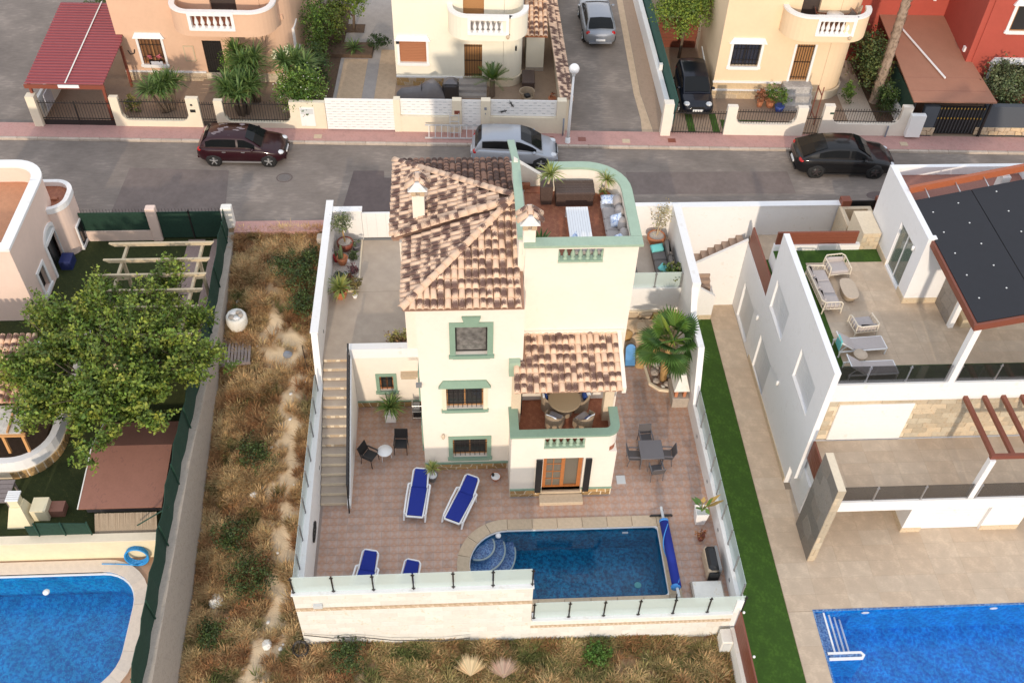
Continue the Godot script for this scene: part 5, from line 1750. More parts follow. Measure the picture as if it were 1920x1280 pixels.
func on_roof_terrace():
	var Y := 9.742
	var pf := print_fabric()
	var t := thing("storage_box", "dark brown wicker storage box on the roof terrace", "storage box", Vector3(5.62, Y, -4.55))
	add("box", B.new().box(-0.66, 0, -0.33, 0.66, 0.5, 0.33).mesh(), M.darkwicker, t)
	add("lid", B.new().bevel(-0.70, 0.501, -0.37, 0.70, 0.60, 0.37, 0.02).mesh(), M.darkwicker, t)
	for k in 5: add("slat", B.new().box(-0.69, 0.60, -0.35 + k * 0.142, 0.69, 0.612, -0.22 + k * 0.142).mesh(), M.darkwicker, t)
	for x in [-0.60, 0.52]: add("corner_post", B.new().box(x, 0, 0.33, x + 0.08, 0.5, 0.345).mesh(), M.darkwicker, t)
	t = thing("tall_planter", "tall dark brown square planter with a spiky dracaena on the roof terrace", "planter", Vector3(4.62, Y, -4.5))
	add("pot", B.new().hexa([Vector3(-0.19, 0, 0.19), Vector3(0.19, 0, 0.19), Vector3(0.19, 0, -0.19), Vector3(-0.19, 0, -0.19), Vector3(-0.22, 0.8, 0.22), Vector3(0.22, 0.8, 0.22), Vector3(0.22, 0.8, -0.22), Vector3(-0.22, 0.8, -0.22)]).mesh(), M.darkwicker, t)
	var b := B.new().rod(Vector3(0.05, 0.78, 0), Vector3(0.12, 1.2, 0), 0.04)
	add("stem", b.mesh(), M.copestone, t)
	b = B.new()
	blades(b, Vector3(0.12, 1.2, 0), 80, 0.62, 0.045, AGAVE, 0.98, 0.45)
	add("leaves", b.mesh(), M.leaf, t)
	t = pot_plant("pot_plant", "clay pot with a thin-stemmed dracaena in the corner between storage box and sofa", "potted plant", Vector3(6.72, Y, -4.55), [Vector2(0.12, 0), Vector2(0.2, 0.28), Vector2(0.18, 0.29), Vector2(0.16, 0.25), Vector2(0, 0.25)], M.pot)
	add("stem", B.new().rod(Vector3(0, 0.25, 0), Vector3(0.02, 0.85, -0.05), 0.03).rod(Vector3(0.02, 0.3, 0), Vector3(-0.12, 0.6, 0.05), 0.025).mesh(), M.copestone, t)
	b = B.new()
	blades(b, Vector3(0.02, 0.87, -0.05), 60, 0.48, 0.035, AGAVE, 0.95, 0.4)
	blades(b, Vector3(-0.08, 0.4, 0.05), 30, 0.3, 0.03, AGAVE, 0.95, 0.4)
	add("leaves", b.mesh(), M.leaf, t)
	t = thing("corner_sofa", "grey corner sofa with rolled back cushions on the roof terrace", "sofa", Vector3(6.6, Y, -2.5))
	add("frame", B.new().box(-0.08, 0.22, -1.65, 0.62, 0.27, 1.25).box(-1.3, 0.22, 0.75, -0.081, 0.27, 1.25).mesh(), M.plastic, t)
	for q in [[-0.05, -1.6], [0.58, -1.6], [-0.05, 0.6], [-1.26, 0.8], [-1.26, 1.2], [0.58, 1.2]]:
		add("leg", B.new().box(q[0] - 0.02, 0, q[1] - 0.02, q[0] + 0.02, 0.22, q[1] + 0.02).mesh(), M.plastic, t)
	for k in 3: add("seat_cushion", B.new().bevel(-0.08, 0.271, -1.15 + k * 0.62, 0.40, 0.42, -0.54 + k * 0.62, 0.05).mesh(), M.cushion, t)
	for k in 2: add("seat_cushion", B.new().bevel(-1.28 + k * 0.62, 0.271, 0.72, -0.67 + k * 0.62, 0.42, 1.2, 0.05).mesh(), M.cushion, t)
	for k in 4: add("back_cushion", B.new().smooth().ball(Vector3(0.45, 0.55, -1.25 + k * 0.6), Vector3(0.17, 0.24, 0.32), 12, 8).mesh(), M.cushion, t)
	add("back_rail", B.new().box(0.60, 0.27, -1.65, 0.64, 0.75, 1.25).mesh(), M.plastic, t)
	t = thing("coffee_table", "white slatted coffee table in the middle of the roof terrace", "table", Vector3(5.62, Y, -2.85))
	for k in 9: add("slat", B.new().box(-0.38 + k * 0.0855, 0.40, -0.8, -0.30 + k * 0.0855, 0.425, 0.8).mesh(), M.plastic, t)
	add("frame", B.new().box(-0.38, 0.34, -0.8, -0.34, 0.399, 0.8).box(0.34, 0.34, -0.8, 0.38, 0.399, 0.8).box(-0.34, 0.34, -0.8, 0.34, 0.399, -0.76).box(-0.34, 0.34, 0.76, 0.34, 0.399, 0.8).box(-0.38, 0.02, 0.76, 0.38, 0.06, 0.8).mesh(), M.plastic, t)
	for q in [[-0.36, -0.78], [0.36, -0.78], [-0.36, 0.78], [0.36, 0.78]]: add("leg", B.new().box(q[0] - 0.02, 0.0, q[1] - 0.02, q[0] + 0.02, 0.34, q[1] + 0.02).mesh(), M.plastic, t)
	cushion("blue leaf print cushion lying flat at the far end of the roof terrace sofa", Vector3(6.78, Y + 0.5, -3.95), Vector3(-PI / 2, 0, 0), pf, 0.55, 0.5)
	cushion("blue leaf print cushion standing on its corner against the middle of the grey sofa", Vector3(6.86, Y + 0.62, -2.65), Vector3(-0.7, -0.9, 0.75), pf)
	cushion("blue leaf print cushion at the free end of the corner sofa, behind the green parapet", Vector3(5.32, Y + 0.66, -1.62), Vector3(-0.2, 0.9, 0.15), pf)
	cushion("blue leaf print cushion in the corner of the grey sofa behind the green parapet", Vector3(6.95, Y + 0.58, -1.7), Vector3(-1.1, 0.4, 0), pf)
	t = pot_plant("pot_plant", "bushy dark green spiky plant behind the parapet, beside the chimney", "potted plant", Vector3(4.25, Y, -1.75), [Vector2(0.12, 0), Vector2(0.18, 0.25), Vector2(0.16, 0.25), Vector2(0, 0.22)], M.pot)
	b = B.new()
	blades(b, Vector3(0, 0.4, 0), 100, 0.6, 0.05, YUCCA, 0.98, 0.4)
	add("leaves", b.mesh(), M.leaf, t)
	tag(add("tool_box", B.new().bevel(3.98, Y, -3.75, 4.22, Y + 0.4, -3.5, 0.02).mesh(), M.shutter), "small grey box on the roof terrace beside the chimney", "box")
	# balcony below
	Y = 2.932
	t = thing("dining_table", "round woven dining table on the balcony", "table", Vector3(5.32, Y, -0.36))
	b = B.new().smooth()
	b.lathe([Vector2(0, 0.70), Vector2(0.58, 0.70), Vector2(0.62, 0.72), Vector2(0.62, 0.75), Vector2(0.58, 0.765), Vector2(0, 0.765)], 28)
	add("tabletop", b.mesh(), M.wickertable, t)
	add("base", B.new().smooth().lathe([Vector2(0.34, 0), Vector2(0.26, 0.35), Vector2(0.34, 0.70)], 16).mesh(), M.wicker, t)
	for c in [[4.88, 0.30, 2.6, "wicker armchair at the balcony table, front left, with a white and blue cushion"], [6.02, 0.36, -2.5, "wicker armchair at the balcony table, front right, turned towards the table"], [4.78, -0.62, 1.7, "wicker armchair mostly under the porch roof, left of the round table"], [5.98, -0.62, -1.4, "wicker armchair mostly under the porch roof, right of the round table"]]:
		var w := thing("wicker_armchair", c[3], "armchair", Vector3(c[0], Y, c[1]), c[2], "wicker armchairs on the balcony")
		var base_p := []
		for i in 14:
			var a := PI + PI * i / 13.0
			base_p.append(Vector2(cos(a) * 0.33, sin(a) * 0.31))
		base_p.append_array([Vector2(0.31, 0.30), Vector2(-0.31, 0.30)])
		add("seat_base", B.new().prism(base_p, 0, 0.42).mesh(), M.wicker, w)
		add("seat_cushion", B.new().bevel(-0.25, 0.421, -0.2, 0.25, 0.5, 0.28, 0.03).mesh(), M.cushion, w)
		b = B.new()
		for i in 12:
			var a := PI - 0.35 + (PI + 0.7) * i / 12.0
			var a2 := PI - 0.35 + (PI + 0.7) * (i + 1) / 12.0
			var hh := func(q): return 0.64 + 0.24 * maxf(0, -sin(q))
			b.hexa([Vector3(cos(a) * 0.29, 0.42, sin(a) * 0.27), Vector3(cos(a) * 0.34, 0.42, sin(a) * 0.32), Vector3(cos(a2) * 0.34, 0.42, sin(a2) * 0.32), Vector3(cos(a2) * 0.29, 0.42, sin(a2) * 0.27), Vector3(cos(a) * 0.31, hh.call(a), sin(a) * 0.30), Vector3(cos(a) * 0.36, hh.call(a), sin(a) * 0.35), Vector3(cos(a2) * 0.36, hh.call(a2), sin(a2) * 0.35), Vector3(cos(a2) * 0.31, hh.call(a2), sin(a2) * 0.30)])
		add("backrest", b.mesh(), M.wicker, w)
		var cu := add("back_cushion", cushion_mesh(0.44, 0.40, 0.1), M.fabric_white, w, Vector3(0, 0.70, -0.24))
		cu.rotation.x = -0.25
		cu = add("throw_pillow", cushion_mesh(0.36, 0.26, 0.1), M.fabric_blue, w, Vector3(0, 0.62, -0.12))
		cu.rotation.x = -0.4


func on_driveway():
	var Y := 2.8
	var bed := setting("gravel_bed", B.new().box(-3.99, Y - 0.02, -10.6, -2.85, Y + 0.03, -7.35), M.pebble)
	add("edging", B.new().box(-2.85, Y, -10.6, -2.78, Y + 0.07, -7.35).box(-3.99, Y, -7.35, -2.78, Y + 0.07, -7.28).mesh(), M.wallcream, bed)
	var t := pot_plant("olive_tree", "small olive tree in a big dark red glazed pot in the driveway corner", "potted tree", Vector3(-3.5, Y, -10.0), [Vector2(0.2, 0), Vector2(0.36, 0.3), Vector2(0.38, 0.45), Vector2(0.33, 0.5), Vector2(0.3, 0.44), Vector2(0, 0.44)], M.redpot)
	add("pebbles", B.new().smooth().lathe([Vector2(0.3, 0.44), Vector2(0, 0.47)], 14).mesh(), M.pebble, t)
	add("trunk", B.new().rod(Vector3(0, 0.45, 0), Vector3(-0.05, 1.1, 0), 0.04, 0.03).mesh(), M.brownstone, t)
	bush_node("crown", t, Vector3(-0.1, 1.5, 0), Vector3(0.5, 0.5, 0.5), 60, 14, 0.09, [Color(0.14, 0.17, 0.07), Color(0.20, 0.22, 0.11), Color(0.09, 0.11, 0.05)], 0.2)
	t = pot_plant("pot_plant", "grey pot with a small shrub, right of the potted olive tree", "potted plant", Vector3(-3.02, Y + 0.03, -9.95), [Vector2(0.14, 0), Vector2(0.2, 0.3), Vector2(0.17, 0.3), Vector2(0, 0.26)], M.slategrey)
	bush_node("leaves", t, Vector3(0, 0.36, 0), Vector3(0.2, 0.12, 0.2), 14, 8, 0.07, [Color(0.12, 0.15, 0.08)])
	t = pot_plant("cactus_pot", "terracotta pot with a columnar cactus in the gravel bed", "potted plant", Vector3(-3.58, Y + 0.03, -9.05), [Vector2(0.16, 0), Vector2(0.26, 0.35), Vector2(0.24, 0.38), Vector2(0.2, 0.33), Vector2(0, 0.33)], M.pot)
	b_cactus(t, [[0, 0.33, 0, 0.75, 0.06], [-0.1, 0.33, 0.05, 0.5, 0.05]])
	t = pot_plant("cactus_pot", "red pot half hidden behind the cactus pot by the left wall", "potted plant", Vector3(-3.85, Y + 0.03, -9.25), [Vector2(0.12, 0), Vector2(0.15, 0.3), Vector2(0.13, 0.3), Vector2(0, 0.27)], M.redpaint)
	b_cactus(t, [[0, 0.27, 0, 0.3, 0.05]])
	for k in 7:
		var p := Vector3(rng.randf_range(-3.7, -2.95), Y + 0.03, rng.randf_range(-9.6, -7.6))
		add("pebble_stone", rock_mesh(rng.randf_range(0.07, 0.15)), [M.pebble, M.plastic, M.concrete][k % 3], bed, p)
	for k in 4:
		var names := ["purple succulent cluster in the middle of the gravel bed", "reddish succulent cluster near the front of the gravel bed", "grey-green succulent by the white stones in the gravel bed", "dark green low succulent at the far right of the gravel bed"]
		var s := thing("succulent", names[k], "succulent", [Vector3(-3.1, Y + 0.03, -8.5), Vector3(-3.2, Y + 0.03, -7.95), Vector3(-3.6, Y + 0.03, -8.2), Vector3(-3.1, Y + 0.03, -9.4)][k])
		bush_node("leaves", s, Vector3(0, 0.12, 0), Vector3(0.27, 0.16, 0.3), 26, 9, 0.10, [[Color(0.16, 0.07, 0.08), Color(0.23, 0.11, 0.11)], [Color(0.2, 0.12, 0.05), Color(0.25, 0.08, 0.05)], [Color(0.16, 0.18, 0.12)], [Color(0.08, 0.11, 0.04)]][k])
	t = pot_plant("agave_pot", "large terracotta pot with a spiky yellow-green agave on the driveway edge", "potted plant", Vector3(-3.5, Y, -7.0), [Vector2(0.2, 0), Vector2(0.32, 0.4), Vector2(0.33, 0.46), Vector2(0.28, 0.46), Vector2(0.26, 0.4), Vector2(0, 0.4)], M.pot)
	var b := B.new()
	blades(b, Vector3(0, 0.5, 0), 90, 0.72, 0.06, AGAVE, 0.98, 0.25)
	add("leaves", b.mesh(), M.leaf, t)
	t = thing("shrub", "olive-brown leafy shrub at the front edge of the gravel bed", "shrub", Vector3(-2.95, Y, -7.45))
	bush_node("leaves", t, Vector3(0, 0.3, 0), Vector3(0.33, 0.3, 0.3), 40, 12, 0.09, [Color(0.16, 0.14, 0.05), Color(0.22, 0.17, 0.06)])
	t = pot_plant("pot_plant", "small white pot with yellow leaves beside the large agave pot", "potted plant", Vector3(-2.92, Y, -6.95), [Vector2(0.08, 0), Vector2(0.12, 0.16), Vector2(0.1, 0.16), Vector2(0, 0.14)], M.white)
	bush_node("leaves", t, Vector3(0, 0.25, 0), Vector3(0.13, 0.14, 0.13), 12, 8, 0.06, [Color(0.35, 0.3, 0.08)])
	t = thing("shrub", "yellow-green leafy shrub in a brown pot behind the white driveway parapet", "shrub", Vector3(-1.05, Y, -4.05))
	add("pot", B.new().smooth().lathe([Vector2(0.2, 0), Vector2(0.3, 0.3), Vector2(0.27, 0.3), Vector2(0, 0.26)], 14).mesh(), M.redpot, t)
	bush_node("leaves", t, Vector3(0, 0.55, 0), Vector3(0.5, 0.32, 0.35), 50, 12, 0.10, [Color(0.34, 0.30, 0.10), Color(0.26, 0.24, 0.07), Color(0.22, 0.13, 0.06)])
	# side patio at the right
	t = thing("patio_sofa", "dark grey two-seat outdoor sofa along the right wall of the side patio", "sofa", Vector3(10.35, Y, -8.5))
	add("base", B.new().bevel(-0.35, 0.05, -1.05, 0.42, 0.3, 1.0, 0.04).mesh(), M.darkwicker, t)
	for k in 2: add("seat_cushion", B.new().bevel(-0.38, 0.301, -1.03 + k * 1.02, 0.2, 0.44, -0.03 + k * 1.02, 0.05).mesh(), M.darkcushion, t)
	for k in 2: add("back_cushion", B.new().bevel(0.201, 0.301, -1.03 + k * 1.02, 0.42, 0.78, -0.03 + k * 1.02, 0.08).mesh(), M.darkcushion, t)
	t = thing("patio_armchair", "dark grey outdoor seat at the left edge of the side patio", "armchair", Vector3(8.85, Y, -7.75))
	add("seat", B.new().bevel(-0.3, 0.05, -0.6, 0.3, 0.42, 0.4, 0.05).mesh(), M.darkcushion, t)
	add("backrest", B.new().bevel(-0.5, 0.05, -0.6, -0.301, 0.75, 0.4, 0.05).mesh(), M.darkcushion, t)
	cushion("turquoise print cushion lying at the far end of the dark patio sofa", Vector3(10.2, Y + 0.52, -9.2), Vector3(-1.25, 0.2, 0), M.turquoise, 0.6, 0.4)
	cushion("turquoise cushion at the near end of the dark patio sofa, under the plant", Vector3(10.28, Y + 0.52, -7.85), Vector3(-1.2, 0.9, 0), M.turquoise)
	t = pot_plant("potted_shrub", "tall wispy straw-coloured shrub in a red-brown pot in the corner of the side patio", "potted plant", Vector3(10.3, Y, -10.05), [Vector2(0.25, 0), Vector2(0.42, 0.35), Vector2(0.42, 0.5), Vector2(0.36, 0.56), Vector2(0.33, 0.5), Vector2(0, 0.5)], M.pot)
	add("pebbles", B.new().smooth().lathe([Vector2(0.33, 0.5), Vector2(0, 0.53)], 14).mesh(), M.pebble, t)
	add("stems", B.new().rod(Vector3(0, 0.5, 0), Vector3(0.05, 1.3, 0), 0.03).rod(Vector3(0.05, 0.6, 0), Vector3(0.3, 1.5, 0.1), 0.02).mesh(), M.palewood, t)
	bush_node("crown", t, Vector3(0.12, 1.55, 0), Vector3(0.45, 0.75, 0.4), 46, 12, 0.085, [Color(0.42, 0.34, 0.18), Color(0.33, 0.26, 0.12), Color(0.5, 0.44, 0.28)], 0.16)
	t = pot_plant("pot_plant", "green leafy plant in a terracotta pot at the glass edge of the side patio", "potted plant", Vector3(10.6, Y, -7.55), [Vector2(0.18, 0), Vector2(0.28, 0.3), Vector2(0.25, 0.3), Vector2(0, 0.27)], M.pot)
	bush_node("leaves", t, Vector3(0.05, 0.6, 0), Vector3(0.5, 0.42, 0.4), 50, 10, 0.13, [Color(0.08, 0.14, 0.03), Color(0.12, 0.18, 0.04), Color(0.2, 0.2, 0.07)])


func b_cactus(t: Node, list: Array):
	for q in list:
		var b := B.new().smooth()
		b.lathe([Vector2(q[4], 0), Vector2(q[4] * 1.1, q[3] * 0.6), Vector2(q[4] * 0.8, q[3] * 0.92), Vector2(0, q[3])], 8, Vector3(q[0], q[1], q[2]))
		add("cactus_stem", b.mesh(), M.cactus, t)


# ---------- the modern white house on the right ----------
func modern_house():
	var t := thing("modern_house", "modern white house with a furnished upper terrace and a stone-clad front, right of the villa", "house", Vector3(15.1, -2.5, 0))
	var sm := shades(M.ashlar, 4, 0.24, 0.08)
	# side wall with four closed window openings
	var b := B.new()
	b.x = face(Vector3(15.1, -2.5, -7.85), Vector3.LEFT)
	holed(b, 7.85, 7.7, 0.25, [[0.72, 4.15, 2.78, 5.75], [4.8, 4.2, 6.9, 5.8], [0.68, 0.2, 2.62, 2.32], [7.2, 0.0, 7.849, 1.2]])
	b.x = Transform3D()
	P("side_wall", b, M.whiteb, t)
	# note: in this frame x runs from z = -7.85 towards the viewer
	for q in [[0.72, 4.15, 2.06, 1.6], [4.8, 4.2, 2.1, 1.6], [0.68, 0.2, 1.94, 2.12]]:
		var w := add("window", B.new().box(0, 0, -0.16, q[2], q[3], -0.12).mesh(), M.shutter2, t)
		w.transform = face(Vector3(15.1, -2.5 + q[1], -7.85 + q[0]), Vector3.LEFT)
		w.position -= base[t]
		for k in int(q[3] / 0.2): add("shutter_slat", B.new().box(0.01, k * 0.2 + 0.008, -0.119, q[2] - 0.01, k * 0.2 + 0.192, -0.105).mesh(), M.shutter2, w)
		add("sill", B.new().box(-0.03, -0.05, -0.12, q[2] + 0.03, -0.002, 0.03).mesh(), M.white, w)
	P("skirting", B.new().box(15.07, -2.5, -7.8, 15.099, -2.2, -0.7), M.ashlar, t)
	b = B.new()
	b.x = face(Vector3(15.1, -2.5, -11.5), Vector3.LEFT)
	holed(b, 3.64, 4.0, 0.25, [[0.9, 0.15, 2.85, 2.35]])
	P("low_side_wall", b, M.whiteb, t)
	var w2 := add("window", B.new().box(0, 0, -0.16, 1.95, 2.2, -0.12).mesh(), M.shutter2, t)
	w2.transform = face(Vector3(15.1, -2.35, -10.6), Vector3.LEFT)
	w2.position -= base[t]
	for k in 7: P("screen_slat", B.new().box(15.12, 1.52 + k * 0.15, -11.4, 15.2, 1.655 + k * 0.15, -7.87), M.redwood, t)
	for z in [-7.95, -4.0]:
		P("wall_lamp", B.new().smooth().rod(Vector3(15.04, -0.02, z), Vector3(15.04, 0.22, z), 0.06, 0.06, 8), M.white, t)
	# upper terrace slab and its floor
	b = B.new().box(15.35, 2.43, -9.2, 27, 3.17, -0.96)
	b.box(15.35, 3.17, -1.2, 27, 3.42, -0.96)
	P("upper_slab", b, M.white, t)
	slabs(t, 16.6, -8.2, 27, -2.12, 3.2, 1.15, 0.6, paving_mats, "floor_slab", 0.025, 0.0014)
	P("lawn_strip", B.new().box(15.36, 3.172, -9.0, 16.59, 3.215, -1.21).box(16.60, 3.172, -9.0, 20.0, 3.215, -8.21).box(16.60, 3.172, -2.11, 27, 3.215, -1.21), M.lawn, t)
	glass_run(t, Vector3(15.45, 3.42, -1.06), Vector3(20.2, 3.42, -1.06), 0.95, 3, M.smoked, M.steel)
	glass_run(t, Vector3(20.6, 3.42, -1.06), Vector3(26.8, 3.42, -1.06), 0.95, 4, M.smoked, M.steel)
	# back of the terrace
	P("back_wall", B.new().box(15.36, 3.17, -9.2, 19.2, 3.50, -9.0), M.white, t)
	for k in 4: P("screen_slat", B.new().box(15.4, 3.51 + k * 0.17, -9.16, 19.0, 3.67 + k * 0.17, -9.08), M.redwood, t)
	var pier := P("stone_pier", B.new().box(19.2, 2.0, -10.6, 20.0, 4.1, -9.05), M.mortar, t)
	stones(pier, face(Vector3(19.2, 2.9, -9.05), Vector3.BACK), 0.8, 1.2, 2, 5, sm, 0.006, 0.03, 0.1)
	P("planter_box", B.new().band([Vector2(19.3, -10.7), Vector2(19.3, -12.0), Vector2(20.6, -12.0), Vector2(20.6, -10.7)], 0.2, 1.5, 3.15), M.ashlar, t)
	# the storey on the terrace
	b = B.new()
	b.x = face(Vector3(20.05, 3.17, -10.5), Vector3.LEFT)
	holed(b, 4.64, 3.53, 0.25, [[2.55, 0.12, 4.15, 2.5]])
	b.x = Transform3D()
	b.box(20.05, 3.17, -5.86, 21.5, 6.7, -5.62).box(20.3, 3.17, -10.5, 26, 6.7, -10.3).box(25.8, 3.17, -10.3, 26, 6.7, -5.62).box(21.5, 3.17, -5.86, 25.8, 6.7, -5.62)
	b.box(20.3, 6.1, -10.3, 25.8, 6.25, -5.86)
	P("pavilion", b, M.whiteb, t)
	P("roof_gravel", B.new().box(20.3, 6.251, -10.3, 25.8, 6.3, -5.87), M.redgravel, t)
	P("skirting", B.new().box(20.02, 3.2, -10.4, 20.049, 3.5, -7.96), M.ashlar, t)
	P("skirting", B.new().box(20.02, 3.2, -6.33, 20.049, 3.5, -5.6), M.ashlar, t)
	P("skirting", B.new().box(20.05, 3.2, -5.619, 21.5, 3.48, -5.59), M.ashlar, t)
	var d := add("sliding_door", B.new().box(0, 0, -0.12, 0.06, 2.38, -0.05).box(1.54, 0, -0.12, 1.6, 2.38, -0.05).box(0.06, 2.3, -0.12, 1.54, 2.38, -0.05).box(0.06, 0, -0.12, 1.54, 0.07, -0.05).box(0.77, 0.07, -0.12, 0.83, 2.3, -0.06).mesh(), M.plastic, t)
	d.transform = face(Vector3(20.05, 3.29, -7.95), Vector3.LEFT)
	d.position -= base[t]
	add("pane", B.new().box(0.06, 0.07, -0.10, 0.77, 2.3, -0.09).mesh(), M.doorglass, d)
	add("pane", B.new().box(0.83, 0.07, -0.10, 1.54, 2.3, -0.09).mesh(), M.doorglass, d)
	P("wall_lamp", B.new().smooth().rod(Vector3(19.98, 5.55, -6.3), Vector3(19.98, 5.75, -6.3), 0.06, 0.06, 8), M.plastic, t)
	var sw := P("stone_wall", B.new().box(21.5, 3.17, -5.62, 21.75, 6.6, -4.3), M.mortar, t)
	stones(sw, face(Vector3(21.5, 3.2, -5.6), Vector3.LEFT), 1.3, 3.3, 2, 7, shades(M.slate, 3, 0.3), 0.006, 0.025, 0.12)
	P("post", B.new().box(21.5, 3.17, -4.29, 21.7, 6.7, -4.1), M.white, t)
	P("post", B.new().box(20.3, 3.42, -1.25, 20.55, 6.35, -0.97), M.white, t)
	# black shade roof rising to the right, with brown fascias
	var s := 0.24
	for k in 2:
		var x0 := 20.3 if k == 0 else 22.53
		var x1 := 22.5 if k == 0 else 27.5
		var q := []
		for y in [6.62, 6.67]:
			for c in [[x0, -1.05], [x1, -1.05], [x1, -8.1], [x0, -8.1]]: q.append(Vector3(c[0], y + (c[0] - 20.3) * s, c[1]))
		P("shade_panel", B.new().hexa(q), M.shade, t)
	for i in 5:
		for j in 3:
			var p := Vector3(20.75 + j * 1.05 + (0.0 if j < 2 else 0.5), 0, -2.2 - i * 1.25 - j * 0.25)
			p.y = 6.67 + (p.x - 20.3) * s
			P("fixing_disc", B.new().smooth().ball(p, Vector3(0.038, 0.025, 0.038), 8, 4), M.shutter, t)
	b = B.new().hexa([Vector3(20.2, 6.35, -1.0), Vector3(20.3, 6.35, -1.0), Vector3(20.3, 6.35, -5.9), Vector3(20.2, 6.35, -5.9), Vector3(20.2, 6.63, -1.0), Vector3(20.3, 6.63, -1.0), Vector3(20.3, 6.63, -5.9), Vector3(20.2, 6.63, -5.9)])
	P("fascia", b, M.redwood, t)
	P("fascia", B.new().bar(Vector3(20.2, 6.46, -0.99), Vector3(27.5, 6.46 + 7.3 * s, -0.99), 0.1, 0.3), M.redwood, t)
	P("edge_beam", B.new().bar(Vector3(20.3, 6.72, -8.75), Vector3(26.3, 6.72 + 6.0 * s, -8.75), 0.16, 0.3), M.orangered, t)
	for x in [20.9, 22.1, 23.2]:
		P("bracket", B.new().bar(Vector3(x, 6.70 + (x - 20.3) * s, -8.7), Vector3(x, 6.64 + (x - 20.3) * s, -8.0), 0.04, 0.04), M.steel, t)
	P("post", B.new().box(24.0, 6.25, -9.0, 24.35, 7.4, -8.6), M.white, t)
	# lower storey: stone front, white panel, deck with dark glass, small brown pergola
	var front := P("stone_front", B.new().box(15.35, 0, -1.25, 27, 2.43, -1.0), M.mortar, t)
	stones(front, face(Vector3(15.36, 0, -1.0), Vector3.BACK), 9.6, 2.43, 16, 8, sm, 0.004, 0.03, 0.10, "stone", func(g): return g.x > 0.9 and g.x < 4.15 and g.y < 2.25)
	var sp := P("shutter_panel", B.new().box(16.36, 0.02, -0.998, 19.4, 2.22, -0.94), M.white, t)
	for k in 12: P("shutter_slat", B.new().box(16.38, 0.03 + k * 0.182, -0.94, 19.38, 0.208 + k * 0.182, -0.925), M.white, t)
	P("deck_slab", B.new().box(15.45, -0.65, -1.0, 27, -0.025, 2.1), M.white, t)
	slabs(t, 15.46, -0.9, 27, 2.0, 0.0, 1.15, 0.6, paving_mats, "floor_slab", 0.024, 0.0014)
	glass_run(t, Vector3(15.5, 0.0, 2.03), Vector3(21.2, 0.0, 2.03), 0.9, 3, M.smoked, M.steel)
	glass_run(t, Vector3(21.5, 0.0, 2.03), Vector3(26.5, 0.0, 2.03), 0.9, 2, M.smoked, M.steel)
	for i in 5: P("pergola_beam", B.new().box(21.22 + i * 0.77, 2.46, -0.96, 21.38 + i * 0.77, 2.62, 1.87), M.redwood, t)
	P("pergola_front_beam", B.new().box(21.2, 2.42, 1.871, 26.5, 2.62, 2.0), M.redwood, t)
	P("post", B.new().box(21.2, 0.0, 1.86, 21.42, 2.41, 2.08), M.white, t)
	var wing := P("wing_wall", B.new().box(15.12, -2.5, 1.4, 15.42, 2.3, 3.15), M.mortar, t)
	stones(wing, face(Vector3(15.12, -2.5, 1.4), Vector3.LEFT), 1.75, 4.8, 2, 7, shades(M.slate, 3, 0.25), 0.004, 0.02, 0.12)
	stones(wing, face(Vector3(15.12, -2.5, 3.15), Vector3.BACK), 0.3, 4.8, 1, 11, sm, 0.004, 0.02, 0.1)
	for k in 6: P("screen_slat", B.new().box(15.3, 0.1 + k * 0.19, 0.02, 15.38, 0.27 + k * 0.19, 1.38), M.redwood, t)
	P("undercroft", B.new().box(15.35, -2.5, -0.9, 15.55, -0.65, 0.9).box(19.3, -2.5, 1.0, 20.1, -0.65, 1.95).box(22.6, -2.5, 1.0, 24.2, -0.65, 1.95).box(20.1, -2.5, 1.0, 22.6, -0.65, 1.8).box(15.55, -2.5, -1.0, 27, -0.65, -0.8), M.white, t)
	P("skirting", B.new().box(19.28, -2.5, 0.9, 19.299, -2.2, 1.96), M.ashlar, t)
	P("skirting", B.new().box(19.3, -2.5, 1.951, 20.1, -2.2, 1.97), M.ashlar, t)
	P("skirting", B.new().box(22.6, -2.5, 1.951, 24.2, -2.2, 1.97), M.ashlar, t)
	for k in 10: P("shutter_slat", B.new().box(20.11, -2.48 + k * 0.182, 1.801, 22.59, -2.305 + k * 0.182, 1.82), M.white, t)


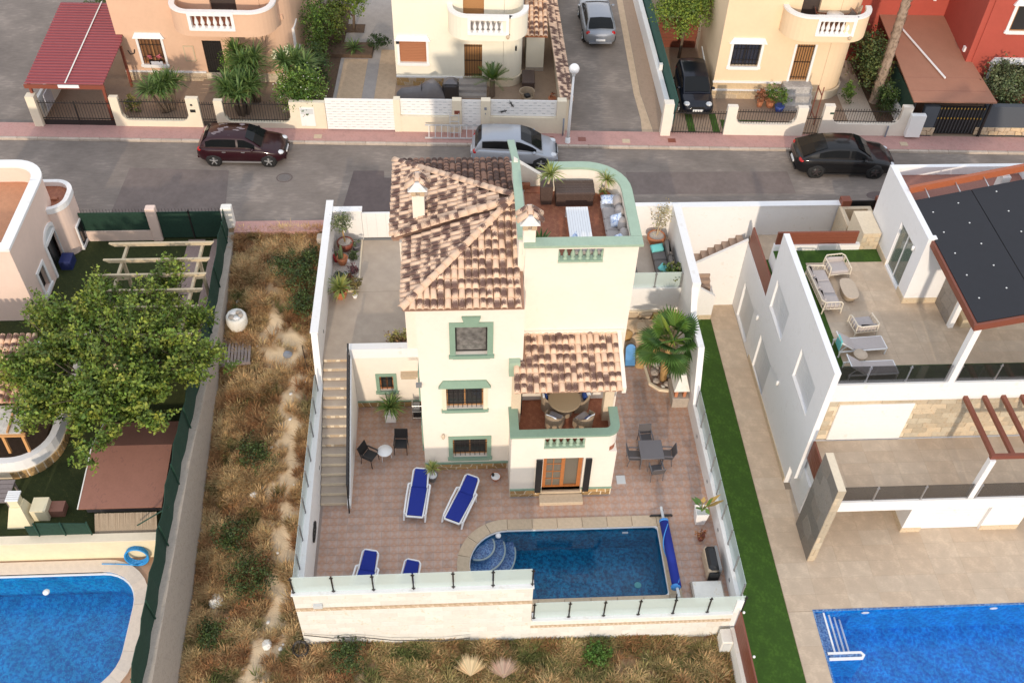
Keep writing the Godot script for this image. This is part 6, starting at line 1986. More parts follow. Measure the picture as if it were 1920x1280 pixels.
var paving_mats := []
func right_plot():
	paving_mats = shades(M.paving, 4, 0.07, 0.025)
	var bed := setting("pool_deck", B.new().sheet([Vector2(13.8, -11.6), Vector2(15.1, -11.6), Vector2(15.1, -0.3), Vector2(27, -0.3), Vector2(27, 5.33), Vector2(14.83, 5.33), Vector2(14.83, 11), Vector2(13.8, 11)], -2.53), M.paving)
	slabs(bed, 13.82, -11.6, 15.08, -0.3, -2.5, 1.26, 0.63, paving_mats, "paving_slab", 0.03, 0.0014)
	slabs(bed, 13.82, -0.3, 26.4, 5.33, -2.5, 1.2, 0.7, paving_mats, "paving_slab", 0.03, 0.0014)
	slabs(bed, 13.82, 5.34, 14.83, 10.3, -2.5, 1.0, 0.7, paving_mats, "paving_slab", 0.03, 0.0014)
	setting("lawn", B.new().box(11.2, -2.7, -10.45, 13.8, -2.49, 11), M.lawn)
	var b: B
	# stairs to the street and the walls round them
	var w := thing("garden_wall", "tall white wall along the street on the modern house's plot, beside the stairs", "wall", Vector3(15, -2.5, -12.4))
	P("wall", B.new().box(11.3, -2.6, -12.45, 19.3, 3.15, -12.2), M.white, w)
	P("coping", B.new().box(11.3, 3.151, -12.5, 19.3, 3.2, -12.15), M.whiteb, w)
	w = thing("garden_wall", "white sloping wall in front of the zigzag stairs to the street", "wall", Vector3(13.8, -2.5, -11.5))
	b = B.new()
	b.hexa([Vector3(12.2, -2.6, -11.45), Vector3(15.09, -2.6, -11.45), Vector3(15.09, -2.6, -11.6), Vector3(12.2, -2.6, -11.6), Vector3(12.2, -0.1, -11.45), Vector3(15.09, 1.72, -11.45), Vector3(15.09, 1.72, -11.6), Vector3(12.2, -0.1, -11.6)])
	P("wall", b, M.white, w)
	w = thing("garden_wall", "short white wall with a sloping coping at the head of the lawn strip", "wall", Vector3(12.9, -2.5, -10.5))
	b = B.new()
	b.hexa([Vector3(11.31, -2.6, -10.46), Vector3(13.78, -2.6, -10.46), Vector3(13.78, -2.6, -10.62), Vector3(11.31, -2.6, -10.62), Vector3(11.31, 0.7, -10.46), Vector3(13.78, -0.95, -10.46), Vector3(13.78, -0.95, -10.62), Vector3(11.31, 0.7, -10.62)])
	b.box(13.62, -2.6, -11.44, 13.78, -1.1, -10.63)
	P("wall", b, M.white, w)
	P("skirting", B.new().box(11.31, -2.49, -10.459, 13.78, -2.2, -10.44), M.ashlar, w)
	var st := thing("street_stairs", "zigzag flight of stairs rising along the white street wall to the right", "stairs", Vector3(13.5, 0, -11.9))
	for i in 9: P("step", B.new().box(12.2 + i * 0.31, -2.5, -12.19, 12.2 + (i + 1) * 0.31, -0.1 + i * 0.19, -11.61), M.brownstep, st)
	for i in 5: P("step", B.new().box(11.32, -2.5, -11.59 + i * 0.22, 13.6, -0.35 - i * 0.2, -11.37 + i * 0.22), M.brownstep, st)
	setting("entrance_path", B.new().box(15.36, 0.5, -12.2, 19.2, 1.40, -9.21), M.paving)
	setting("lawn", B.new().box(15.5, 1.405, -10.4, 19.0, 1.43, -9.22), M.lawn)
	var g := thing("entrance_gate", "brown and black street gate of the modern house, between white wall and stone planter", "gate", Vector3(19.3, 1.4, -12.3))
	P("post", B.new().box(19.31, 1.2, -12.5, 19.75, 3.45, -12.1), M.redwood, g)
	P("post", B.new().box(21.0, 1.2, -12.5, 21.7, 3.45, -12.1), M.redwood, g)
	for k in 6: P("leaf_board", B.new().box(19.76 + k * 0.206, 1.4, -12.35, 19.96 + k * 0.206, 3.3, -12.3), M.black, g)
	# screen and wall beyond the villa's front corner
	w = thing("front_boundary_wall", "white wall topped by a red-brown slatted screen, running from the terrace corner to the bottom edge", "wall", Vector3(11.3, -2.5, 8))
	P("wall", B.new().box(11.0, -3, 6.7, 11.25, -0.9, 11), M.oldwhite, w)
	for k in 6: P("screen_slat", B.new().box(11.14, -0.88 + k * 0.19, 6.7, 11.2, -0.71 + k * 0.19, 11), M.redwood, w)
	for z in [6.75, 8.4, 10.0]: P("lamp", B.new().smooth().ball(Vector3(11.26, 0.28, z), Vector3(0.05, 0.06, 0.05), 8, 5), M.plastic, w)
	w = thing("meter_cabinet", "small weathered white meter cabinet in the corner below the glass balustrade", "cabinet", Vector3(10.8, -1.6, 7.0))
	add("cabinet", B.new().bevel(-0.2, 0, -0.25, 0.2, 0.75, 0.3, 0.03).mesh(), M.oldwhite, w)
	add("door", B.new().box(-0.15, 0.08, 0.301, 0.15, 0.65, 0.32).mesh(), M.shutter, w)
	neighbour_pool()


func neighbour_pool():
	var t := thing("large_pool", "bright blue pool with white-edged corner steps beside the modern house", "swimming pool", Vector3(19, -2.5, 8))
	var b := B.new()
	var o := [Vector2(14.85, 5.35), Vector2(27, 5.35), Vector2(27, 13), Vector2(14.85, 13)]
	for i in 4:
		var p: Vector2 = o[i]
		var q: Vector2 = o[(i + 1) % 4]
		b.quad(b.V(p, -4.1), b.V(p, -2.5), b.V(q, -2.5), b.V(q, -4.1))
	b.sheet(o, -4.1)
	P("basin", b, M.mosaicblue, t)
	P("water", B.new().sheet([Vector2(14.852, 5.352), Vector2(26.998, 5.352), Vector2(26.998, 12.99), Vector2(14.852, 12.99)], -2.58), M.bluewater2, t)
	P("tile_rim", B.new().box(14.85, -2.52, 5.28, 27, -2.492, 5.36).box(14.78, -2.52, 5.28, 14.85, -2.492, 13), M.mosaiclight, t)
	for k in 4:
		P("step", B.new().box(14.86, -4.1, 5.36, 15.24 + k * 0.26, -2.6 - k * 0.2, 7.05), M.mosaiclight if k == 0 else M.mosaicblue, t)
		P("step_edge", B.new().box(15.18 + k * 0.26, -2.61 - k * 0.2, 5.37, 15.25 + k * 0.26, -2.575 - k * 0.2, 7.04), M.plastic, t)
	P("step_wall", B.new().box(14.86, -4.1, 7.08, 16.23, -2.56, 7.28), M.mosaicblue, t)
	P("step_rim", B.new().band([Vector2(14.9, 7.07), Vector2(16.15, 7.07), Vector2(16.24, 7.18), Vector2(16.15, 7.29), Vector2(14.9, 7.29)], 0.09, -2.56, -2.485), M.plastic, t)
	P("step_wall_inlay", B.new().box(14.95, -2.55, 7.12, 16.15, -2.50, 7.24), M.mosaiclight, t)
	for x in [16.9, 22.0]: P("skimmer", B.new().smooth().ball(Vector3(x, -2.72, 5.37), Vector3(0.17, 0.08, 0.03)), M.plastic, t)


func lounge_frame(t: Node, w: float, d: float):   # rounded pale frame open at +z
	var b := B.new()
	for s in [-1, 1]:
		b.tube([Vector3(s * w / 2, 0, d / 2), Vector3(s * w / 2, 0.55, d / 2 - 0.02), Vector3(s * (w / 2 - 0.04), 0.62, d / 2 - 0.1), Vector3(s * (w / 2 - 0.02), 0.66, -d / 2 + 0.12), Vector3(s * (w / 2 - 0.14), 0.68, -d / 2)], 0.028)
		b.rod(Vector3(s * w / 2, 0, -d / 2 + 0.08), Vector3(s * (w / 2 - 0.02), 0.66, -d / 2 + 0.12), 0.028)
		b.rod(Vector3(s * w / 2, 0.28, d / 2), Vector3(s * w / 2, 0.28, -d / 2 + 0.08), 0.022)
	b.rod(Vector3(-w / 2 + 0.14, 0.68, -d / 2), Vector3(w / 2 - 0.14, 0.68, -d / 2), 0.028)
	b.rod(Vector3(-w / 2, 0.28, d / 2), Vector3(w / 2, 0.28, d / 2), 0.022).rod(Vector3(-w / 2, 0.28, -d / 2 + 0.08), Vector3(w / 2, 0.28, -d / 2 + 0.08), 0.022)
	var n := int(w / 0.14)
	for i in range(1, n): b.rod(Vector3(-w / 2 + w * i / n, 0.28, -d / 2 + 0.06), Vector3((-w / 2 + w * i / n) * 0.85, 0.68, -d / 2), 0.012, 0.012, 4)
	for i in 4:
		for s in [-1, 1]: b.rod(Vector3(s * w / 2, 0.28, d / 2 - 0.15 - i * d / 5), Vector3(s * (w / 2 - 0.03), 0.63, d / 2 - 0.15 - i * d / 5), 0.012, 0.012, 4)
	add("frame", b.mesh(), M.paleframe, t)


func on_modern_house():
	var Y := 3.2
	for c in [[17.7, -7.55, 0.12, "white-framed rope armchair by the brown panel, at the far end of the oval table"], [17.85, -4.05, PI + 0.12, "white-framed rope armchair at the near end of the oval table, its back to the pool"]]:
		var a := thing("lounge_chair", c[3], "armchair", Vector3(c[0], Y, c[1]), c[2], "white-framed lounge chairs")
		lounge_frame(a, 0.95, 0.85)
		add("seat_cushion", B.new().bevel(-0.42, 0.30, -0.32, 0.42, 0.44, 0.40, 0.05).mesh(), M.lightcushion, a)
		add("back_cushion", B.new().bevel(-0.40, 0.441, -0.38, 0.40, 0.66, -0.22, 0.06).mesh(), M.lightcushion, a)
	var t := thing("lounge_sofa", "long white-framed rope sofa with grey cushions along the left side of the upper terrace", "sofa", Vector3(16.75, Y, -6.2), PI / 2 + 0.06)
	lounge_frame(t, 2.3, 0.9)
	for k in 3: add("seat_cushion", B.new().bevel(-1.1 + k * 0.735, 0.30, -0.32, -0.372 + k * 0.735, 0.44, 0.42, 0.05).mesh(), M.lightcushion, t)
	for k in 3: add("back_cushion", B.new().bevel(-1.08 + k * 0.73, 0.441, -0.42, -0.37 + k * 0.73, 0.74, -0.24, 0.07).mesh(), M.lightcushion, t)
	t = thing("oval_table", "oval pale coffee table between sofa and white armchairs", "table", Vector3(17.85, Y, -6.15))
	var o := []
	for i in 24:
		var a := TAU * i / 24
		o.append(Vector2(signf(cos(a)) * pow(absf(cos(a)), 0.7) * 0.34, signf(sin(a)) * pow(absf(sin(a)), 0.7) * 0.62))
	add("tabletop", B.new().prism(o, 0.36, 0.40).mesh(), M.paletop, t)
	add("base", B.new().prism(o.map(func(p): return p * 0.75), 0, 0.36).mesh(), M.wicker, t)
	for c in [[17.35, -3.0, 0.07, "grey sling lounger with a turquoise towel over its head"], [17.4, -1.72, 0.03, "grey sling lounger nearest the dark glass, without a towel"]]:
		var l := thing("sling_lounger", c[3], "sun lounger", Vector3(c[0], Y, c[1]), c[2], "grey sling loungers on the upper terrace")
		var b := B.new()
		for s in [-1, 1]:
			b.bar(Vector3(-0.95, 0.32, s * 0.34), Vector3(1.05, 0.32, s * 0.34), 0.045, 0.05)
			b.bar(Vector3(-0.28, 0.33, s * 0.32), Vector3(-0.95, 0.82, s * 0.32), 0.035, 0.04)
			b.bar(Vector3(-0.9, 0.33, s * 0.3), Vector3(-0.66, 0.6, s * 0.3), 0.025, 0.025)
		b.bar(Vector3(1.05, 0.32, -0.34), Vector3(1.05, 0.32, 0.34), 0.045, 0.05)
		b.bar(Vector3(-0.95, 0.82, -0.32), Vector3(-0.95, 0.82, 0.32), 0.035, 0.04)
		add("frame", b.mesh(), M.plastic, l)
		for q in [[-0.9, -0.34], [1.02, -0.34], [-0.9, 0.34], [1.02, 0.34]]: add("leg", B.new().bar(Vector3(q[0], 0, q[1]), Vector3(q[0], 0.32, q[1]), 0.045, 0.045).mesh(), M.plastic, l)
		add("seat", B.new().box(-0.26, 0.345, -0.31, 1.02, 0.365, 0.31).mesh(), M.lightcushion, l)
		add("backrest", B.new().hexa([Vector3(-0.92, 0.80, 0.31), Vector3(-0.28, 0.345, 0.31), Vector3(-0.28, 0.345, -0.31), Vector3(-0.92, 0.80, -0.31), Vector3(-0.905, 0.83, 0.31), Vector3(-0.26, 0.375, 0.31), Vector3(-0.26, 0.375, -0.31), Vector3(-0.905, 0.83, -0.31)]).mesh(), M.lightcushion, l)
	t = thing("towel", "turquoise towel hung over the head of the farther sling lounger", "towel", Vector3(16.42, Y, -2.95))
	add("cloth", B.new().hexa([Vector3(-0.03, 0.4, 0.36), Vector3(0.0, 0.4, 0.36), Vector3(0.0, 0.4, -0.1), Vector3(-0.03, 0.4, -0.1), Vector3(-0.02, 0.86, 0.34), Vector3(0.04, 0.86, 0.34), Vector3(0.04, 0.86, -0.1), Vector3(-0.02, 0.86, -0.1)]).mesh(), M.turquoise, t)
	t = thing("round_side_table", "small round pale side table between the two grey sling loungers", "table", Vector3(17.2, Y, -2.35))
	add("tabletop", B.new().smooth().lathe([Vector2(0, 0.42), Vector2(0.27, 0.42), Vector2(0.28, 0.44), Vector2(0.27, 0.46), Vector2(0, 0.46)], 20).mesh(), M.paletop, t)
	for i in 3:
		var a := TAU * i / 3 + 0.4
		add("leg", B.new().rod(Vector3(cos(a) * 0.18, 0.42, sin(a) * 0.18), Vector3(cos(a) * 0.24, 0, sin(a) * 0.24), 0.022).mesh(), M.paleframe, t)
	tag(add("outdoor_chair_leg", B.new().box(22.0, Y, -4.6, 22.6, Y + 0.45, -4.1).mesh(), M.palewood), "pale wooden stool under the black shade roof, behind the white post", "stool")


# ---------- the dry plot, and the pink house's garden and pool on the left ----------
func ground_y(x: float, z: float) -> float:
	var y := lerp_flat([[-11.4, 2.95], [-9.0, 2.3], [-6.8, 1.6], [-5.0, 1.15], [-1.0, 0.35], [2.4, -0.55], [4.2, -0.95], [7.3, -1.25], [12.0, -1.9]], z)
	if z > 5.5 and x > -4.0: y -= clampf((z - 5.5), 0, 1) * clampf((x + 4.0) / 14.0, 0, 1) * 0.45
	y += (noise2(x * 0.7, z * 0.7) - 0.5) * 0.3 + (noise2(x * 2.3 + 9, z * 2.3) - 0.5) * 0.12
	return y


func lerp_flat(pts: Array, v: float) -> float:
	if v <= pts[0][0]: return pts[0][1]
	for i in pts.size() - 1:
		if v <= pts[i + 1][0]: return lerpf(pts[i][1], pts[i + 1][1], (v - pts[i][0]) / (pts[i + 1][0] - pts[i][0]))
	return pts[-1][1]


var fnl := FastNoiseLite.new()
func noise2(x: float, y: float) -> float:
	fnl.frequency = 0.8
	return fnl.get_noise_2d(x, y) * 0.5 + 0.5


func sandy(x: float, z: float) -> float:   # how bare the ground is
	var c := lerp_flat([[-11.0, -6.8], [-6.5, -6.6], [-5.6, -5.9], [-4.0, -5.4], [2.5, -5.35], [5.0, -5.5], [9.0, -6.1]], z)
	var w := lerp_flat([[-11.0, 0.2], [-7.4, 0.2], [-6.2, 1.0], [-5.0, 0.75], [-3.5, 0.55], [3.0, 0.6], [9.0, 0.6]], z)
	var s := clampf(1.3 - absf(x - c) / w + (noise2(x * 1.3, z * 1.3) - 0.5) * 3.4, 0, 1) * 0.9
	if z > 6.5 and x > -4.0: s *= 0.0
	s = maxf(s, clampf((noise2(x * 0.9 + 40, z * 0.9) - 0.68) * 7.0, 0, 0.8))
	if z < -7.2: s *= 0.35
	return s


func dry_plot():
	fnl.seed = 4
	var st := SurfaceTool.new()
	st.begin(Mesh.PRIMITIVE_TRIANGLES)
	st.set_smooth_group(7)
	var d := 0.16
	for r in [[-8.75, -4.2, -11.4, 6.62], [-8.75, 11.1, 6.62, 12.0]]:
		var nx := int((r[1] - r[0]) / d)
		var nz := int((r[3] - r[2]) / d)
		for i in nx:
			for j in nz:
				var q := []
				for k in [[0, 0], [1, 0], [1, 1], [0, 1]]:
					var x: float = lerpf(r[0], r[1], float(i + k[0]) / nx)
					var z: float = lerpf(r[2], r[3], float(j + k[1]) / nz)
					q.append(Vector3(x, ground_y(x, z), z))
				for k in [0, 1, 2, 0, 2, 3]:
					var p: Vector3 = q[k]
					var s := sandy(p.x, p.z)
					var n := noise2(p.x * 5, p.z * 5)
					var dirt := Color(0.20, 0.12, 0.06).lerp(Color(0.36, 0.24, 0.13), n)
					st.set_color(dirt.lerp(Color(0.66, 0.51, 0.33) * (0.85 + 0.3 * n), s))
					st.add_vertex(p)
	st.generate_normals()
	var g := add("ground", st.commit(), M.vertexmat)
	g.set_meta("kind", "structure")
	# tufts of dry grass
	var tuft := []
	for k in 3:
		var b := B.new()
		for i in 16:
			var a := rng.randf() * TAU
			var o := Vector3(cos(a), 0, sin(a)) * rng.randf() * 0.09
			var l := rng.randf_range(0.16, 0.40)
			var tip := o + Vector3(cos(a) * l * rng.randf_range(0.3, 1.1), l * 0.8, sin(a) * l * rng.randf_range(0.3, 1.1))
			var s := Vector3(-sin(a), 0, cos(a)) * 0.009
			var m := o.lerp(tip, 0.55) + Vector3.UP * l * 0.12
			b.quad(o - s, o + s, m + s, m - s)
			b.tri(m - s, m + s, tip)
		tuft.append(b.mesh())
	var at := [[], [], []]
	var cols := [[], [], []]
	var tries := 0
	while tries < 30000:
		tries += 1
		var x: float
		var z: float
		if tries % 3 < 2:
			x = rng.randf_range(-8.4, -4.3)
			z = rng.randf_range(-11.3, 9.5)
		else:
			x = rng.randf_range(-4.3, 10.9)
			z = rng.randf_range(6.7, 9.8)
		if rng.randf() < sandy(x, z) * 1.25 - 0.02: continue
		if rng.randf() > 0.1 + 1.5 * clampf((noise2(x * 0.8 + 7, z * 0.8) - 0.3) * 2.0, 0, 1): continue
		var sc := rng.randf_range(0.5, 1.25) * (0.6 + 0.7 * noise2(x * 1.7, z * 1.7 + 30))
		var k := rng.randi() % 3
		at[k].append(Transform3D(Basis(Vector3.UP, rng.randf() * TAU).scaled(Vector3(sc, sc, sc)), Vector3(x, ground_y(x, z) - 0.02, z)))
		var n := noise2(x * 0.8 + 60, z * 0.8 + 12)
		var m := noise2(x * 0.9 + 20, z * 0.9 + 70)
		var c := Color(0.58, 0.40, 0.19).lerp(Color(0.34, 0.17, 0.07), clampf((n - 0.43) * 5.0, 0, 1))
		c = c.lerp(Color(0.10, 0.115, 0.03), clampf((m - (0.52 if z > 6.5 else 0.60)) * 6.0, 0, 1))
		if z > 6.5 and x > -2.0 and rng.randf() < 0.4: c = c.lerp(Color(0.14, 0.16, 0.04), 0.7)
		cols[k].append(tint(c, 0.25))
	for k in 3: many("dry_grass", tuft[k], M.grassmat, at[k], null, cols[k])
	# green weeds and bushes, each a plant of its own
	var green := [Color(0.06, 0.095, 0.022), Color(0.085, 0.12, 0.03), Color(0.045, 0.07, 0.02)]
	for q in [[-6.4, 4.2, 0.95, 0.5, "round green bush on the sandy path side, nearest the bottom of the dry plot"], [-2.7, 7.15, 0.65, 0.6, "dense dark green bush at the foot of the high front wall"], [-6.7, -0.7, 0.8, 0.4, "sprawling green weed halfway down the dry plot"], [-5.2, -8.6, 0.85, 0.5, "dark green creeper along the white wall, upper half of the dry plot"], [-5.0, -9.7, 0.5, 0.4, "small dark green bush near the street end of the dry plot, by the white wall"], [-5.1, -7.3, 0.75, 0.5, "dark green creeper beside the white wall, just above the bare sand"], [-6.0, -9.4, 0.8, 0.35, "low green weed patch among straw near the street"], [6.1, 7.3, 0.5, 0.35, "bright green weed below the low front wall"], [-7.3, 2.6, 0.7, 0.4, "green weed by the concrete wall, beside the trodden path"], [-7.6, 6.2, 0.6, 0.4, "straggly green weed at the bottom left of the dry plot"]]:
		var t := thing("bush", q[4], "bush", Vector3(q[0], ground_y(q[0], q[1]), q[1]))
		bush_node("leaves", t, Vector3(0, q[3] * 0.5, 0), Vector3(q[2] * 1.1, q[3] * 0.85, q[2] * 1.15), int(110 * q[2] + 20), 18, 0.085, green if q[0] < 5 else [Color(0.10, 0.2, 0.03), Color(0.07, 0.14, 0.02)], 0.16)
	for q in [[1.6, 7.95, "fallen dry palm fan with straw-coloured fingers, left of the other one"], [2.75, 8.05, "fallen grey-brown palm fan, lying upright among weeds"]]:
		var t := thing("dead_palm_leaf", q[2], "palm leaf", Vector3(q[0], ground_y(q[0], q[1]), q[1]))
		var b := B.new()
		for i in 34:
			var w := lerpf(-1.15, 1.15, i / 33.0)
			var l := rng.randf_range(0.75, 1.05)
			var tip := Vector3(sin(w) * 0.75 * l, 0.25 + cos(w) * 0.6 * l, -cos(w) * 0.55 * l)
			var root := Vector3(0, 0.2, 0.05)
			b.col(tint(Color(0.58, 0.42, 0.24) if q[0] < 2 else Color(0.36, 0.24, 0.18), 0.25))
			var s := Vector3(cos(w), -sin(w) * 0.5, 0) * 0.022
			var m := root.lerp(tip, 0.6)
			b.quad(root - s * 0.2, root + s * 0.2, m + s, m - s)
			b.tri(m - s, m + s, tip)
		add("fan", b.mesh(), M.leaf, t)
	# rubbish on the plot
	var t := thing("bulk_bag", "white woven bulk bag of rubble by the green fence on the dry plot", "bag", Vector3(-7.95, ground_y(-7.95, -6.6), -6.6))
	var bb := B.new().smooth()
	bb.lathe([Vector2(0.38, 0), Vector2(0.45, 0.3), Vector2(0.44, 0.55), Vector2(0.38, 0.68), Vector2(0.30, 0.62), Vector2(0, 0.58)], 12)
	add("bag", bb.mesh(), M.oldwhite, t)
	for k in 5: add("rubble", rock_mesh(0.13), [M.concrete, M.white][k % 2], t, Vector3(cos(k * 1.3) * 0.2, 0.64, sin(k * 1.3) * 0.2))
	t = thing("pallet_stack", "weathered grey wooden pallets lying below the white bulk bag", "pallet", Vector3(-7.9, ground_y(-7.9, -5.3), -5.3), 0.08)
	for k in 9: add("slat", B.new().box(-0.6 + k * 0.14, 0.22, -0.75, -0.50 + k * 0.14, 0.25, 0.75).mesh(), M.greywood, t)
	for z in [-0.7, 0.0, 0.62]: add("bearer", B.new().box(-0.6, 0.06, z, 0.62, 0.219, z + 0.1).mesh(), M.greywood, t)
	t = thing("cable_coil", "tangle of dark cable at the left foot of the front wall", "cable", Vector3(-4.35, ground_y(-4.35, 6.9), 6.95))
	var b2 := B.new()
	for k in 7:
		var pv := Vector3.ZERO
		var tl := Basis(Vector3(rng.randf(), 1, rng.randf()).normalized(), rng.randf() * 6) * Basis(Vector3.RIGHT, rng.randf_range(-0.7, 0.7))
		for i in 15:
			var a := TAU * i / 14
			var p := tl * Vector3(cos(a) * 0.3, 0, sin(a) * 0.24) + Vector3(0, 0.3, 0)
			if i > 0: b2.rod(pv, p, 0.014, 0.014, 4, false)
			pv = p
	add("cable", b2.mesh(), M.iron, t)
	var b3 := B.new()
	var pr := [Vector3(-4.2, -0.35, 6.7), Vector3(-3.2, -0.55, 6.75), Vector3(-2.4, -0.5, 6.75), Vector3(-1.2, -0.85, 6.75), Vector3(0.6, -0.95, 6.8), Vector3(1.6, -0.8, 6.8)]
	b3.tube(pr, 0.018, 5)
	tag(add("hanging_cable", b3.mesh(), M.iron), "thin black cable sagging along the foot of the high front wall", "cable")
	var b5 := B.new()
	b5.tube([Vector3(-5.2, ground_y(-5.2, -5.6) + 0.05, -5.6), Vector3(-5.0, ground_y(-5, -4.8) + 0.2, -4.8), Vector3(-4.8, ground_y(-4.8, -4.2) + 0.05, -4.2), Vector3(-4.4, ground_y(-4.5, -4.6) + 0.25, -4.9)], 0.02, 5)
	tag(add("old_hose", b5.mesh(), M.black), "old black hose curling over dry grass beside the white wall", "hose")
	tag(add("plastic_bag", rock_mesh(0.2), M.slategrey2, null, Vector3(-5.75, ground_y(-5.75, -5.1) + 0.08, -5.1)), "grey-blue plastic bag on bare sand by the black hose", "bag")
	tag(add("stone_block", B.new().bevel(-0.2, 0, -0.22, 0.2, 0.35, 0.22, 0.04).mesh(), M.concrete, null, Vector3(-4.6, ground_y(-4.6, -10.6), -10.6)), "pale stone block at the street end of the dry plot", "stone")
	var names := ["pale broken slab beside the concrete wall at the bottom left", "pale stone lying left of the cable tangle", "small white litter in dry grass near the street", "pale rubble piece halfway down the dry plot"]
	var spots := [[-7.6, 4.9, 0.28], [-5.6, 6.6, 0.22], [-6.6, -9.3, 0.12], [-6.6, 0.9, 0.2]]
	for k in 4: tag(add("rubble", rock_mesh(spots[k][2]), M.oldwhite, null, Vector3(spots[k][0], ground_y(spots[k][0], spots[k][1]) + 0.04, spots[k][1])), names[k], "stone")
	var lit := []
	for k in 60:
		var x := rng.randf_range(-8.3, -4.4)
		var z := rng.randf_range(-10.8, 8.5)
		lit.append(Transform3D(Basis(Vector3.UP, rng.randf() * 6).scaled(Vector3.ONE * rng.randf_range(0.4, 1.3)), Vector3(x, ground_y(x, z) + 0.02, z)))
	many("litter", rock_mesh(0.06), M.oldwhite, lit)


func garden_y(z: float) -> float:
	return lerp_flat([[-12, 2.3], [-4.5, 2.3], [-1.5, 1.5], [4, 1.5]], z)


func left_plot():
	# concrete wall with a green screened fence on it
	var tops := [[-11.4, 2.95], [-6.2, 2.3], [1.1, 2.35], [4.5, 2.0], [11.0, 1.3]]
	var w := thing("concrete_wall", "rough concrete wall between the dry plot and the pink house's garden", "wall", Vector3(-8.62, -1, 0))
	var f := thing("green_fence", "dark green screened fence standing on the long concrete wall", "fence", Vector3(-8.78, 1, 0))
	for i in 4:
		var a: Array = tops[i]
		var c: Array = tops[i + 1]
		P("wall", B.new().hexa([Vector3(-8.85, -3, c[0]), Vector3(-8.5, -3, c[0]), Vector3(-8.5, -3, a[0]), Vector3(-8.85, -3, a[0]), Vector3(-8.85, c[1], c[0]), Vector3(-8.5, c[1], c[0]), Vector3(-8.5, a[1], a[0]), Vector3(-8.85, a[1], a[0])]), M.concrete, w)
		var n := int((c[0] - a[0]) / 0.5)
		var b := B.new()
		for k in n:
			var z0: float = lerpf(a[0], c[0], float(k) / n)
			var z1: float = lerpf(a[0], c[0], float(k + 1) / n)
			var y0: float = lerpf(a[1], c[1], float(k) / n)
			var y1: float = lerpf(a[1], c[1], float(k + 1) / n)
			var h0 := 1.08 + 0.09 * sin(z0 * 3.1) + 0.05 * sin(z0 * 7.7)
			var h1 := 1.08 + 0.09 * sin(z1 * 3.1) + 0.05 * sin(z1 * 7.7)
			var o0 := -8.80 + 0.03 * sin(z0 * 4.0)
			var o1 := -8.80 + 0.03 * sin(z1 * 4.0)
			b.hexa([Vector3(o1, y1, z1), Vector3(o1 + 0.025, y1, z1), Vector3(o0 + 0.025, y0, z0), Vector3(o0, y0, z0), Vector3(o1 - 0.05, y1 + h1, z1), Vector3(o1 - 0.025, y1 + h1, z1), Vector3(o0 - 0.025, y0 + h0, z0), Vector3(o0 - 0.05, y0 + h0, z0)])
		P("screen", b, M.greenmesh, f)
	for z in [-10.5, -8.0, -5.5, -3.0, -0.5, 2.0, 4.4, 7.0, 9.5]:
		var y := lerp_flat(tops, z)
		P("post", B.new().rod(Vector3(-8.74, y - 0.1, z), Vector3(-8.78, y + 1.2, z), 0.03), M.greenpost, f)
	P("brace", B.new().rod(Vector3(-8.7, 2.9, 3.4), Vector3(-10.0, 1.95, 3.5), 0.025), M.greenpost, f)
	# lawn of the garden with gravel strips
	var b := B.new()
	var zs := [-12.0, -4.5, -1.5, 3.75]
	for i in 3: b.quad(Vector3(-20, garden_y(zs[i + 1]), zs[i + 1]), Vector3(-8.85, garden_y(zs[i + 1]), zs[i + 1]), Vector3(-8.85, garden_y(zs[i]), zs[i]), Vector3(-20, garden_y(zs[i]), zs[i]))
	setting("lawn", b, M.darklawn)
	setting("gravel_strip", B.new().box(-10.7, 2.2, -11.4, -9.95, 2.315, -5.2), M.pinkgravel)
	setting("gravel_strip", B.new().box(-9.6, 2.2, -11.4, -8.86, 2.316, -5.0), M.pinkgravel)
	# street fence of the garden
	w = thing("garden_street_wall", "low pink wall with dark green screening and iron spikes, between the pink house and its gate", "wall", Vector3(-13.7, 2.3, -11.5))
	P("wall", B.new().box(-16, 2.0, -11.6, -12.25, 2.85, -11.4), M.pinkwall, w)
	P("pillar", B.new().bevel(-12.25, 2.0, -11.7, -11.82, 4.1, -11.35, 0.03), M.pinkwall, w)
	P("screen", B.new().box(-15.6, 2.851, -11.5, -12.27, 3.85, -11.46), M.greenmesh, w)
	for i in 24: P("spike", B.new().rod(Vector3(-15.5 + i * 0.14, 2.86, -11.53), Vector3(-15.5 + i * 0.14, 4.0, -11.53), 0.014, 0.008, 4), M.iron, w)
	w = thing("garden_gate", "double garden gate covered with dark green screening, between two pink pillars", "gate", Vector3(-10.4, 2.3, -11.5))
	for k in 2: P("gate_leaf", B.new().box(-11.8 + k * 1.42, 2.4, -11.5, -10.45 + k * 1.42, 3.85, -11.46), M.greenmesh, w)
	P("gate_frame", B.new().box(-10.44, 2.35, -11.53, -10.39, 3.95, -11.42), M.iron, w)
	for i in 19: P("spike", B.new().rod(Vector3(-11.7 + i * 0.145, 2.4, -11.53), Vector3(-11.7 + i * 0.145, 4.0, -11.53), 0.014, 0.008, 4), M.iron, w)
	tag(add("gate_pillar", B.new().bevel(-8.97, 2.0, -11.7, -8.5, 4.1, -11.35, 0.03).mesh(), M.oldwhite), "cream gate pillar with a weathered top, at the corner of the dry plot", "pillar")
	# pergola
	w = thing("garden_pergola", "pale wooden pergola of cross beams over the gravel strips", "pergola", Vector3(-10.7, 2.3, -6.5))
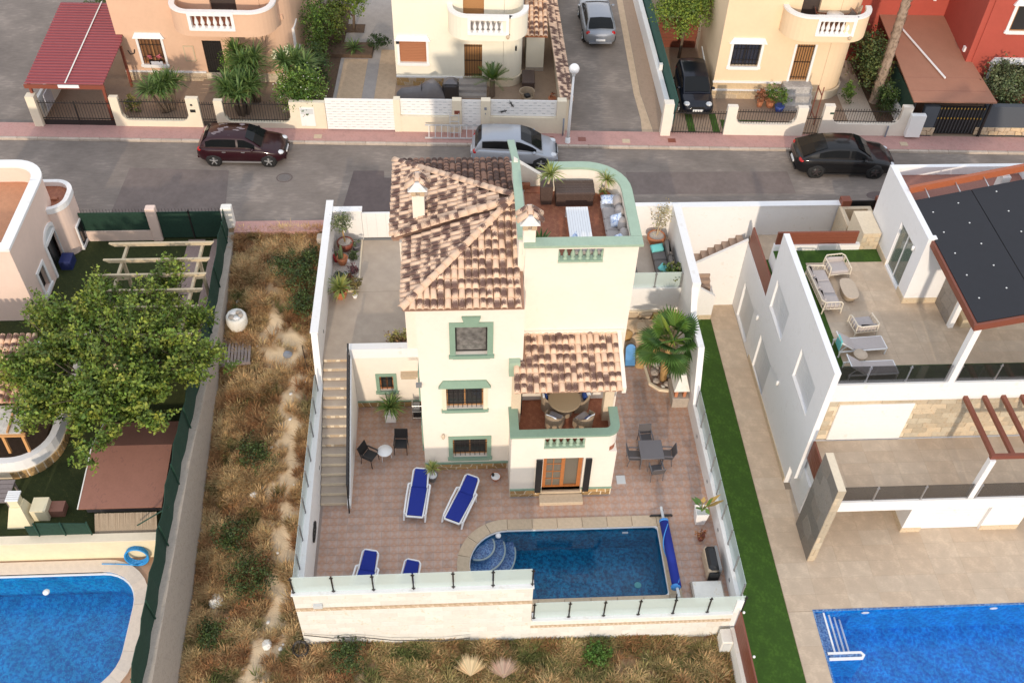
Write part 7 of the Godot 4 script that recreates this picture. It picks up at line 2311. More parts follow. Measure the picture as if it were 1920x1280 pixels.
	for i in 6:
		var z: float = [-8.25, -7.25, -6.35, -5.45, -4.5, -3.0][i]
		P("beam", B.new().hexa([Vector3(-12.65, 4.72, z + 0.05), Vector3(-8.75, 4.72, z + 0.05), Vector3(-8.75, 4.72, z - 0.05), Vector3(-12.65, 4.72, z - 0.05), Vector3(-12.85, 4.87, z + 0.05), Vector3(-8.6, 4.87, z + 0.05), Vector3(-8.6, 4.87, z - 0.05), Vector3(-12.85, 4.87, z - 0.05)]), M.palewood, w)
	for x in [-12.15, -9.1]:
		P("side_beam", B.new().box(x - 0.05, 4.58, -8.4, x + 0.05, 4.719, -2.9), M.palewood, w)
		for z in [-7.4, -3.6]: P("post", B.new().box(x - 0.06, 2.2, z - 0.06, x + 0.06, 4.579, z + 0.06), M.palewood, w)
		P("brace", B.new().bar(Vector3(x, 3.7, -7.35), Vector3(x, 4.56, -6.4), 0.08, 0.08), M.palewood, w)
	pink_house()
	# shed, reed screen, barbecue
	w = thing("garden_shed", "garden shed with a rust brown felt roof below the leafy tree", "shed", Vector3(-10.8, 1.5, 1.0))
	P("wall", B.new().box(-12.05, 1.4, -0.6, -9.35, 2.0, 2.6), M.greywood, w)
	for q in [[2.85, 2.06, 0.35, 2.42, "front_roof"], [0.349, 2.42, -1.1, 1.98, "back_roof"]]:
		P(q[4], B.new().hexa([Vector3(-12.15, q[1], q[0]), Vector3(-9.25, q[1], q[0]), Vector3(-9.25, q[3], q[2]), Vector3(-12.15, q[3], q[2]), Vector3(-12.15, q[1] + 0.05, q[0]), Vector3(-9.25, q[1] + 0.05, q[0]), Vector3(-9.25, q[3] + 0.05, q[2]), Vector3(-12.15, q[3] + 0.05, q[2])]), M.brownroof, w)
	P("roof_edge", B.new().bar(Vector3(-12.17, 2.1, 2.86), Vector3(-12.17, 2.46, 0.35), 0.04, 0.05).bar(Vector3(-12.17, 2.46, 0.35), Vector3(-12.17, 2.02, -1.1), 0.04, 0.05), M.oldwhite, w)
	w = thing("reed_screen", "tan reed screen hung in front of the garden shed", "screen", Vector3(-10.5, 1.5, 3.2))
	b = B.new()
	for i in 60:
		var x := -11.55 + i * 0.036
		b.hexa([Vector3(x, 1.55, 3.58), Vector3(x + 0.033, 1.55, 3.58), Vector3(x + 0.033, 1.55, 3.55), Vector3(x, 1.55, 3.55), Vector3(x, 2.05 + 0.06 * rng.randf(), 3.05), Vector3(x + 0.033, 2.05 + 0.06 * rng.randf(), 3.05), Vector3(x + 0.033, 2.05, 3.02), Vector3(x, 2.05, 3.02)])
	stuff(P("reeds", b, M.reed, w))
	w = thing("green_fence", "dark green screened fence along the top of the cream pool wall", "fence", Vector3(-13.8, 1.5, 3.6))
	for k in 3: P("screen", B.new().hexa([Vector3(-17.0 + k * 1.8, 1.6, 3.64), Vector3(-15.25 + k * 1.8, 1.6, 3.64), Vector3(-15.25 + k * 1.8, 1.6, 3.61), Vector3(-17.0 + k * 1.8, 1.6, 3.61), Vector3(-17.0 + k * 1.8, 2.3, 3.54), Vector3(-15.25 + k * 1.8, 2.2, 3.54), Vector3(-15.25 + k * 1.8, 2.2, 3.51), Vector3(-17.0 + k * 1.8, 2.3, 3.51)]), M.greenmesh, w) if k != 1 else P("screen", B.new().box(-13.75, 1.6, 3.6, -13.4, 2.25, 3.63), M.greenmesh, w)
	for x in [-15.3, -13.4, -12.5, -11.6]: P("post", B.new().rod(Vector3(x, 1.5, 3.66), Vector3(x - 0.02, 2.4, 3.6), 0.03), M.greenpost, w)
	w = thing("garden_barbecue", "cream masonry barbecue with a striped chimney top, by the cream pool wall", "barbecue", Vector3(-14.2, 1.5, 2.8))
	P("hood", B.new().hexa([Vector3(-14.7, 1.5, 3.2), Vector3(-13.85, 1.5, 3.2), Vector3(-13.85, 1.5, 2.4), Vector3(-14.7, 1.5, 2.4), Vector3(-14.45, 2.35, 2.9), Vector3(-14.05, 2.35, 2.9), Vector3(-14.05, 2.35, 2.5), Vector3(-14.45, 2.35, 2.5)]), M.yellowpale, w)
	P("chimney", B.new().box(-14.42, 2.351, 2.52, -14.08, 2.7, 2.86), M.yellowpale, w)
	for k in 5: P("cap_slat", B.new().box(-14.47, 2.701, 2.45 + k * 0.09, -14.03, 2.75, 2.52 + k * 0.09), M.white, w)
	P("worktop", B.new().box(-13.84, 1.5, 2.3, -13.3, 2.1, 2.9), M.yellowpale, w)
	P("bench", B.new().box(-13.29, 1.5, 2.3, -12.8, 1.85, 2.75), M.brownroof, w)
	w = thing("garden_table", "weathered grey plank table at the left edge beside the barbecue", "table", Vector3(-15.2, 1.5, 1.9))
	for k in 5: P("plank", B.new().box(-16.2, 2.0, 1.45 + k * 0.2, -14.75, 2.04, 1.63 + k * 0.2), M.greywood, w)
	for q in [[-16.1, 1.5], [-14.85, 1.5], [-16.1, 2.3], [-14.85, 2.3]]: P("leg", B.new().box(q[0], 1.5, q[1], q[0] + 0.07, 2.0, q[1] + 0.07), M.greywood, w)
	# pool terrace below
	w = thing("pool_wall", "long cream retaining wall behind the lower left pool", "wall", Vector3(-14, 0.5, 3.75))
	P("wall", B.new().box(-20, 0, 3.7, -8.9, 1.62, 3.9), M.yellowpale, w)
	P("coping", B.new().box(-20, 1.621, 3.62, -8.9, 1.68, 3.95), M.wallcream, w)
	var out := rounded(-19, 4.45, -10.0, 9.0, [0, 1.35, 1.5, 0])
	var big := rounded(-19.5, 3.98, -9.53, 9.5, [0, 1.8, 1.95, 0])
	b = B.new()
	var quad := PackedVector2Array([Vector2(-20, 3.9), Vector2(-8.85, 3.9), Vector2(-8.85, 12), Vector2(-20, 12)])
	var cut := PackedVector2Array(big)
	for half in [[-20.0, -12.0], [-12.0, -8.85]]:
		for q in Geometry2D.clip_polygons(PackedVector2Array([Vector2(half[0], 3.9), Vector2(half[1], 3.9), Vector2(half[1], 12), Vector2(half[0], 12)]), cut):
			if not Geometry2D.is_polygon_clockwise(q): b.sheet(Array(q), 0.5)
	setting("pool_terrace", b, M.tandeck)
	var t := thing("left_pool", "bright blue rounded pool with a pale broad edge at the lower left", "swimming pool", Vector3(-14, 0.5, 6.5))
	b = B.new()
	for i in out.size():
		var p: Vector2 = out[i]
		var q: Vector2 = out[(i + 1) % out.size()]
		b.quad(b.V(p, -1.0), b.V(p, 0.5), b.V(q, 0.5), b.V(q, -1.0))
	b.sheet(out, -1.0)
	P("basin", b, M.mosaicleft, t)
	P("water", B.new().sheet(rounded(-18.99, 4.455, -10.005, 8.99, [0, 1.345, 1.495, 0]), 0.34), M.bluewater2, t)
	var n := 0
	var edge_mats := shades(M.palecope, 3, 0.06)
	for i in range(1, out.size() - 2):   # coping in pieces
		var p0: Vector2 = out[i]
		var p1: Vector2 = out[i + 1]
		var g0: Vector2 = big[i]
		var g1: Vector2 = big[i + 1]
		var m := maxi(1, int((p1 - p0).length() / 1.0))
		for k in m:
			var u0 := (k + 0.004) / m
			var u1 := (k + 0.996) / m
			P("coping_stone", B.new().prism([p0.lerp(p1, u0), p0.lerp(p1, u1), g0.lerp(g1, u1), g0.lerp(g1, u0)], 0.44, 0.55), edge_mats[(i + k) % 3], t)
	P("coping_stone", B.new().prism([out[0], out[1], big[1], big[0]], 0.44, 0.55), edge_mats[0], t)
	P("white_rim", B.new().band(rounded(-18.9, 4.47, -10.02, 8.98, [0, 1.33, 1.48, 0]), 0.05, 0.36, 0.445, true), M.plastic, t)
	var fl := thing("chlorine_float", "white dosing float on the lower left pool", "float", Vector3(-13.2, 0.34, 5.1))
	add("float", B.new().smooth().lathe([Vector2(0.02, -0.05), Vector2(0.11, -0.02), Vector2(0.12, 0.04), Vector2(0.05, 0.08), Vector2(0, 0.09)], 12).mesh(), M.plastic, fl)
	var h := thing("blue_hose", "coiled blue pool hose leaning on the cream wall by the left pool", "hose", Vector3(-10.15, 0.5, 4.05))
	b = B.new().smooth()
	for k in 4:
		var pv := Vector3.ZERO
		for i in 23:
			var a := TAU * i / 22
			var p := Vector3(cos(a) * (0.36 + k * 0.015), 0.4 + sin(a) * (0.34 + k * 0.015), 0.0 - sin(a) * 0.08 + k * 0.05 - 0.05)
			if i > 0: b.rod(pv, p, 0.035, 0.035, 6, false)
			pv = p
	add("coil", b.mesh(), M.hoseblue, h)
	add("loose_end", B.new().smooth().tube([Vector3(0.3, 0.1, 0.05), Vector3(0, 0.05, 0.2), Vector3(-0.8, 0.04, 0.12), Vector3(-1.3, 0.04, 0.1)], 0.03, 6).mesh(), M.hoseblue, h)
	leafy_tree()


func pink_house():
	var t := thing("pink_house", "pink rendered house with flat terracotta roof and white rounded parapet, at the left edge", "house", Vector3(-15.9, 2.3, -6.45))
	var o := rounded(-20, -12.1, -15.9, -6.45, [0, 1.35, 0, 0])
	var b := B.new()
	b.x = face(Vector3(-15.9, 1.3, -6.45), Vector3.RIGHT)
	holed(b, 4.3, 4.0, 0.3, [[1.2, 1.35, 1.85, 2.45], [2.7, 0.9, 3.9, 2.6]])
	b.x = Transform3D()
	var arc := []
	for i in 9:
		var a := PI * 0.5 * i / 8
		arc.append(Vector2(-17.25 - 0.0 + cos(a) * 1.2, -10.75 - sin(a) * 1.2))
	b.band([Vector2(-16.05, -10.74)] + arc + [Vector2(-20, -11.95)], 0.3, 1.3, 5.3)
	b.box(-20, 1.3, -6.75, -16.2, 5.3, -6.45)
	P("wall", b, M.pinkwall, t)
	b = B.new()
	b.band([Vector2(-20, -6.6), Vector2(-16.05, -6.6), Vector2(-16.05, -10.75)] + arc + [Vector2(-20, -11.95)], 0.3, 5.3, 6.12)
	P("parapet", b, M.pinkwall, t)
	P("parapet_cap", B.new().band([Vector2(-20, -6.58), Vector2(-16.05, -6.58), Vector2(-16.05, -10.75)] + arc + [Vector2(-20, -11.95)], 0.42, 6.121, 6.24), M.white, t)
	P("roof_terrace", B.new().prism(rounded(-20, -11.9, -16.1, -6.6, [0, 1.2, 0, 0]), 5.2, 5.35), M.orangetile, t)
	# round stair turret
	b = B.new()
	var tp := rounded(-17, -12.4, -15.2, -10.35, [0, 0.8, 0.8, 0])
	b.prism(tp, 1.3, 4.72)
	P("turret", b, M.pinkwall, t)
	P("turret_cap", B.new().band(rounded(-16.9, -12.34, -15.26, -10.41, [0, 0.75, 0.75, 0]), 0.2, 4.721, 4.98, true), M.white, t)
	P("turret_roof", B.new().prism(rounded(-16.8, -12.24, -15.36, -10.51, [0, 0.65, 0.65, 0]), 4.73, 4.76).box(-16.6, 4.761, -11.4, -15.7, 4.86, -11.2), M.terracotta, t)
	window(t, face(Vector3(-15.9, 2.65, -7.65), Vector3.RIGHT), 0.65, 1.1, M.white, {"trim": 0.14, "frame": M.iron, "deep": 0.22})
	var d := window(t, face(Vector3(-15.9, 2.2, -9.15), Vector3.RIGHT), 1.2, 1.7, M.white, {"trim": 0.16, "sill": false, "sill2": false, "frame": M.iron, "deep": 0.26})
	b = B.new()
	for i in 8:
		var a := PI * i / 8
		var c := PI * (i + 1) / 8
		for r in [0.0]:
			b.hexa([Vector3(0.6 + cos(c) * 0.60, 1.7 + sin(c) * 0.5, 0.055), Vector3(0.6 + cos(a) * 0.60, 1.7 + sin(a) * 0.5, 0.055), Vector3(0.6 + cos(a) * 0.60, 1.7 + sin(a) * 0.5, -0.02), Vector3(0.6 + cos(c) * 0.60, 1.7 + sin(c) * 0.5, -0.02), Vector3(0.6 + cos(c) * 0.77, 1.7 + sin(c) * 0.66, 0.055), Vector3(0.6 + cos(a) * 0.77, 1.7 + sin(a) * 0.66, 0.055), Vector3(0.6 + cos(a) * 0.77, 1.7 + sin(a) * 0.66, -0.02), Vector3(0.6 + cos(c) * 0.77, 1.7 + sin(c) * 0.66, -0.02)])
	add("arch", b.mesh(), M.white, d)
	add("arch_shade", B.new().box(0.02, 1.71, 0.003, 1.18, 2.1, 0.01).mesh(), M.shutter, d)
	window(t, face(Vector3(-15.2, 2.5, -10.9), Vector3.RIGHT), 0.7, 1.0, M.white, {"trim": 0.1, "frame": M.iron, "deep": -0.01})
	tag(add("blue_box", B.new().bevel(-15.85, 2.3, -10.15, -15.35, 2.75, -9.5, 0.02).mesh(), M.navy), "dark blue box standing below the arched window of the pink house", "box")
	# tiled porch with a glazed front and a curved wall on a stone base
	var pt := P("porch_roof", B.new().hexa([Vector3(-20, 3.5, -0.95), Vector3(-14.55, 3.5, -0.95), Vector3(-14.55, 4.1, -3.6), Vector3(-20, 4.1, -3.6), Vector3(-20, 3.6, -0.95), Vector3(-14.55, 3.6, -0.95), Vector3(-14.55, 4.2, -3.6), Vector3(-20, 4.2, -3.6)]), M.pot, t)
	tiles(pt, "tile", Vector3(-17.5, 3.62, -0.85), Vector3(1, 0, 0), Vector3(0, 0.221, -0.975), 2.9, 2.8, 0.24, func(a, c): return true, 0, tile_plain)
	P("gutter", B.new().bar(Vector3(-14.5, 3.6, -0.8), Vector3(-14.5, 4.2, -3.6), 0.12, 0.12), M.white, t)
	P("skylight", B.new().hexa([Vector3(-20, 3.3, 0.35), Vector3(-14.45, 3.3, 0.35), Vector3(-14.45, 3.45, -0.85), Vector3(-20, 3.45, -0.85), Vector3(-20, 3.33, 0.35), Vector3(-14.45, 3.33, 0.35), Vector3(-14.45, 3.48, -0.85), Vector3(-20, 3.48, -0.85)]), M.oldglass, t)
	for x in [-14.9, -15.7, -16.5]: P("rafter", B.new().bar(Vector3(x, 3.40, 0.36), Vector3(x, 3.54, -0.85), 0.06, 0.08), M.orangewood2, t)
	for x in [-14.4, -15.1, -15.9]: P("post", B.new().bar(Vector3(x, 2.35, 0.45), Vector3(x - 0.05, 3.3, 0.3), 0.1, 0.1), M.orangewood2, t)
	P("beam", B.new().box(-20, 3.2, 0.3, -14.3, 3.299, 0.42), M.orangewood2, t)
	P("inner_floor", B.new().box(-20, 1.4, -6.4, -14.4, 1.6, 0.2), M.soil, t)
	var curve := rounded(-20, -6.4, -13.75, 0.85, [0, 0, 1.4, 0])
	P("curved_wall", B.new().band(curve.slice(1, 12), 0.26, 1.9, 2.4), M.white, t)
	var base_p := P("stone_base", B.new().band(curve.slice(1, 12), 0.34, 1.2, 1.9), M.mortar, t)
	var sm := shades(M.brownstone, 3, 0.3)
	for i in range(1, 11):
		var p: Vector2 = curve[i]
		var q: Vector2 = curve[i + 1]
		var dd := (q - p).normalized()
		var nn := Vector3(-dd.y, 0, dd.x) * -1.0
		if i >= 10 or i == 1: pass
		var ln := (q - p).length()
		stones(base_p, face(Vector3(q.x, 1.45, q.y) + nn * 0.17, nn), minf(ln, 3.0), 0.45, maxi(1, int(minf(ln, 3.0) / 0.3)), 2, sm, 0.015, 0.03, 0.25)


func leafy_tree():
	rng.seed = 41
	var t := thing("leafy_tree", "broad leafy green tree between the pink house and the brown shed", "tree", Vector3(-11.6, 1.7, -2.4))
	var c := Vector3(-11.5, 4.0, -2.5)
	var b := B.new().smooth()
	b.rod(Vector3(-11.6, 1.2, -2.4), Vector3(-11.5, 2.6, -2.5), 0.2, 0.16, 8)
	P("trunk", b, M.bark, t)
	b = B.new()
	var ends := []
	for i in 13:
		var a := i * 2.4
		var e := c + Vector3(cos(a) * rng.randf_range(1.2, 3.0), rng.randf_range(-0.2, 1.0), sin(a) * rng.randf_range(1.2, 3.0))
		var m := Vector3(-11.5, 2.6, -2.5).lerp(e, 0.5) + Vector3(0, 0.3, 0)
		b.rod(Vector3(-11.5, 2.5, -2.5), m, 0.1, 0.07, 6, false)
		b.rod(m, e, 0.07, 0.02, 6, false)
		for k in 3:
			b.rod(m.lerp(e, 0.3 + 0.2 * k), e + Vector3(rng.randf_range(-0.8, 0.8), rng.randf_range(0.1, 0.8), rng.randf_range(-0.8, 0.8)), 0.035, 0.008, 4, false)
	P("branches", b, M.bark, t)
	for part in 3:
		b = B.new()
		for k in 900:
			var d := Vector3(rng.randfn(), absf(rng.randfn()) * 0.7 - 0.15, rng.randfn()).normalized()
			var lump := 0.90 + 0.24 * sin(atan2(d.z, d.x) * 5.0 + 1.0) * 0.5 + 0.2 * sin(atan2(d.z, d.x) * 9.0)
			var q := c + d * Vector3(3.7, 1.6, 4.1) * lump * pow(rng.randf_range(0.12, 1.0), 0.42)
			if noise2(q.x * 0.75, q.z * 0.75 + 100) < 0.37: continue
			if q.x < -14.0 and q.z > -0.6: continue
			var up := Vector3(d.x * 0.8 + rng.randf_range(-0.3, 0.3), rng.randf_range(0.5, 1.1), d.z * 0.8 + rng.randf_range(-0.3, 0.3)).normalized()
			var l := rng.randf_range(0.35, 0.9)
			var cc := tint(TREE[rng.randi() % 4], 0.2)
			b.col(Color(0.12, 0.10, 0.04))
			b.rod(q, q + up * l, 0.01, 0.005, 3, false)
			for i in 20:
				var p := q + up * l * (i / 20.0) + Vector3(rng.randfn(), rng.randfn(), rng.randfn()) * 0.07
				leaf(b, p, rng.randf_range(0.10, 0.19), tint(cc, 0.22) * (1.0 + 0.25 * i / 20.0))
		P("crown", b, M.leaf, t)


# ---------- the street and the houses across it (street coordinates: x along the kerb, y above the road, z towards the viewer) ----------
func oset(called: String, b: B, m: Material) -> MeshInstance3D:
	var o := setting(called, b, m)
	o.position = ST
	o.rotation.y = -TH
	return o


func wall_shape(b: B, pts: Array, z0: float, z1: float):   # an upright outline in x, y with thickness in z
	var old := b.x
	b.x = old * Transform3D(Basis(Vector3.RIGHT, PI / 2), Vector3.ZERO)
	b.prism(pts.map(func(p): return Vector2(p.x, -p.y)), z0, z1)
	b.x = old


func u_wall(x0: float, x1: float, pw0: float, pw1: float, high: float, low: float, r := 0.42) -> Array:
	var p := [Vector2(x0, -0.3), Vector2(x0, high), Vector2(x0 + pw0, high)]
	for i in 7:
		var a := PI + PI * 0.5 * i / 6
		p.append(Vector2(x0 + pw0 + r + cos(a) * r, low + r + sin(a) * r))
	for i in 7:
		var a := PI * 1.5 + PI * 0.5 * i / 6
		p.append(Vector2(x1 - pw1 - r + cos(a) * r, low + r + sin(a) * r))
	p.append_array([Vector2(x1 - pw1, high), Vector2(x1, high), Vector2(x1, -0.3)])
	return p


func street():
	rng.seed = 301
	# asphalt: the road with the side lanes and yards' base behind
	var b := B.new()
	b.sheet([Vector2(-42, -11.62), Vector2(-8.5, -11.62), Vector2(-8.5, -11.35), Vector2(-4.2, -11.35), Vector2(-4.2, -10.7), Vector2(11.2, -10.7), Vector2(11.2, -12.46), Vector2(46, -12.46), Vector2(46, -62), Vector2(-42, -62)], 3.0)
	setting("road", b, M.asphalt)
	oset("verge", B.new().sheet([Vector2(-60, -40), Vector2(60, -40), Vector2(60, -80), Vector2(-60, -80)], -0.02), M.soil)
	setting("road_patch", B.new().sheet([Vector2(-3.47, -15.45), Vector2(-2.02, -15.42), Vector2(-2.0, -14.88), Vector2(0.5, -14.8), Vector2(3.4, -14.7), Vector2(6.5, -14.6), Vector2(9.0, -14.2), Vector2(9.0, -10.75), Vector2(-4.05, -10.75)], 3.004), M.asphaltdark)
	setting("road_patch", B.new().sheet([Vector2(9.6, -15.1), Vector2(17.5, -15.0), Vector2(17.5, -13.3), Vector2(9.6, -13.4)], 3.004), M.asphaltdark2)
	oset("road_patch", B.new().sheet([Vector2(-14, 2.1), Vector2(-9.3, 2.2), Vector2(-8.8, 6.0), Vector2(-14, 5.8)], 0.004), M.asphaltdark2)
	setting("pavement", B.new().box(-8.5, 2.5, -11.75, -4.26, 3.05, -11.0), M.pink)
	var b2 := B.new()
	b2.band(range(20).map(func(i): return Vector2(-6.59 + cos(TAU * i / 20) * 0.36, -0.0 + 2.7 + sin(TAU * i / 20) * 0.33)), 0.05, 0.001, 0.008, true)
	oset("road_cut", b2, M.asphaltdark)
	var mh := othing("manhole_cover", "round worn manhole cover in the road, right of the maroon car", "manhole cover", Vector3(-6.59, 0, 2.7))
	add("cover", B.new().lathe([Vector2(0.27, 0), Vector2(0.27, 0.012), Vector2(0, 0.012)], 18).mesh(), M.asphaltgrey, mh)
	mh = othing("manhole_cover", "dark oval manhole patch in the road, in front of the black car", "manhole cover", Vector3(21.6, 0, 3.45))
	b = B.new()
	b.x = Transform3D(Basis.from_scale(Vector3(1.5, 1, 0.8)), Vector3.ZERO)
	b.lathe([Vector2(0.40, 0), Vector2(0.40, 0.008), Vector2(0, 0.008)], 18)
	add("cover", b.mesh(), M.asphaltdark, mh)
	# far pavement with kerb stones
	oset("pavement", B.new().box(-34, -0.2, -1.32, 44, 0.12, -0.16), M.pink)
	var kerb := oset("kerb", B.new().box(-34, -0.2, -0.16, 44, 0.09, -0.02), M.kerb)
	var km := shades(M.kerb, 3, 0.15)
	var ks := B.new().bevel(-0.495, -0.05, -0.155, 0.495, 0.125, 0.0, 0.02).mesh()
	for i in 64: add("kerb_stone", ks, km[i % 3], kerb, Vector3(-26.5 + i, 0, 0))
	for q in [[6.1, -0.6, "dark drain grate in the pink pavement at the silver car's bonnet"], [7.7, -0.6, "dark drain grate in the pink pavement right of the lamp post"], [12.2, -0.6, "dark drain grate in the pink pavement before the cream gate pillar"], [9.9, -0.5, "pale square cover in the pink pavement at the mouth of the lane"], [-5.4, -0.5, "pale square cover in the pink pavement below the white meter cabinet"], [23.9, -0.6, "pale square cover in the pink pavement right of the black car"]]:
		var dc := othing("drain_cover", q[2], "drain cover", Vector3(q[0], 0.121, q[1]))
		add("cover", B.new().box(-0.19, 0, -0.16, 0.19, 0.012, 0.16).mesh(), M.copestone if "pale" in q[2] else M.redpot, dc)
	# yards
	oset("yard", B.new().box(-19.4, -0.2, -14, -6.9, 0.03, -1.33), M.tanyard)
	oset("yard", B.new().box(-6.89, -0.2, -14, -5.1, 0.02, -1.33), M.soil)
	oset("yard", B.new().box(-5.09, -0.2, -20, -2.0, 0.03, -1.33), M.greyyard)
	oset("yard", B.new().box(-1.99, -0.2, -14, 6.85, 0.03, -1.33), M.tanyard)
	oset("yard", B.new().box(12.4, -0.2, -20, 21.6, 0.03, -1.33), M.tanyard)
	oset("yard", B.new().box(21.61, -0.2, -14, 23.1, 0.035, -1.33), M.gravel)
	oset("yard", B.new().box(23.11, -0.2, -14, 24.3, 0.04, -1.33), M.soil)
	oset("yard", B.new().box(24.31, -0.2, -14, 44, 0.03, -1.33), M.tanyard)
	for q in [[-2.95, -1.9, -7.5, 1.4], [-4.9, -3.6, -6.3, 1.6]]: oset("paving_strip", B.new().box(q[0], 0.031, q[2] - q[3], q[1], 0.045, q[2] + q[3] * 2.8), M.tanstrip)
	oset("lane_strip", B.new().sheet([Vector2(10.62, -15.5), Vector2(10.98, -15.5), Vector2(11.05, -5), Vector2(11.4, -1.33), Vector2(10.8, -1.33), Vector2(10.85, -2.6), Vector2(10.7, -5)], 0.006), M.tanstrip)
	oset("lane_strip", B.new().sheet([Vector2(10.99, -15.5), Vector2(11.6, -15.5), Vector2(12.15, -1.33), Vector2(11.42, -1.33), Vector2(11.07, -5)], 0.005), M.tanyard)
	for q in [[13.35, 0.36], [14.6, 0.34]]: oset("grass_strip", B.new().box(q[0] - q[1] / 2, 0.031, -3.2, q[0] + q[1] / 2, 0.05, -1.4), M.lawn)
	oset("grass_strip", B.new().box(14.95, 0.031, -2.6, 17.3, 0.05, -1.4), M.lawn)
	cars()
	lamp_post()
	ladders()


func cars():
	var t := othing("parked_car", "dark maroon hatchback with a blotchy weathered roof, parked at the kerb on the left", "car", Vector3(-8.72, 0, 1.0), 0, "cars parked along the street")
	var maroon := car_paint(Color(0.022, 0.002, 0.005))
	car({"length": 4.08, "width": 1.76, "roof": 1.50, "radius": 0.32, "paint": maroon, "belt": [[-2.04, 0.82], [-1.8, 0.98], [-0.6, 0.95], [0.7, 0.93], [1.0, 0.92], [1.7, 0.80], [2.04, 0.62]], "cabin": [-1.92, -1.45, 0.25, 1.05], "wheels": [-1.28, 1.31], "pillar": -0.1, "handle": M.steel, "strip": M.steel, "bumper": maroon}, t)
	# faded lacquer on its roof and bonnet
	for k in 16:
		var b := B.new()
		var c := Vector3(rng.randf_range(-1.35, 0.15), 0, rng.randf_range(-0.45, 0.45))
		c.y = 1.534 - 0.075 * (c.z / 0.55) * (c.z / 0.55) - maxf(0, -c.x - 1.2) * 0.1
		var pts := []
		for i in 9:
			var r := rng.randf_range(0.05, 0.17)
			pts.append(Vector2(c.x + cos(TAU * i / 9) * r * 1.3, c.z + sin(TAU * i / 9) * r * 0.7))
		b.sheet(pts, c.y + 0.006)
		stuff(add("faded_paint", b.mesh(), M.faded, t)) if k > 30 else add("faded_paint", b.mesh(), M.faded, t)
	t = othing("parked_car", "silver compact van with panoramic roof parked by the ladder, half hidden by the villa roof", "car", Vector3(4.3, 0, 0.9), 0, "cars parked along the street")
	var silver := car_paint(Color(0.36, 0.38, 0.42), 0.35, 0.35)
	car({"length": 4.06, "width": 1.75, "roof": 1.58, "radius": 0.33, "paint": silver, "belt": [[-2.03, 0.86], [-1.75, 1.06], [-0.6, 0.99], [0.9, 0.93], [1.15, 0.90], [1.75, 0.76], [2.03, 0.60]], "cabin": [-1.9, -1.55, 0.2, 1.35], "wheels": [-1.2, 1.27], "pillar": 0.0, "tumble": 0.76, "bumper": silver}, t)
	t = othing("parked_car", "black coupe-like crossover parked at the kerb on the right", "car", Vector3(20.22, 0, 1.2), 0, "cars parked along the street")
	var black := car_paint(Color(0.006, 0.006, 0.007))
	car({"length": 4.72, "width": 1.90, "roof": 1.56, "radius": 0.37, "paint": black, "belt": [[-2.36, 0.88], [-2.15, 1.06], [-0.8, 1.04], [0.8, 1.0], [1.1, 0.98], [1.95, 0.86], [2.36, 0.66]], "cabin": [-2.22, -0.95, 0.35, 1.2], "wheels": [-1.42, 1.42], "pillar": 0.05, "quarter": 0.8, "rim": M.rimdark, "tail": 0.92, "tail_size": Vector3(0.14, 0.08, 0.22), "bumper": black}, t)
	t = othing("parked_car", "silver-grey hatchback seen from behind, parked in the side lane", "car", Vector3(9.15, 0, -11.7), PI / 2 + 0.03, "cars parked in the lane and driveway")
	var grey := car_paint(Color(0.27, 0.29, 0.33), 0.35, 0.35)
	car({"length": 4.36, "width": 1.82, "roof": 1.48, "radius": 0.33, "paint": grey, "belt": [[-2.18, 0.88], [-1.95, 1.02], [-0.6, 0.98], [0.8, 0.95], [1.1, 0.93], [1.85, 0.80], [2.18, 0.62]], "cabin": [-2.02, -1.35, 0.25, 1.2], "wheels": [-1.3, 1.35], "pillar": -0.05, "bumper": grey}, t)
	t = othing("parked_car", "small dark blue city car facing the iron gate in the driveway of the yellow house", "car", Vector3(13.72, 0.03, -4.5), -PI / 2, "cars parked in the lane and driveway")
	var navy := car_paint(Color(0.004, 0.005, 0.012))
	car({"length": 3.62, "width": 1.66, "roof": 1.53, "radius": 0.29, "paint": navy, "belt": [[-1.81, 0.85], [-1.6, 1.0], [-0.5, 0.96], [0.7, 0.96], [0.95, 0.94], [1.5, 0.84], [1.81, 0.60]], "cabin": [-1.72, -1.5, 0.2, 0.98], "wheels": [-1.12, 1.18], "pillar": -0.15, "tumble": 0.8, "lamp": 0.76}, t)


func lamp_post():
	var t := othing("street_lamp", "white street lamp with a globe, on the pavement at the mouth of the lane", "street lamp", Vector3(6.97, 0.12, -0.34))
	add("post", B.new().smooth().rod(Vector3(0, 0, 0), Vector3(0.05, 3.75, 0), 0.085, 0.05, 10).mesh(), M.plastic, t)
	add("base", B.new().smooth().lathe([Vector2(0.14, 0), Vector2(0.12, 0.25), Vector2(0.085, 0.3)], 10).mesh(), M.plastic, t)
	add("collar", B.new().smooth().rod(Vector3(0.05, 3.75, 0), Vector3(0.05, 3.88, 0), 0.09, 0.09, 10).mesh(), M.shutter, t)
	add("globe", B.new().smooth().ball(Vector3(0.05, 4.10, 0), Vector3(0.25, 0.25, 0.25), 16, 10).mesh(), M.plastic, t)
	tag(add("bollard", B.new().smooth().rod(opp(6.75, 0.12, -0.9), opp(6.75, 1.1, -0.9), 0.04, 0.04, 8).mesh(), M.slategrey2), "thin grey post on the pavement beside the lamp, against the cream wall", "post")


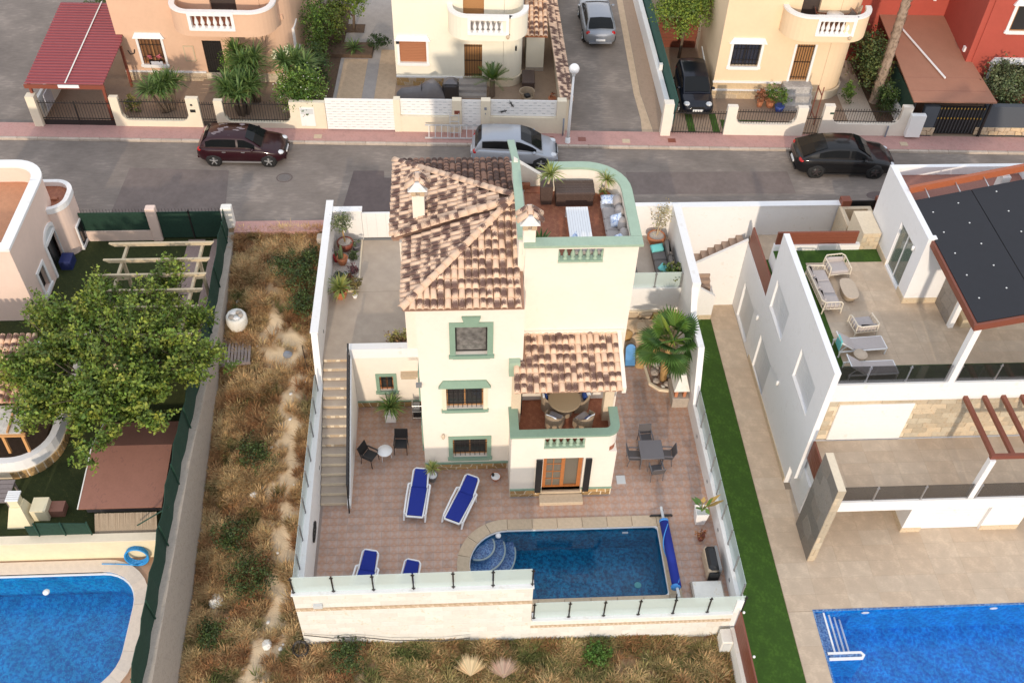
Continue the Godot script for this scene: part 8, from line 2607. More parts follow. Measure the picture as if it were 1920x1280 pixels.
func ladders():
	var t := othing("ladder", "long aluminium ladder lying along the pavement behind the silver van", "ladder", Vector3(1.6, 0.12, -0.5))
	var b := B.new()
	for z in [[-0.22, 0.62], [0.12, 0.1]]:
		b.bar(Vector3(-1.7, z[1], z[0]), Vector3(2.2, z[1], z[0]), 0.03, 0.08)
	add("rails", b.mesh(), M.aluminium, t)
	for i in 12: add("rung", B.new().rod(Vector3(-1.5 + i * 0.31, 0.62, -0.22), Vector3(-1.5 + i * 0.31, 0.1, 0.12), 0.018, 0.018, 6).mesh(), M.aluminium, t)
	t = othing("ladder", "short aluminium step ladder leaning on the cream gate pillar", "ladder", Vector3(1.35, 0.12, -0.9))
	for x in [-0.22, 0.22]: add("rail", B.new().bar(Vector3(x, 0, 0.25), Vector3(x, 1.15, -0.1), 0.03, 0.06).mesh(), M.aluminium, t)
	for i in 4: add("rung", B.new().bar(Vector3(-0.22, 0.2 + i * 0.27, 0.19 - i * 0.083), Vector3(0.22, 0.2 + i * 0.27, 0.19 - i * 0.083), 0.05, 0.025).mesh(), M.aluminium, t)


func iron_fence(parent: Node, x0: float, x1: float, y0: float, y1: float, z: float, step := 0.13, solid := 0.0):
	for y in [y1 - 0.14, y0 + 0.10 + solid]: P("rail", B.new().box(x0, y - 0.018, z - 0.015, x1, y + 0.018, z + 0.015), M.iron, parent)
	var n := int((x1 - x0) / step)
	var m := B.new().rod(Vector3(0, 0, 0), Vector3(0, y1 - y0 - 0.06, 0), 0.011, 0.011, 4).rod(Vector3(0, y1 - y0 - 0.06, 0), Vector3(0, y1 - y0 + 0.02, 0), 0.026, 0.0, 4).mesh()
	for i in n + 1: add("bar", m, M.iron, parent, Vector3(lerpf(x0, x1, float(i) / n), y0, z) - base[parent])
	if solid > 0: P("kick_plate", B.new().box(x0, y0, z - 0.012, x1, y0 + solid, z + 0.012), M.iron, parent)


# a house of this street: front wall, rounded right end, window, door and a curved balcony
func row_house(called: String, label: String, o: Dictionary) -> Node3D:
	var x0: float = o.x0
	var x1: float = o.x1
	var z: float = o.z
	var wall: Material = o.wall
	var t := othing(called, label, "house", Vector3(x0, 0, z))
	var b := B.new()
	var r: float = o.get("round", 0.8)
	var w: Array = o.window
	var d: Array = o.door
	var top := 7.4
	var by: float = o.get("balcony_y", 2.75)
	b.x = face(Vector3(x0, 0, z), Vector3.BACK)
	var holes := [[w[0] - x0, w[1], w[2] - x0, w[3]], [d[0] - x0, d[1], d[2] - x0, d[3]]]
	if o.has("upper"): holes.append([o.upper[0] - x0, by + 0.32, o.upper[1] - x0, by + 2.4])
	holed(b, x1 - r - x0, top, 0.3, holes)
	b.x = Transform3D()
	b.box(x0, 0, z - 9, x0 + 0.3, top, z - 0.3)
	var arc := []
	for i in 9: arc.append(Vector2(x1 - r + sin(PI * 0.5 * i / 8) * (r - 0.15), z - r + cos(PI * 0.5 * i / 8) * (r - 0.15)))
	b.band(arc + [Vector2(x1 - 0.15, z - 9)], 0.3, 0, top)
	b.box(x0 + 0.3, top - 0.3, z - 9, x1 - 0.3, top - 0.05, z - 0.35).box(x0 + 0.3, by, z - 9, x1 - 0.3, by + 0.25, z - 0.31)
	P("wall", b, wall, t)
	P("roof_edge", B.new().box(x0 - 0.2, top, z - 9.2, x1 + 0.1, top + 0.15, z + 0.2), M.white, t)
	# stone base and white string
	var sb := P("stone_base", B.new().band([Vector2(x0 - 0.0, z + 0.02), Vector2(x1 - r, z + 0.02)] + arc.slice(1).map(func(p): return p + Vector2(0.17, 0.17)), 0.1, 0, 0.5), M.mortar, t)
	var sw: float = d[0] - x0 - 0.1
	stones(sb, face(Vector3(x0, 0.0, z + 0.07), Vector3.BACK), sw, 0.5, int(sw / 0.42), 2, [M.brownstone, M.cladding] if o.get("dark_stone", true) else [M.copestone, M.cladding, M.mortar2], 0.018, 0.025, 0.3)
	P("string_course", B.new().box(x0, 0.501, z, d[0] - 0.08, 0.58, z + 0.09), M.white, t)
	# window
	window(t, face(Vector3(w[0], w[1], z), Vector3.BACK), w[2] - w[0], w[3] - w[1], M.white, o.get("window_style", {}))
	# door
	var dn := P("door", B.new().box(d[0], d[1], z - 0.24, d[2], d[3], z - 0.18), o.get("door_mat", M.wood), t)
	var n := int((d[2] - d[0]) / 0.12)
	for i in n + 1: P("door_bar", B.new().box(lerpf(d[0], d[2], float(i) / n) - 0.011, d[1], z - 0.13, lerpf(d[0], d[2], float(i) / n) + 0.011, d[3], z - 0.10), M.iron, dn)
	for k in [0.08, 0.5, 0.92]: P("door_bar", B.new().box(d[0], lerpf(d[1], d[3], k) - 0.015, z - 0.10, d[2], lerpf(d[1], d[3], k) + 0.015, z - 0.08), M.iron, dn)
	if o.get("door_trim", false): P("door_frame", B.new().box(d[0] - 0.12, d[1], z - 0.02, d[0], d[3] + 0.02, z + 0.04).box(d[2], d[1], z - 0.02, d[2] + 0.12, d[3] + 0.02, z + 0.04), M.white, t)
	P("door_step", B.new().bevel(d[0] - 0.3, 0, z + 0.001, d[2] + 0.25, d[1], z + 0.6, 0.02).box(d[0] - 0.3, 0, z + 0.601, d[2] + 0.25, d[1] * 0.66, z + 0.9).box(d[0] - 0.3, 0, z + 0.901, d[2] + 0.25, d[1] * 0.33, z + 1.2), o.get("step_mat", M.greyyard), t)
	# balcony
	var q: Array = o.balcony   # x0, x1, depth, radius
	var out := rounded(q[0], z - 0.3, q[1], z + q[2], [0, 0, q[3], q[3]])
	P("balcony_slab", B.new().prism(out, by, by + 0.3), wall, t)
	P("balcony_floor", B.new().prism(rounded(q[0] + 0.2, z, q[1] - 0.2, z + q[2] - 0.2, [0, 0, q[3] - 0.2, q[3] - 0.2]), by + 0.301, by + 0.32), o.get("balcony_floor", M.terracotta), t)
	var m0: float = q[4]
	var m1: float = q[5]
	var zf: float = z + q[2]
	var right := [Vector2(m1, zf - 0.1)]
	var left := [Vector2(m0, zf - 0.1)]
	for i in 9:
		var a := PI * 0.5 * i / 8
		right.append(Vector2(q[1] - q[3] + sin(a) * (q[3] - 0.1), zf - q[3] + cos(a) * (q[3] - 0.1)))
		left.append(Vector2(q[0] + q[3] - sin(a) * (q[3] - 0.1), zf - q[3] + cos(a) * (q[3] - 0.1)))
	right.append(Vector2(q[1] - 0.1, z))
	left.append(Vector2(q[0] + 0.1, z))
	P("balcony_wall", B.new().band(right, 0.199, by + 0.3, by + 1.22), wall, t)
	P("balcony_wall", B.new().band(left, 0.199, by + 0.3, by + 1.22), wall, t)
	P("balcony_cap", B.new().band(right, 0.27, by + 1.221, by + 1.32), M.white, t)
	P("balcony_cap", B.new().band(left, 0.27, by + 1.221, by + 1.32), M.white, t)
	b = B.new().box(m0 - 0.1, by + 0.34, zf - 0.24, m1 + 0.1, by + 0.46, zf + 0.05).box(m0 - 0.1, by + 1.12, zf - 0.24, m1 + 0.1, by + 1.325, zf + 0.05).box(m0 - 0.1, by + 0.46, zf - 0.22, m0 + 0.05, by + 1.12, zf + 0.03).box(m1 - 0.05, by + 0.46, zf - 0.22, m1 + 0.1, by + 1.12, zf + 0.03)
	b.box(m0 - 0.05, by + 0.30, zf - 0.2, m1 + 0.05, by + 0.34, zf)
	P("balustrade_frame", b, M.white, t)
	var bm := baluster_mesh(0.66, 0.10)
	for i in 6: add("baluster", bm, M.white, t, Vector3(lerpf(m0 + 0.12, m1 - 0.12, (i + 0.5) / 6.0), by + 0.46, zf - 0.1) - base[t])
	if o.has("upper"):
		P("upper_door", B.new().box(o.upper[0], by + 0.32, z - 0.24, o.upper[1], by + 2.4, z - 0.2), o.get("upper_mat", M.wood), t)
	return t


func row_houses():
	var lintel := {"trim": 0.12, "head": "roof", "sill": true}
	var t := row_house("peach_house", "peach house with a curved white-capped balcony and a wooden window with pink flowers", {"x0": -16.0, "x1": -7.15, "z": -5.55, "round": 1.3, "wall": M.peach, "window": [-14.95, 0.95, -13.8, 2.45], "door": [-11.72, 0.15, -10.75, 2.35], "door_mat": M.iron, "balcony": [-12.75, -7.6, 1.45, 1.15, -11.6, -9.55], "balcony_y": 3.40, "window_style": {"trim": 0.12, "head": "roof", "pane": M.shutterwood, "frame": M.wood, "bars": 6}, "upper": [-10.9, -9.6], "upper_mat": M.darkroom, "step_mat": M.tanyard, "dark_stone": false})
	P("wall_plaque", B.new().box(-12.75, 1.15, -5.55, -12.2, 2.05, -5.52), M.palewood, t)
	P("wall_plaque_field", B.new().box(-12.69, 1.21, -5.52, -12.26, 1.99, -5.515), M.peach, t)
	P("wall_hook", B.new().tube([Vector3(-15.6, 1.75, -5.5), Vector3(-15.5, 1.55, -5.45), Vector3(-15.3, 1.6, -5.45), Vector3(-15.25, 1.8, -5.5)], 0.025), M.iron, t)
	P("porthole_frame", B.new().box(-7.35, 1.0, -6.6, -7.1, 2.6, -6.45).box(-7.35, 1.0, -7.5, -7.1, 1.12, -6.6).box(-7.35, 2.5, -7.5, -7.1, 2.6, -6.6), M.white, t)
	for x in [-14.6, -14.1]:
		var f := othing("flower_pot", "pink flowers in a pot inside the peach house window, " + ("left one" if x < -14.3 else "right one"), "flower pot", Vector3(x, 0.96, -5.52))
		add("pot", B.new().smooth().lathe([Vector2(0.06, 0), Vector2(0.09, 0.2), Vector2(0, 0.2)], 8).mesh(), M.black, f)
		bush_node("flowers", f, Vector3(0, 0.42, 0.04), Vector3(0.13, 0.12, 0.1), 12, 8, 0.07, [Color(0.7, 0.16, 0.2), Color(0.75, 0.25, 0.28)])
	tag(add("window_box", B.new().box(-14.55, 0.955, -5.46, -13.95, 1.16, -5.44).mesh(), M.bluewhite, null, ST), "blue and white patterned panel hanging in the peach house window", "panel").rotation.y = -TH
	t = row_house("cream_house", "pale cream house with a brown roller shutter, wooden door and curved white balcony", {"x0": -1.85, "x1": 4.75, "z": -5.45, "round": 1.0, "wall": M.pale, "window": [-1.6, 1.36, -0.22, 2.62], "door": [1.73, 0.5, 2.66, 2.45], "balcony": [0.95, 4.95, 1.25, 1.1, 2.05, 3.9], "balcony_y": 3.36, "window_style": {"trim": 0.12, "head": "roof", "pane": M.brownslat, "frame": M.brownslat, "shutter": true, "slat": M.brownslat, "deep": 0.14}, "upper": [1.7, 2.75], "upper_mat": M.wood, "balcony_floor": M.greyyard, "step_mat": M.greyyard})
	P("lamp", B.new().box(-1.75, 2.45, -5.45, -1.6, 2.6, -5.35).box(4.35, 2.2, -5.42, 4.45, 2.4, -5.3), M.black, t)
	P("balcony_lamp", B.new().smooth().ball(Vector3(3.95, 3.62, -4.15), Vector3(0.09, 0.12, 0.08)), M.copestone, t)
	var an := othing("annex", "small cream outhouse with a clay tile roof, behind the cream house's rounded corner", "outhouse", Vector3(5.5, 0, -7))
	P("wall", B.new().box(5.0, 0, -9.5, 5.95, 2.1, -7.0), M.pale, an)
	P("stone_base", B.new().box(4.98, 0, -7.0, 5.97, 0.25, -6.97), M.concrete, an)
	var rf := P("roof", B.new().hexa([Vector3(4.9, 2.1, -6.85), Vector3(6.1, 2.1, -6.85), Vector3(6.1, 2.75, -9.5), Vector3(4.9, 2.75, -9.5), Vector3(4.9, 2.18, -6.85), Vector3(6.1, 2.18, -6.85), Vector3(6.1, 2.83, -9.5), Vector3(4.9, 2.83, -9.5)]), M.pot, an)
	tiles(rf, "tile", Vector3(4.9, 2.19, -6.8), Vector3(1, 0, 0), Vector3(0, 0.238, -0.971), 1.2, 2.6, 0.24, func(a, c): return true)
	t = row_house("yellow_house", "pale orange-yellow house with a curved balcony set with table and chairs, behind the black car", {"x0": 14.75, "x1": 21.75, "z": -4.68, "round": 1.4, "wall": M.yellow, "window": [15.42, 1.92, 16.85, 3.22], "door": [18.66, 1.1, 19.58, 3.2], "door_mat": M.wood, "door_trim": true, "balcony": [17.5, 21.75, 1.25, 1.15, 19.05, 20.75], "balcony_y": 4.05, "window_style": {"trim": 0.13, "head": "roof", "bars": 8, "frame": M.iron, "pane": M.navyglass}, "upper": [18.4, 19.3], "upper_mat": M.darkroom, "balcony_floor": M.orangetile, "step_mat": M.greystep, "dark_stone": false})
	P("stone_base_front", B.new().box(14.75, 0.5, -4.68, 18.3, 0.95, -4.655), M.mortar2, t)
	P("base_string", B.new().box(14.7, 0.96, -4.68, 18.3, 1.06, -4.6), M.white, t)
	P("balcony_lamp", B.new().smooth().ball(Vector3(20.7, 4.32, -3.4), Vector3(0.1, 0.13, 0.08)), M.copestone, t)
	P("side_rail", B.new().bar(Vector3(14.5, 0.9, -4.7), Vector3(14.5, 1.3, -7.6), 0.05, 0.08), M.shutter, t)
	# red house with its brown carport roof
	t = othing("red_house", "brick-red rendered house with white window surrounds at the upper right edge", "house", Vector3(24.4, 0, -9))
	P("wall", B.new().box(22.4, 0, -14, 27.5, 7, -8.6).box(27.5, 0, -14, 27.8, 7, -4.6).box(27.801, 0, -14, 36, 7, -4.55), M.red, t)
	for q in [[29.0, 4.25, 31.2, 5.6], [29.0, 1.2, 31.0, 2.4]]:
		window(t, face(Vector3(q[0], q[1], -4.55), Vector3.BACK), q[2] - q[0], q[3] - q[1], M.white, {"trim": 0.16, "head": "roof", "deep": 0.02, "bars": 6})
	P("side_trim", B.new().box(27.44, 5.0, -7.6, 27.499, 6.4, -6.9), M.white, t)
	P("wall_light", B.new().box(27.4, 2.75, -5.2, 27.499, 3.0, -5.0).box(26.6, 3.7, -8.6, 26.75, 3.85, -8.5), M.plastic, t)
	t = othing("carport", "brown sheet carport roof in front of the red house, above the black and gold gate", "carport", Vector3(26, 0, -4))
	P("roof", B.new().hexa([Vector3(24.0, 2.05, -1.35), Vector3(28.15, 2.05, -1.35), Vector3(27.48, 2.75, -8.6), Vector3(24.0, 2.75, -8.6), Vector3(24.0, 2.12, -1.35), Vector3(28.15, 2.12, -1.35), Vector3(27.48, 2.82, -8.6), Vector3(24.0, 2.82, -8.6)]), M.brownroof2, t)
	for k in 6: P("roof_seam", B.new().bar(Vector3(24.05, 2.20 + 0.097 * k, -2.2 - k * 1.05), Vector3(27.9 - k * 0.07, 2.20 + 0.097 * k, -2.2 - k * 1.05), 0.03, 0.015), M.brownroof, t)
	P("white_pipe", B.new().rod(Vector3(24.75, 2.8, -7.6), Vector3(26.0, 2.38, -3.1), 0.05, 0.05, 6), M.plastic, t)
	for x in [24.1, 27.9]: P("post", B.new().box(x, 0, -1.5, x + 0.1, 2.05, -1.4), M.iron, t)


func street_walls():
	# peach house: iron gates and U-shaped wall sections
	var t := othing("garden_wall", "cream garden wall with a U-shaped dip and iron railing, left of the peach house gate", "wall", Vector3(-13.3, 0, -1.25))
	var b := B.new()
	wall_shape(b, u_wall(-15.45, -11.15, 0.42, 0.6, 1.75, 0.45), -1.38, -1.14)
	P("wall", b, M.wallcream2, t)
	iron_fence(t, -15.0, -11.78, 0.45, 1.6, -1.26)
	P("letter_slot", B.new().box(-11.55, 1.35, -1.14, -11.45, 1.45, -1.12).box(-11.62, 0.98, -1.14, -11.36, 1.14, -1.125), M.black, t)
	t = othing("garden_wall", "cream garden wall with a U-shaped dip in front of the tall yuccas", "wall", Vector3(-8.5, 0, -1.3))
	b = B.new()
	wall_shape(b, u_wall(-10.42, -5.0, 0.42, 1.75, 1.62, 0.42), -1.40, -1.16)
	P("wall", b, M.wallcream2, t)
	iron_fence(t, -9.98, -6.78, 0.42, 1.55, -1.28)
	P("meter_cabinet", B.new().box(-6.25, 0.3, -1.16, -5.55, 1.35, -1.12), M.white, t)
	P("meter_box", B.new().box(-6.2, 1.0, -1.12, -5.6, 1.3, -1.10), M.shutter, t)
	t = othing("driveway_gate", "black iron double gate with spear tips under the red carport", "gate", Vector3(-17.2, 0, -1.2))
	P("post_wall", B.new().box(-19.4, -0.2, -1.4, -18.98, 1.8, -1.0), M.wallcream2, t)
	iron_fence(t, -18.95, -15.5, 0.05, 1.5, -1.2, 0.14, 0.35)
	P("centre_post", B.new().box(-17.25, 0.05, -1.23, -17.19, 1.45, -1.17), M.iron, t)
	t = othing("garden_gate", "narrow black iron gate between two cream posts of the peach house wall", "gate", Vector3(-10.78, 0, -1.25))
	iron_fence(t, -11.12, -10.45, 0.05, 1.5, -1.27, 0.11, 0.35)
	# carport with red ribbed roof
	t = othing("carport", "carport with a dark red ribbed metal roof, left of the peach house", "carport", Vector3(-17.4, 0, -4.5))
	var A := [Vector3(-19.3, 2.35, -1.3), Vector3(-15.55, 2.35, -1.3), Vector3(-15.62, 2.55, -5.0), Vector3(-17.35, 2.75, -8.5), Vector3(-19.6, 2.75, -8.5)]
	var ribs := 30
	for i in ribs:
		var k0 := float(i) / ribs
		var z0 := lerpf(-1.3, -8.5, k0)
		var z1 := lerpf(-1.3, -8.5, (i + 1.0) / ribs)
		var y0 := lerpf(2.35, 2.75, k0)
		var y1 := lerpf(2.35, 2.75, (i + 1.0) / ribs)
		var xl := lerpf(-19.3, -19.6, k0)
		var xr := -15.55 if z0 > -5.0 else lerpf(-15.6, -16.05, (-5.0 - z0) / 3.5)
		P("roof_sheet", B.new().hexa([Vector3(xl, y0, z0), Vector3(xr, y0, z0), Vector3(xr, y1, z1), Vector3(xl, y1, z1), Vector3(xl, y0 + 0.06, z0 - 0.02), Vector3(xr, y0 + 0.06, z0 - 0.02), Vector3(xr, y1 + 0.02, z1 + 0.06), Vector3(xl, y1 + 0.02, z1 + 0.06)]), M.roofred, t)
	P("ridge_seam", B.new().bar(Vector3(-17.35, 2.42, -1.3), Vector3(-17.45, 2.83, -8.5), 0.06, 0.02), M.oldwhite, t)
	P("fascia", B.new().box(-19.35, 2.12, -1.3, -15.5, 2.33, -1.24), M.redpot, t)
	P("sign", B.new().box(-17.7, 2.2, -1.23, -16.7, 2.36, -1.2), M.plastic, t)
	for q in [[-19.2, -1.45], [-15.7, -1.45], [-15.7, -4.9], [-19.3, -8.2]]: P("post", B.new().box(q[0], 0, q[1], q[0] + 0.12, 2.34, q[1] + 0.12), M.redpot, t)
	P("back_wall", B.new().box(-19.35, 0, -8.3, -19.2, 1.2, -1.6), M.oldwhite, t)
	tag(add("tiled_mural", B.new().box(0, 0, 0, 0.04, 0.9, 0.9).mesh(), M.bluewhite, null, opp(-18.9, 0.5, -2.7), -TH), "small white painted panel on the wall under the red carport", "panel")
	# white gate and cream wall of the cream house
	t = othing("sliding_gate", "white slatted sliding gate with grey dashes, left of the cream wall", "gate", Vector3(-3.2, 0, -1.0))
	slat_panel(t, -4.95, -1.62, 0.2, 1.95, -1.05)
	t = othing("garden_wall", "cream garden wall with white slatted panels and a narrow white gate, in front of the cream house", "wall", Vector3(2.6, 0, -1.2))
	b = B.new()
	b.box(-1.62, -0.2, -1.34, -1.3, 1.95, -1.0).box(-1.3, -0.2, -1.32, 1.25, 1.02, -1.02).box(1.25, -0.2, -1.34, 1.7, 1.95, -1.0).box(2.66, -0.2, -1.36, 3.12, 1.95, -1.02).box(3.12, -0.2, -1.36, 6.4, 1.02, -1.06).box(6.4, -0.2, -1.4, 6.85, 1.98, -1.04)
	P("wall", b, M.wallcream2, t)
	slat_panel(t, -1.29, 1.24, 1.03, 1.93, -1.16)
	slat_panel(t, 1.71, 2.65, 0.2, 1.92, -1.16)
	slat_panel(t, 3.13, 6.39, 1.03, 1.93, -1.2)
	P("number_plate", B.new().box(1.35, 1.2, -1.0, 1.62, 1.4, -0.985), M.redpot, t)
	P("bell", B.new().box(2.82, 1.45, -1.02, 2.94, 1.6, -1.005).box(2.86, 1.2, -1.02, 2.9, 1.28, -1.005), M.slategrey2, t)
	for q in [[3.75, 1.3, 0.3], [4.15, 1.72, -1.0]]:
		var l := othing("wall_lizard", "dark metal lizard ornament on the white panel, " + ("upper right one" if q[1] > 1.5 else "lower left one"), "ornament", Vector3(q[0], q[1], -1.15))
		b = B.new().smooth()
		b.x = Transform3D(Basis(Vector3.BACK, q[2]), Vector3.ZERO)
		b.ball(Vector3(0, 0, 0), Vector3(0.13, 0.035, 0.02), 8, 5).ball(Vector3(0.15, 0.0, 0), Vector3(0.05, 0.03, 0.02), 6, 4).rod(Vector3(-0.1, 0, 0), Vector3(-0.26, 0.05, 0), 0.02, 0.004, 5)
		for s in [-1, 1]: b.rod(Vector3(0.07, 0, 0), Vector3(0.11, s * 0.09, 0), 0.012).rod(Vector3(-0.06, 0, 0), Vector3(-0.1, s * 0.09, 0), 0.012)
		add("body", b.mesh(), M.iron, l)
	# lane walls
	t = othing("lane_wall", "cream lane wall with a row of clay cover tiles on top, right of the cream house", "wall", Vector3(6.75, 0, -7))
	P("wall", B.new().hexa([Vector3(6.72, -0.2, -1.4), Vector3(7.0, -0.2, -1.4), Vector3(6.7, -0.2, -16), Vector3(6.35, -0.2, -16), Vector3(6.72, 1.85, -1.4), Vector3(7.0, 1.85, -1.4), Vector3(6.7, 1.85, -16), Vector3(6.35, 1.85, -16)]), M.wallcream2, t)
	for i in 62:
		var z := -1.5 - i * 0.2
		var e := add("cover_tile", tile_mesh[rng.randi() % 10], tile_mat, t)
		e.transform = Transform3D(Basis(Vector3(0, 0, -1), Vector3(0.25, 0.97, 0), Vector3(0.97, -0.25, 0)), Vector3(6.98 - i * 0.0085, 1.86, z) - base[t])
		var e2 := add("cover_tile", tile_mesh[rng.randi() % 10], tile_mat, t)
		e2.transform = Transform3D(Basis(Vector3(0, 0, -1), Vector3(0.25, 0.97, 0), Vector3(0.97, -0.25, 0)), Vector3(6.72 - i * 0.0085, 1.95, z) - base[t])
	t = othing("lane_wall", "white lane wall with green mesh fence above, right of the side lane", "wall", Vector3(12.2, 0, -7))
	P("wall", B.new().hexa([Vector3(12.05, -0.2, -1.6), Vector3(12.3, -0.2, -1.6), Vector3(11.75, -0.2, -18), Vector3(11.5, -0.2, -18), Vector3(12.05, 0.95, -1.6), Vector3(12.3, 0.95, -1.6), Vector3(11.75, 0.85, -18), Vector3(11.5, 0.85, -18)]), M.white, t)
	P("step", B.new().box(12.02, 0.9, -6.0, 12.2, 1.25, -5.8), M.white, t)
	P("mesh_fence", B.new().hexa([Vector3(12.32, 0.3, -1.7), Vector3(12.35, 0.3, -1.7), Vector3(11.85, 0.3, -18), Vector3(11.82, 0.3, -18), Vector3(12.42, 1.75, -1.7), Vector3(12.45, 1.75, -1.7), Vector3(11.95, 1.75, -18), Vector3(11.92, 1.75, -18)]), M.greenmesh2, t)
	# yellow house
	t = othing("garden_wall", "cream garden wall with a U-shaped dip and iron railing, between the driveway gate and the open iron gate", "wall", Vector3(16.8, 0, -1.3))
	b = B.new()
	wall_shape(b, u_wall(14.85, 18.85, 0.5, 0.5, 1.75, 0.75), -1.42, -1.16)
	b.box(11.66, -0.2, -1.42, 12.14, 1.95, -1.0)
	P("wall", b, M.wallcream3, t)
	iron_fence(t, 15.38, 18.3, 0.75, 1.55, -1.28)
	t = othing("driveway_gate", "low black iron gate in front of the dark blue city car", "gate", Vector3(13.5, 0, -1.2))
	iron_fence(t, 12.16, 14.82, 0.1, 1.45, -1.25, 0.13)
	t = othing("garden_gate", "open iron garden gate by the steps of the yellow house", "gate", Vector3(19.2, 0, -1.3))
	iron_fence(t, 18.88, 19.65, 0.1, 1.2, -1.3, 0.11)
	P("open_leaf", B.new().box(19.66, 0.1, -3.0, 19.7, 1.9, -2.96).box(19.66, 0.1, -2.2, 19.7, 2.3, -2.16).box(19.66, 1.8, -2.96, 19.7, 1.85, -2.2).box(19.66, 0.4, -2.96, 19.7, 0.45, -2.2), M.redpot, t)
	t = othing("garden_wall", "cream garden wall with a U-shaped dip in front of the palm trunk", "wall", Vector3(21.9, 0, -1.4))
	b = B.new()
	wall_shape(b, u_wall(19.7, 24.1, 0.5, 0.5, 1.8, 0.78), -1.55, -1.28)
	P("wall", b, M.wallcream3, t)
	iron_fence(t, 20.25, 23.55, 0.78, 1.6, -1.4)
	P("number_sign", B.new().box(20.0, 1.35, -1.28, 20.2, 1.45, -1.265), M.greenpost, t)
	P("meter_cabinet", B.new().box(24.02, 0.25, -1.27, 24.75, 1.5, -1.0), M.white, t)
	P("grey_pipe", B.new().rod(Vector3(23.1, 0.1, -1.2), Vector3(23.1, 0.75, -1.2), 0.04), M.slategrey2, t)
	t = othing("side_fence", "green screened fence beside the palm, leading to the brown carport roof", "fence", Vector3(24.15, 0, -3))
	P("wall", B.new().box(24.05, 0, -5.0, 24.2, 0.9, -1.6), M.white, t)
	P("screen", B.new().box(24.1, 0.9, -5.0, 24.14, 2.0, -1.6), M.greenmesh, t)
	# red house: grey wall with stone foot, gate with gold tips
	t = othing("garden_wall", "slate grey wall with a yellowish stone foot on both sides of the black gate", "wall", Vector3(26, 0, -1.5))
	P("wall", B.new().box(24.76, 0, -1.7, 25.5, 1.75, -1.45).box(27.85, 0, -1.85, 38, 1.75, -1.55), M.slatewall, t)
	for q in [[24.8, 25.6], [27.7, 34.0]]:
		var n := int((q[1] - q[0]) / 0.4)
		stones(t, face(Vector3(q[0], 0.1, -1.45 if q[0] < 26 else -1.55), Vector3.BACK), q[1] - q[0], 0.45, n, 2, [M.mortar2, M.copestone, M.cladding], 0.012, 0.05, 0.3)
	t = othing("driveway_gate", "black iron gate with two rows of gold ornaments under the brown carport roof", "gate", Vector3(26.6, 0, -1.5))
	P("leaf", B.new().box(25.55, 0.12, -1.62, 27.8, 1.7, -1.58), M.black, t)
	for i in 14:
		P("bar", B.new().rod(Vector3(25.6 + i * 0.167, 0.15, -1.55), Vector3(25.6 + i * 0.167, 1.7, -1.55), 0.028, 0.028, 5), M.slatebar, t)
		for y in [1.05, 1.62]: P("gold_knob", B.new().smooth().ball(Vector3(25.6 + i * 0.167, y, -1.52), Vector3(0.035, 0.06, 0.035), 6, 4), M.gold, t)


func slat_panel(t: Node, x0: float, x1: float, y0: float, y1: float, z: float):   # white horizontal boards with short dark gaps
	var n := int((y1 - y0) / 0.145)
	for i in n:
		var a := lerpf(y0, y1, float(i) / n)
		var c := lerpf(y0, y1, (i + 1.0) / n)
		P("slat", B.new().box(x0, a + 0.006, z - 0.015, x1, c - 0.006, z + 0.015), M.white, t)
	P("backing", B.new().box(x0, y0, z - 0.03, x1, y1, z - 0.02), M.white, t)
	var b := B.new()
	for i in range(1, n):
		var x := x0 + 0.12 + (0.22 if i % 2 else 0.0)
		while x < x1 - 0.2:
			b.box(x, lerpf(y0, y1, float(i) / n) - 0.014, z - 0.004, x + 0.16, lerpf(y0, y1, float(i) / n) + 0.014, z + 0.017)
			x += 0.44
	stuff(P("gaps", b, M.dashgrey, t))


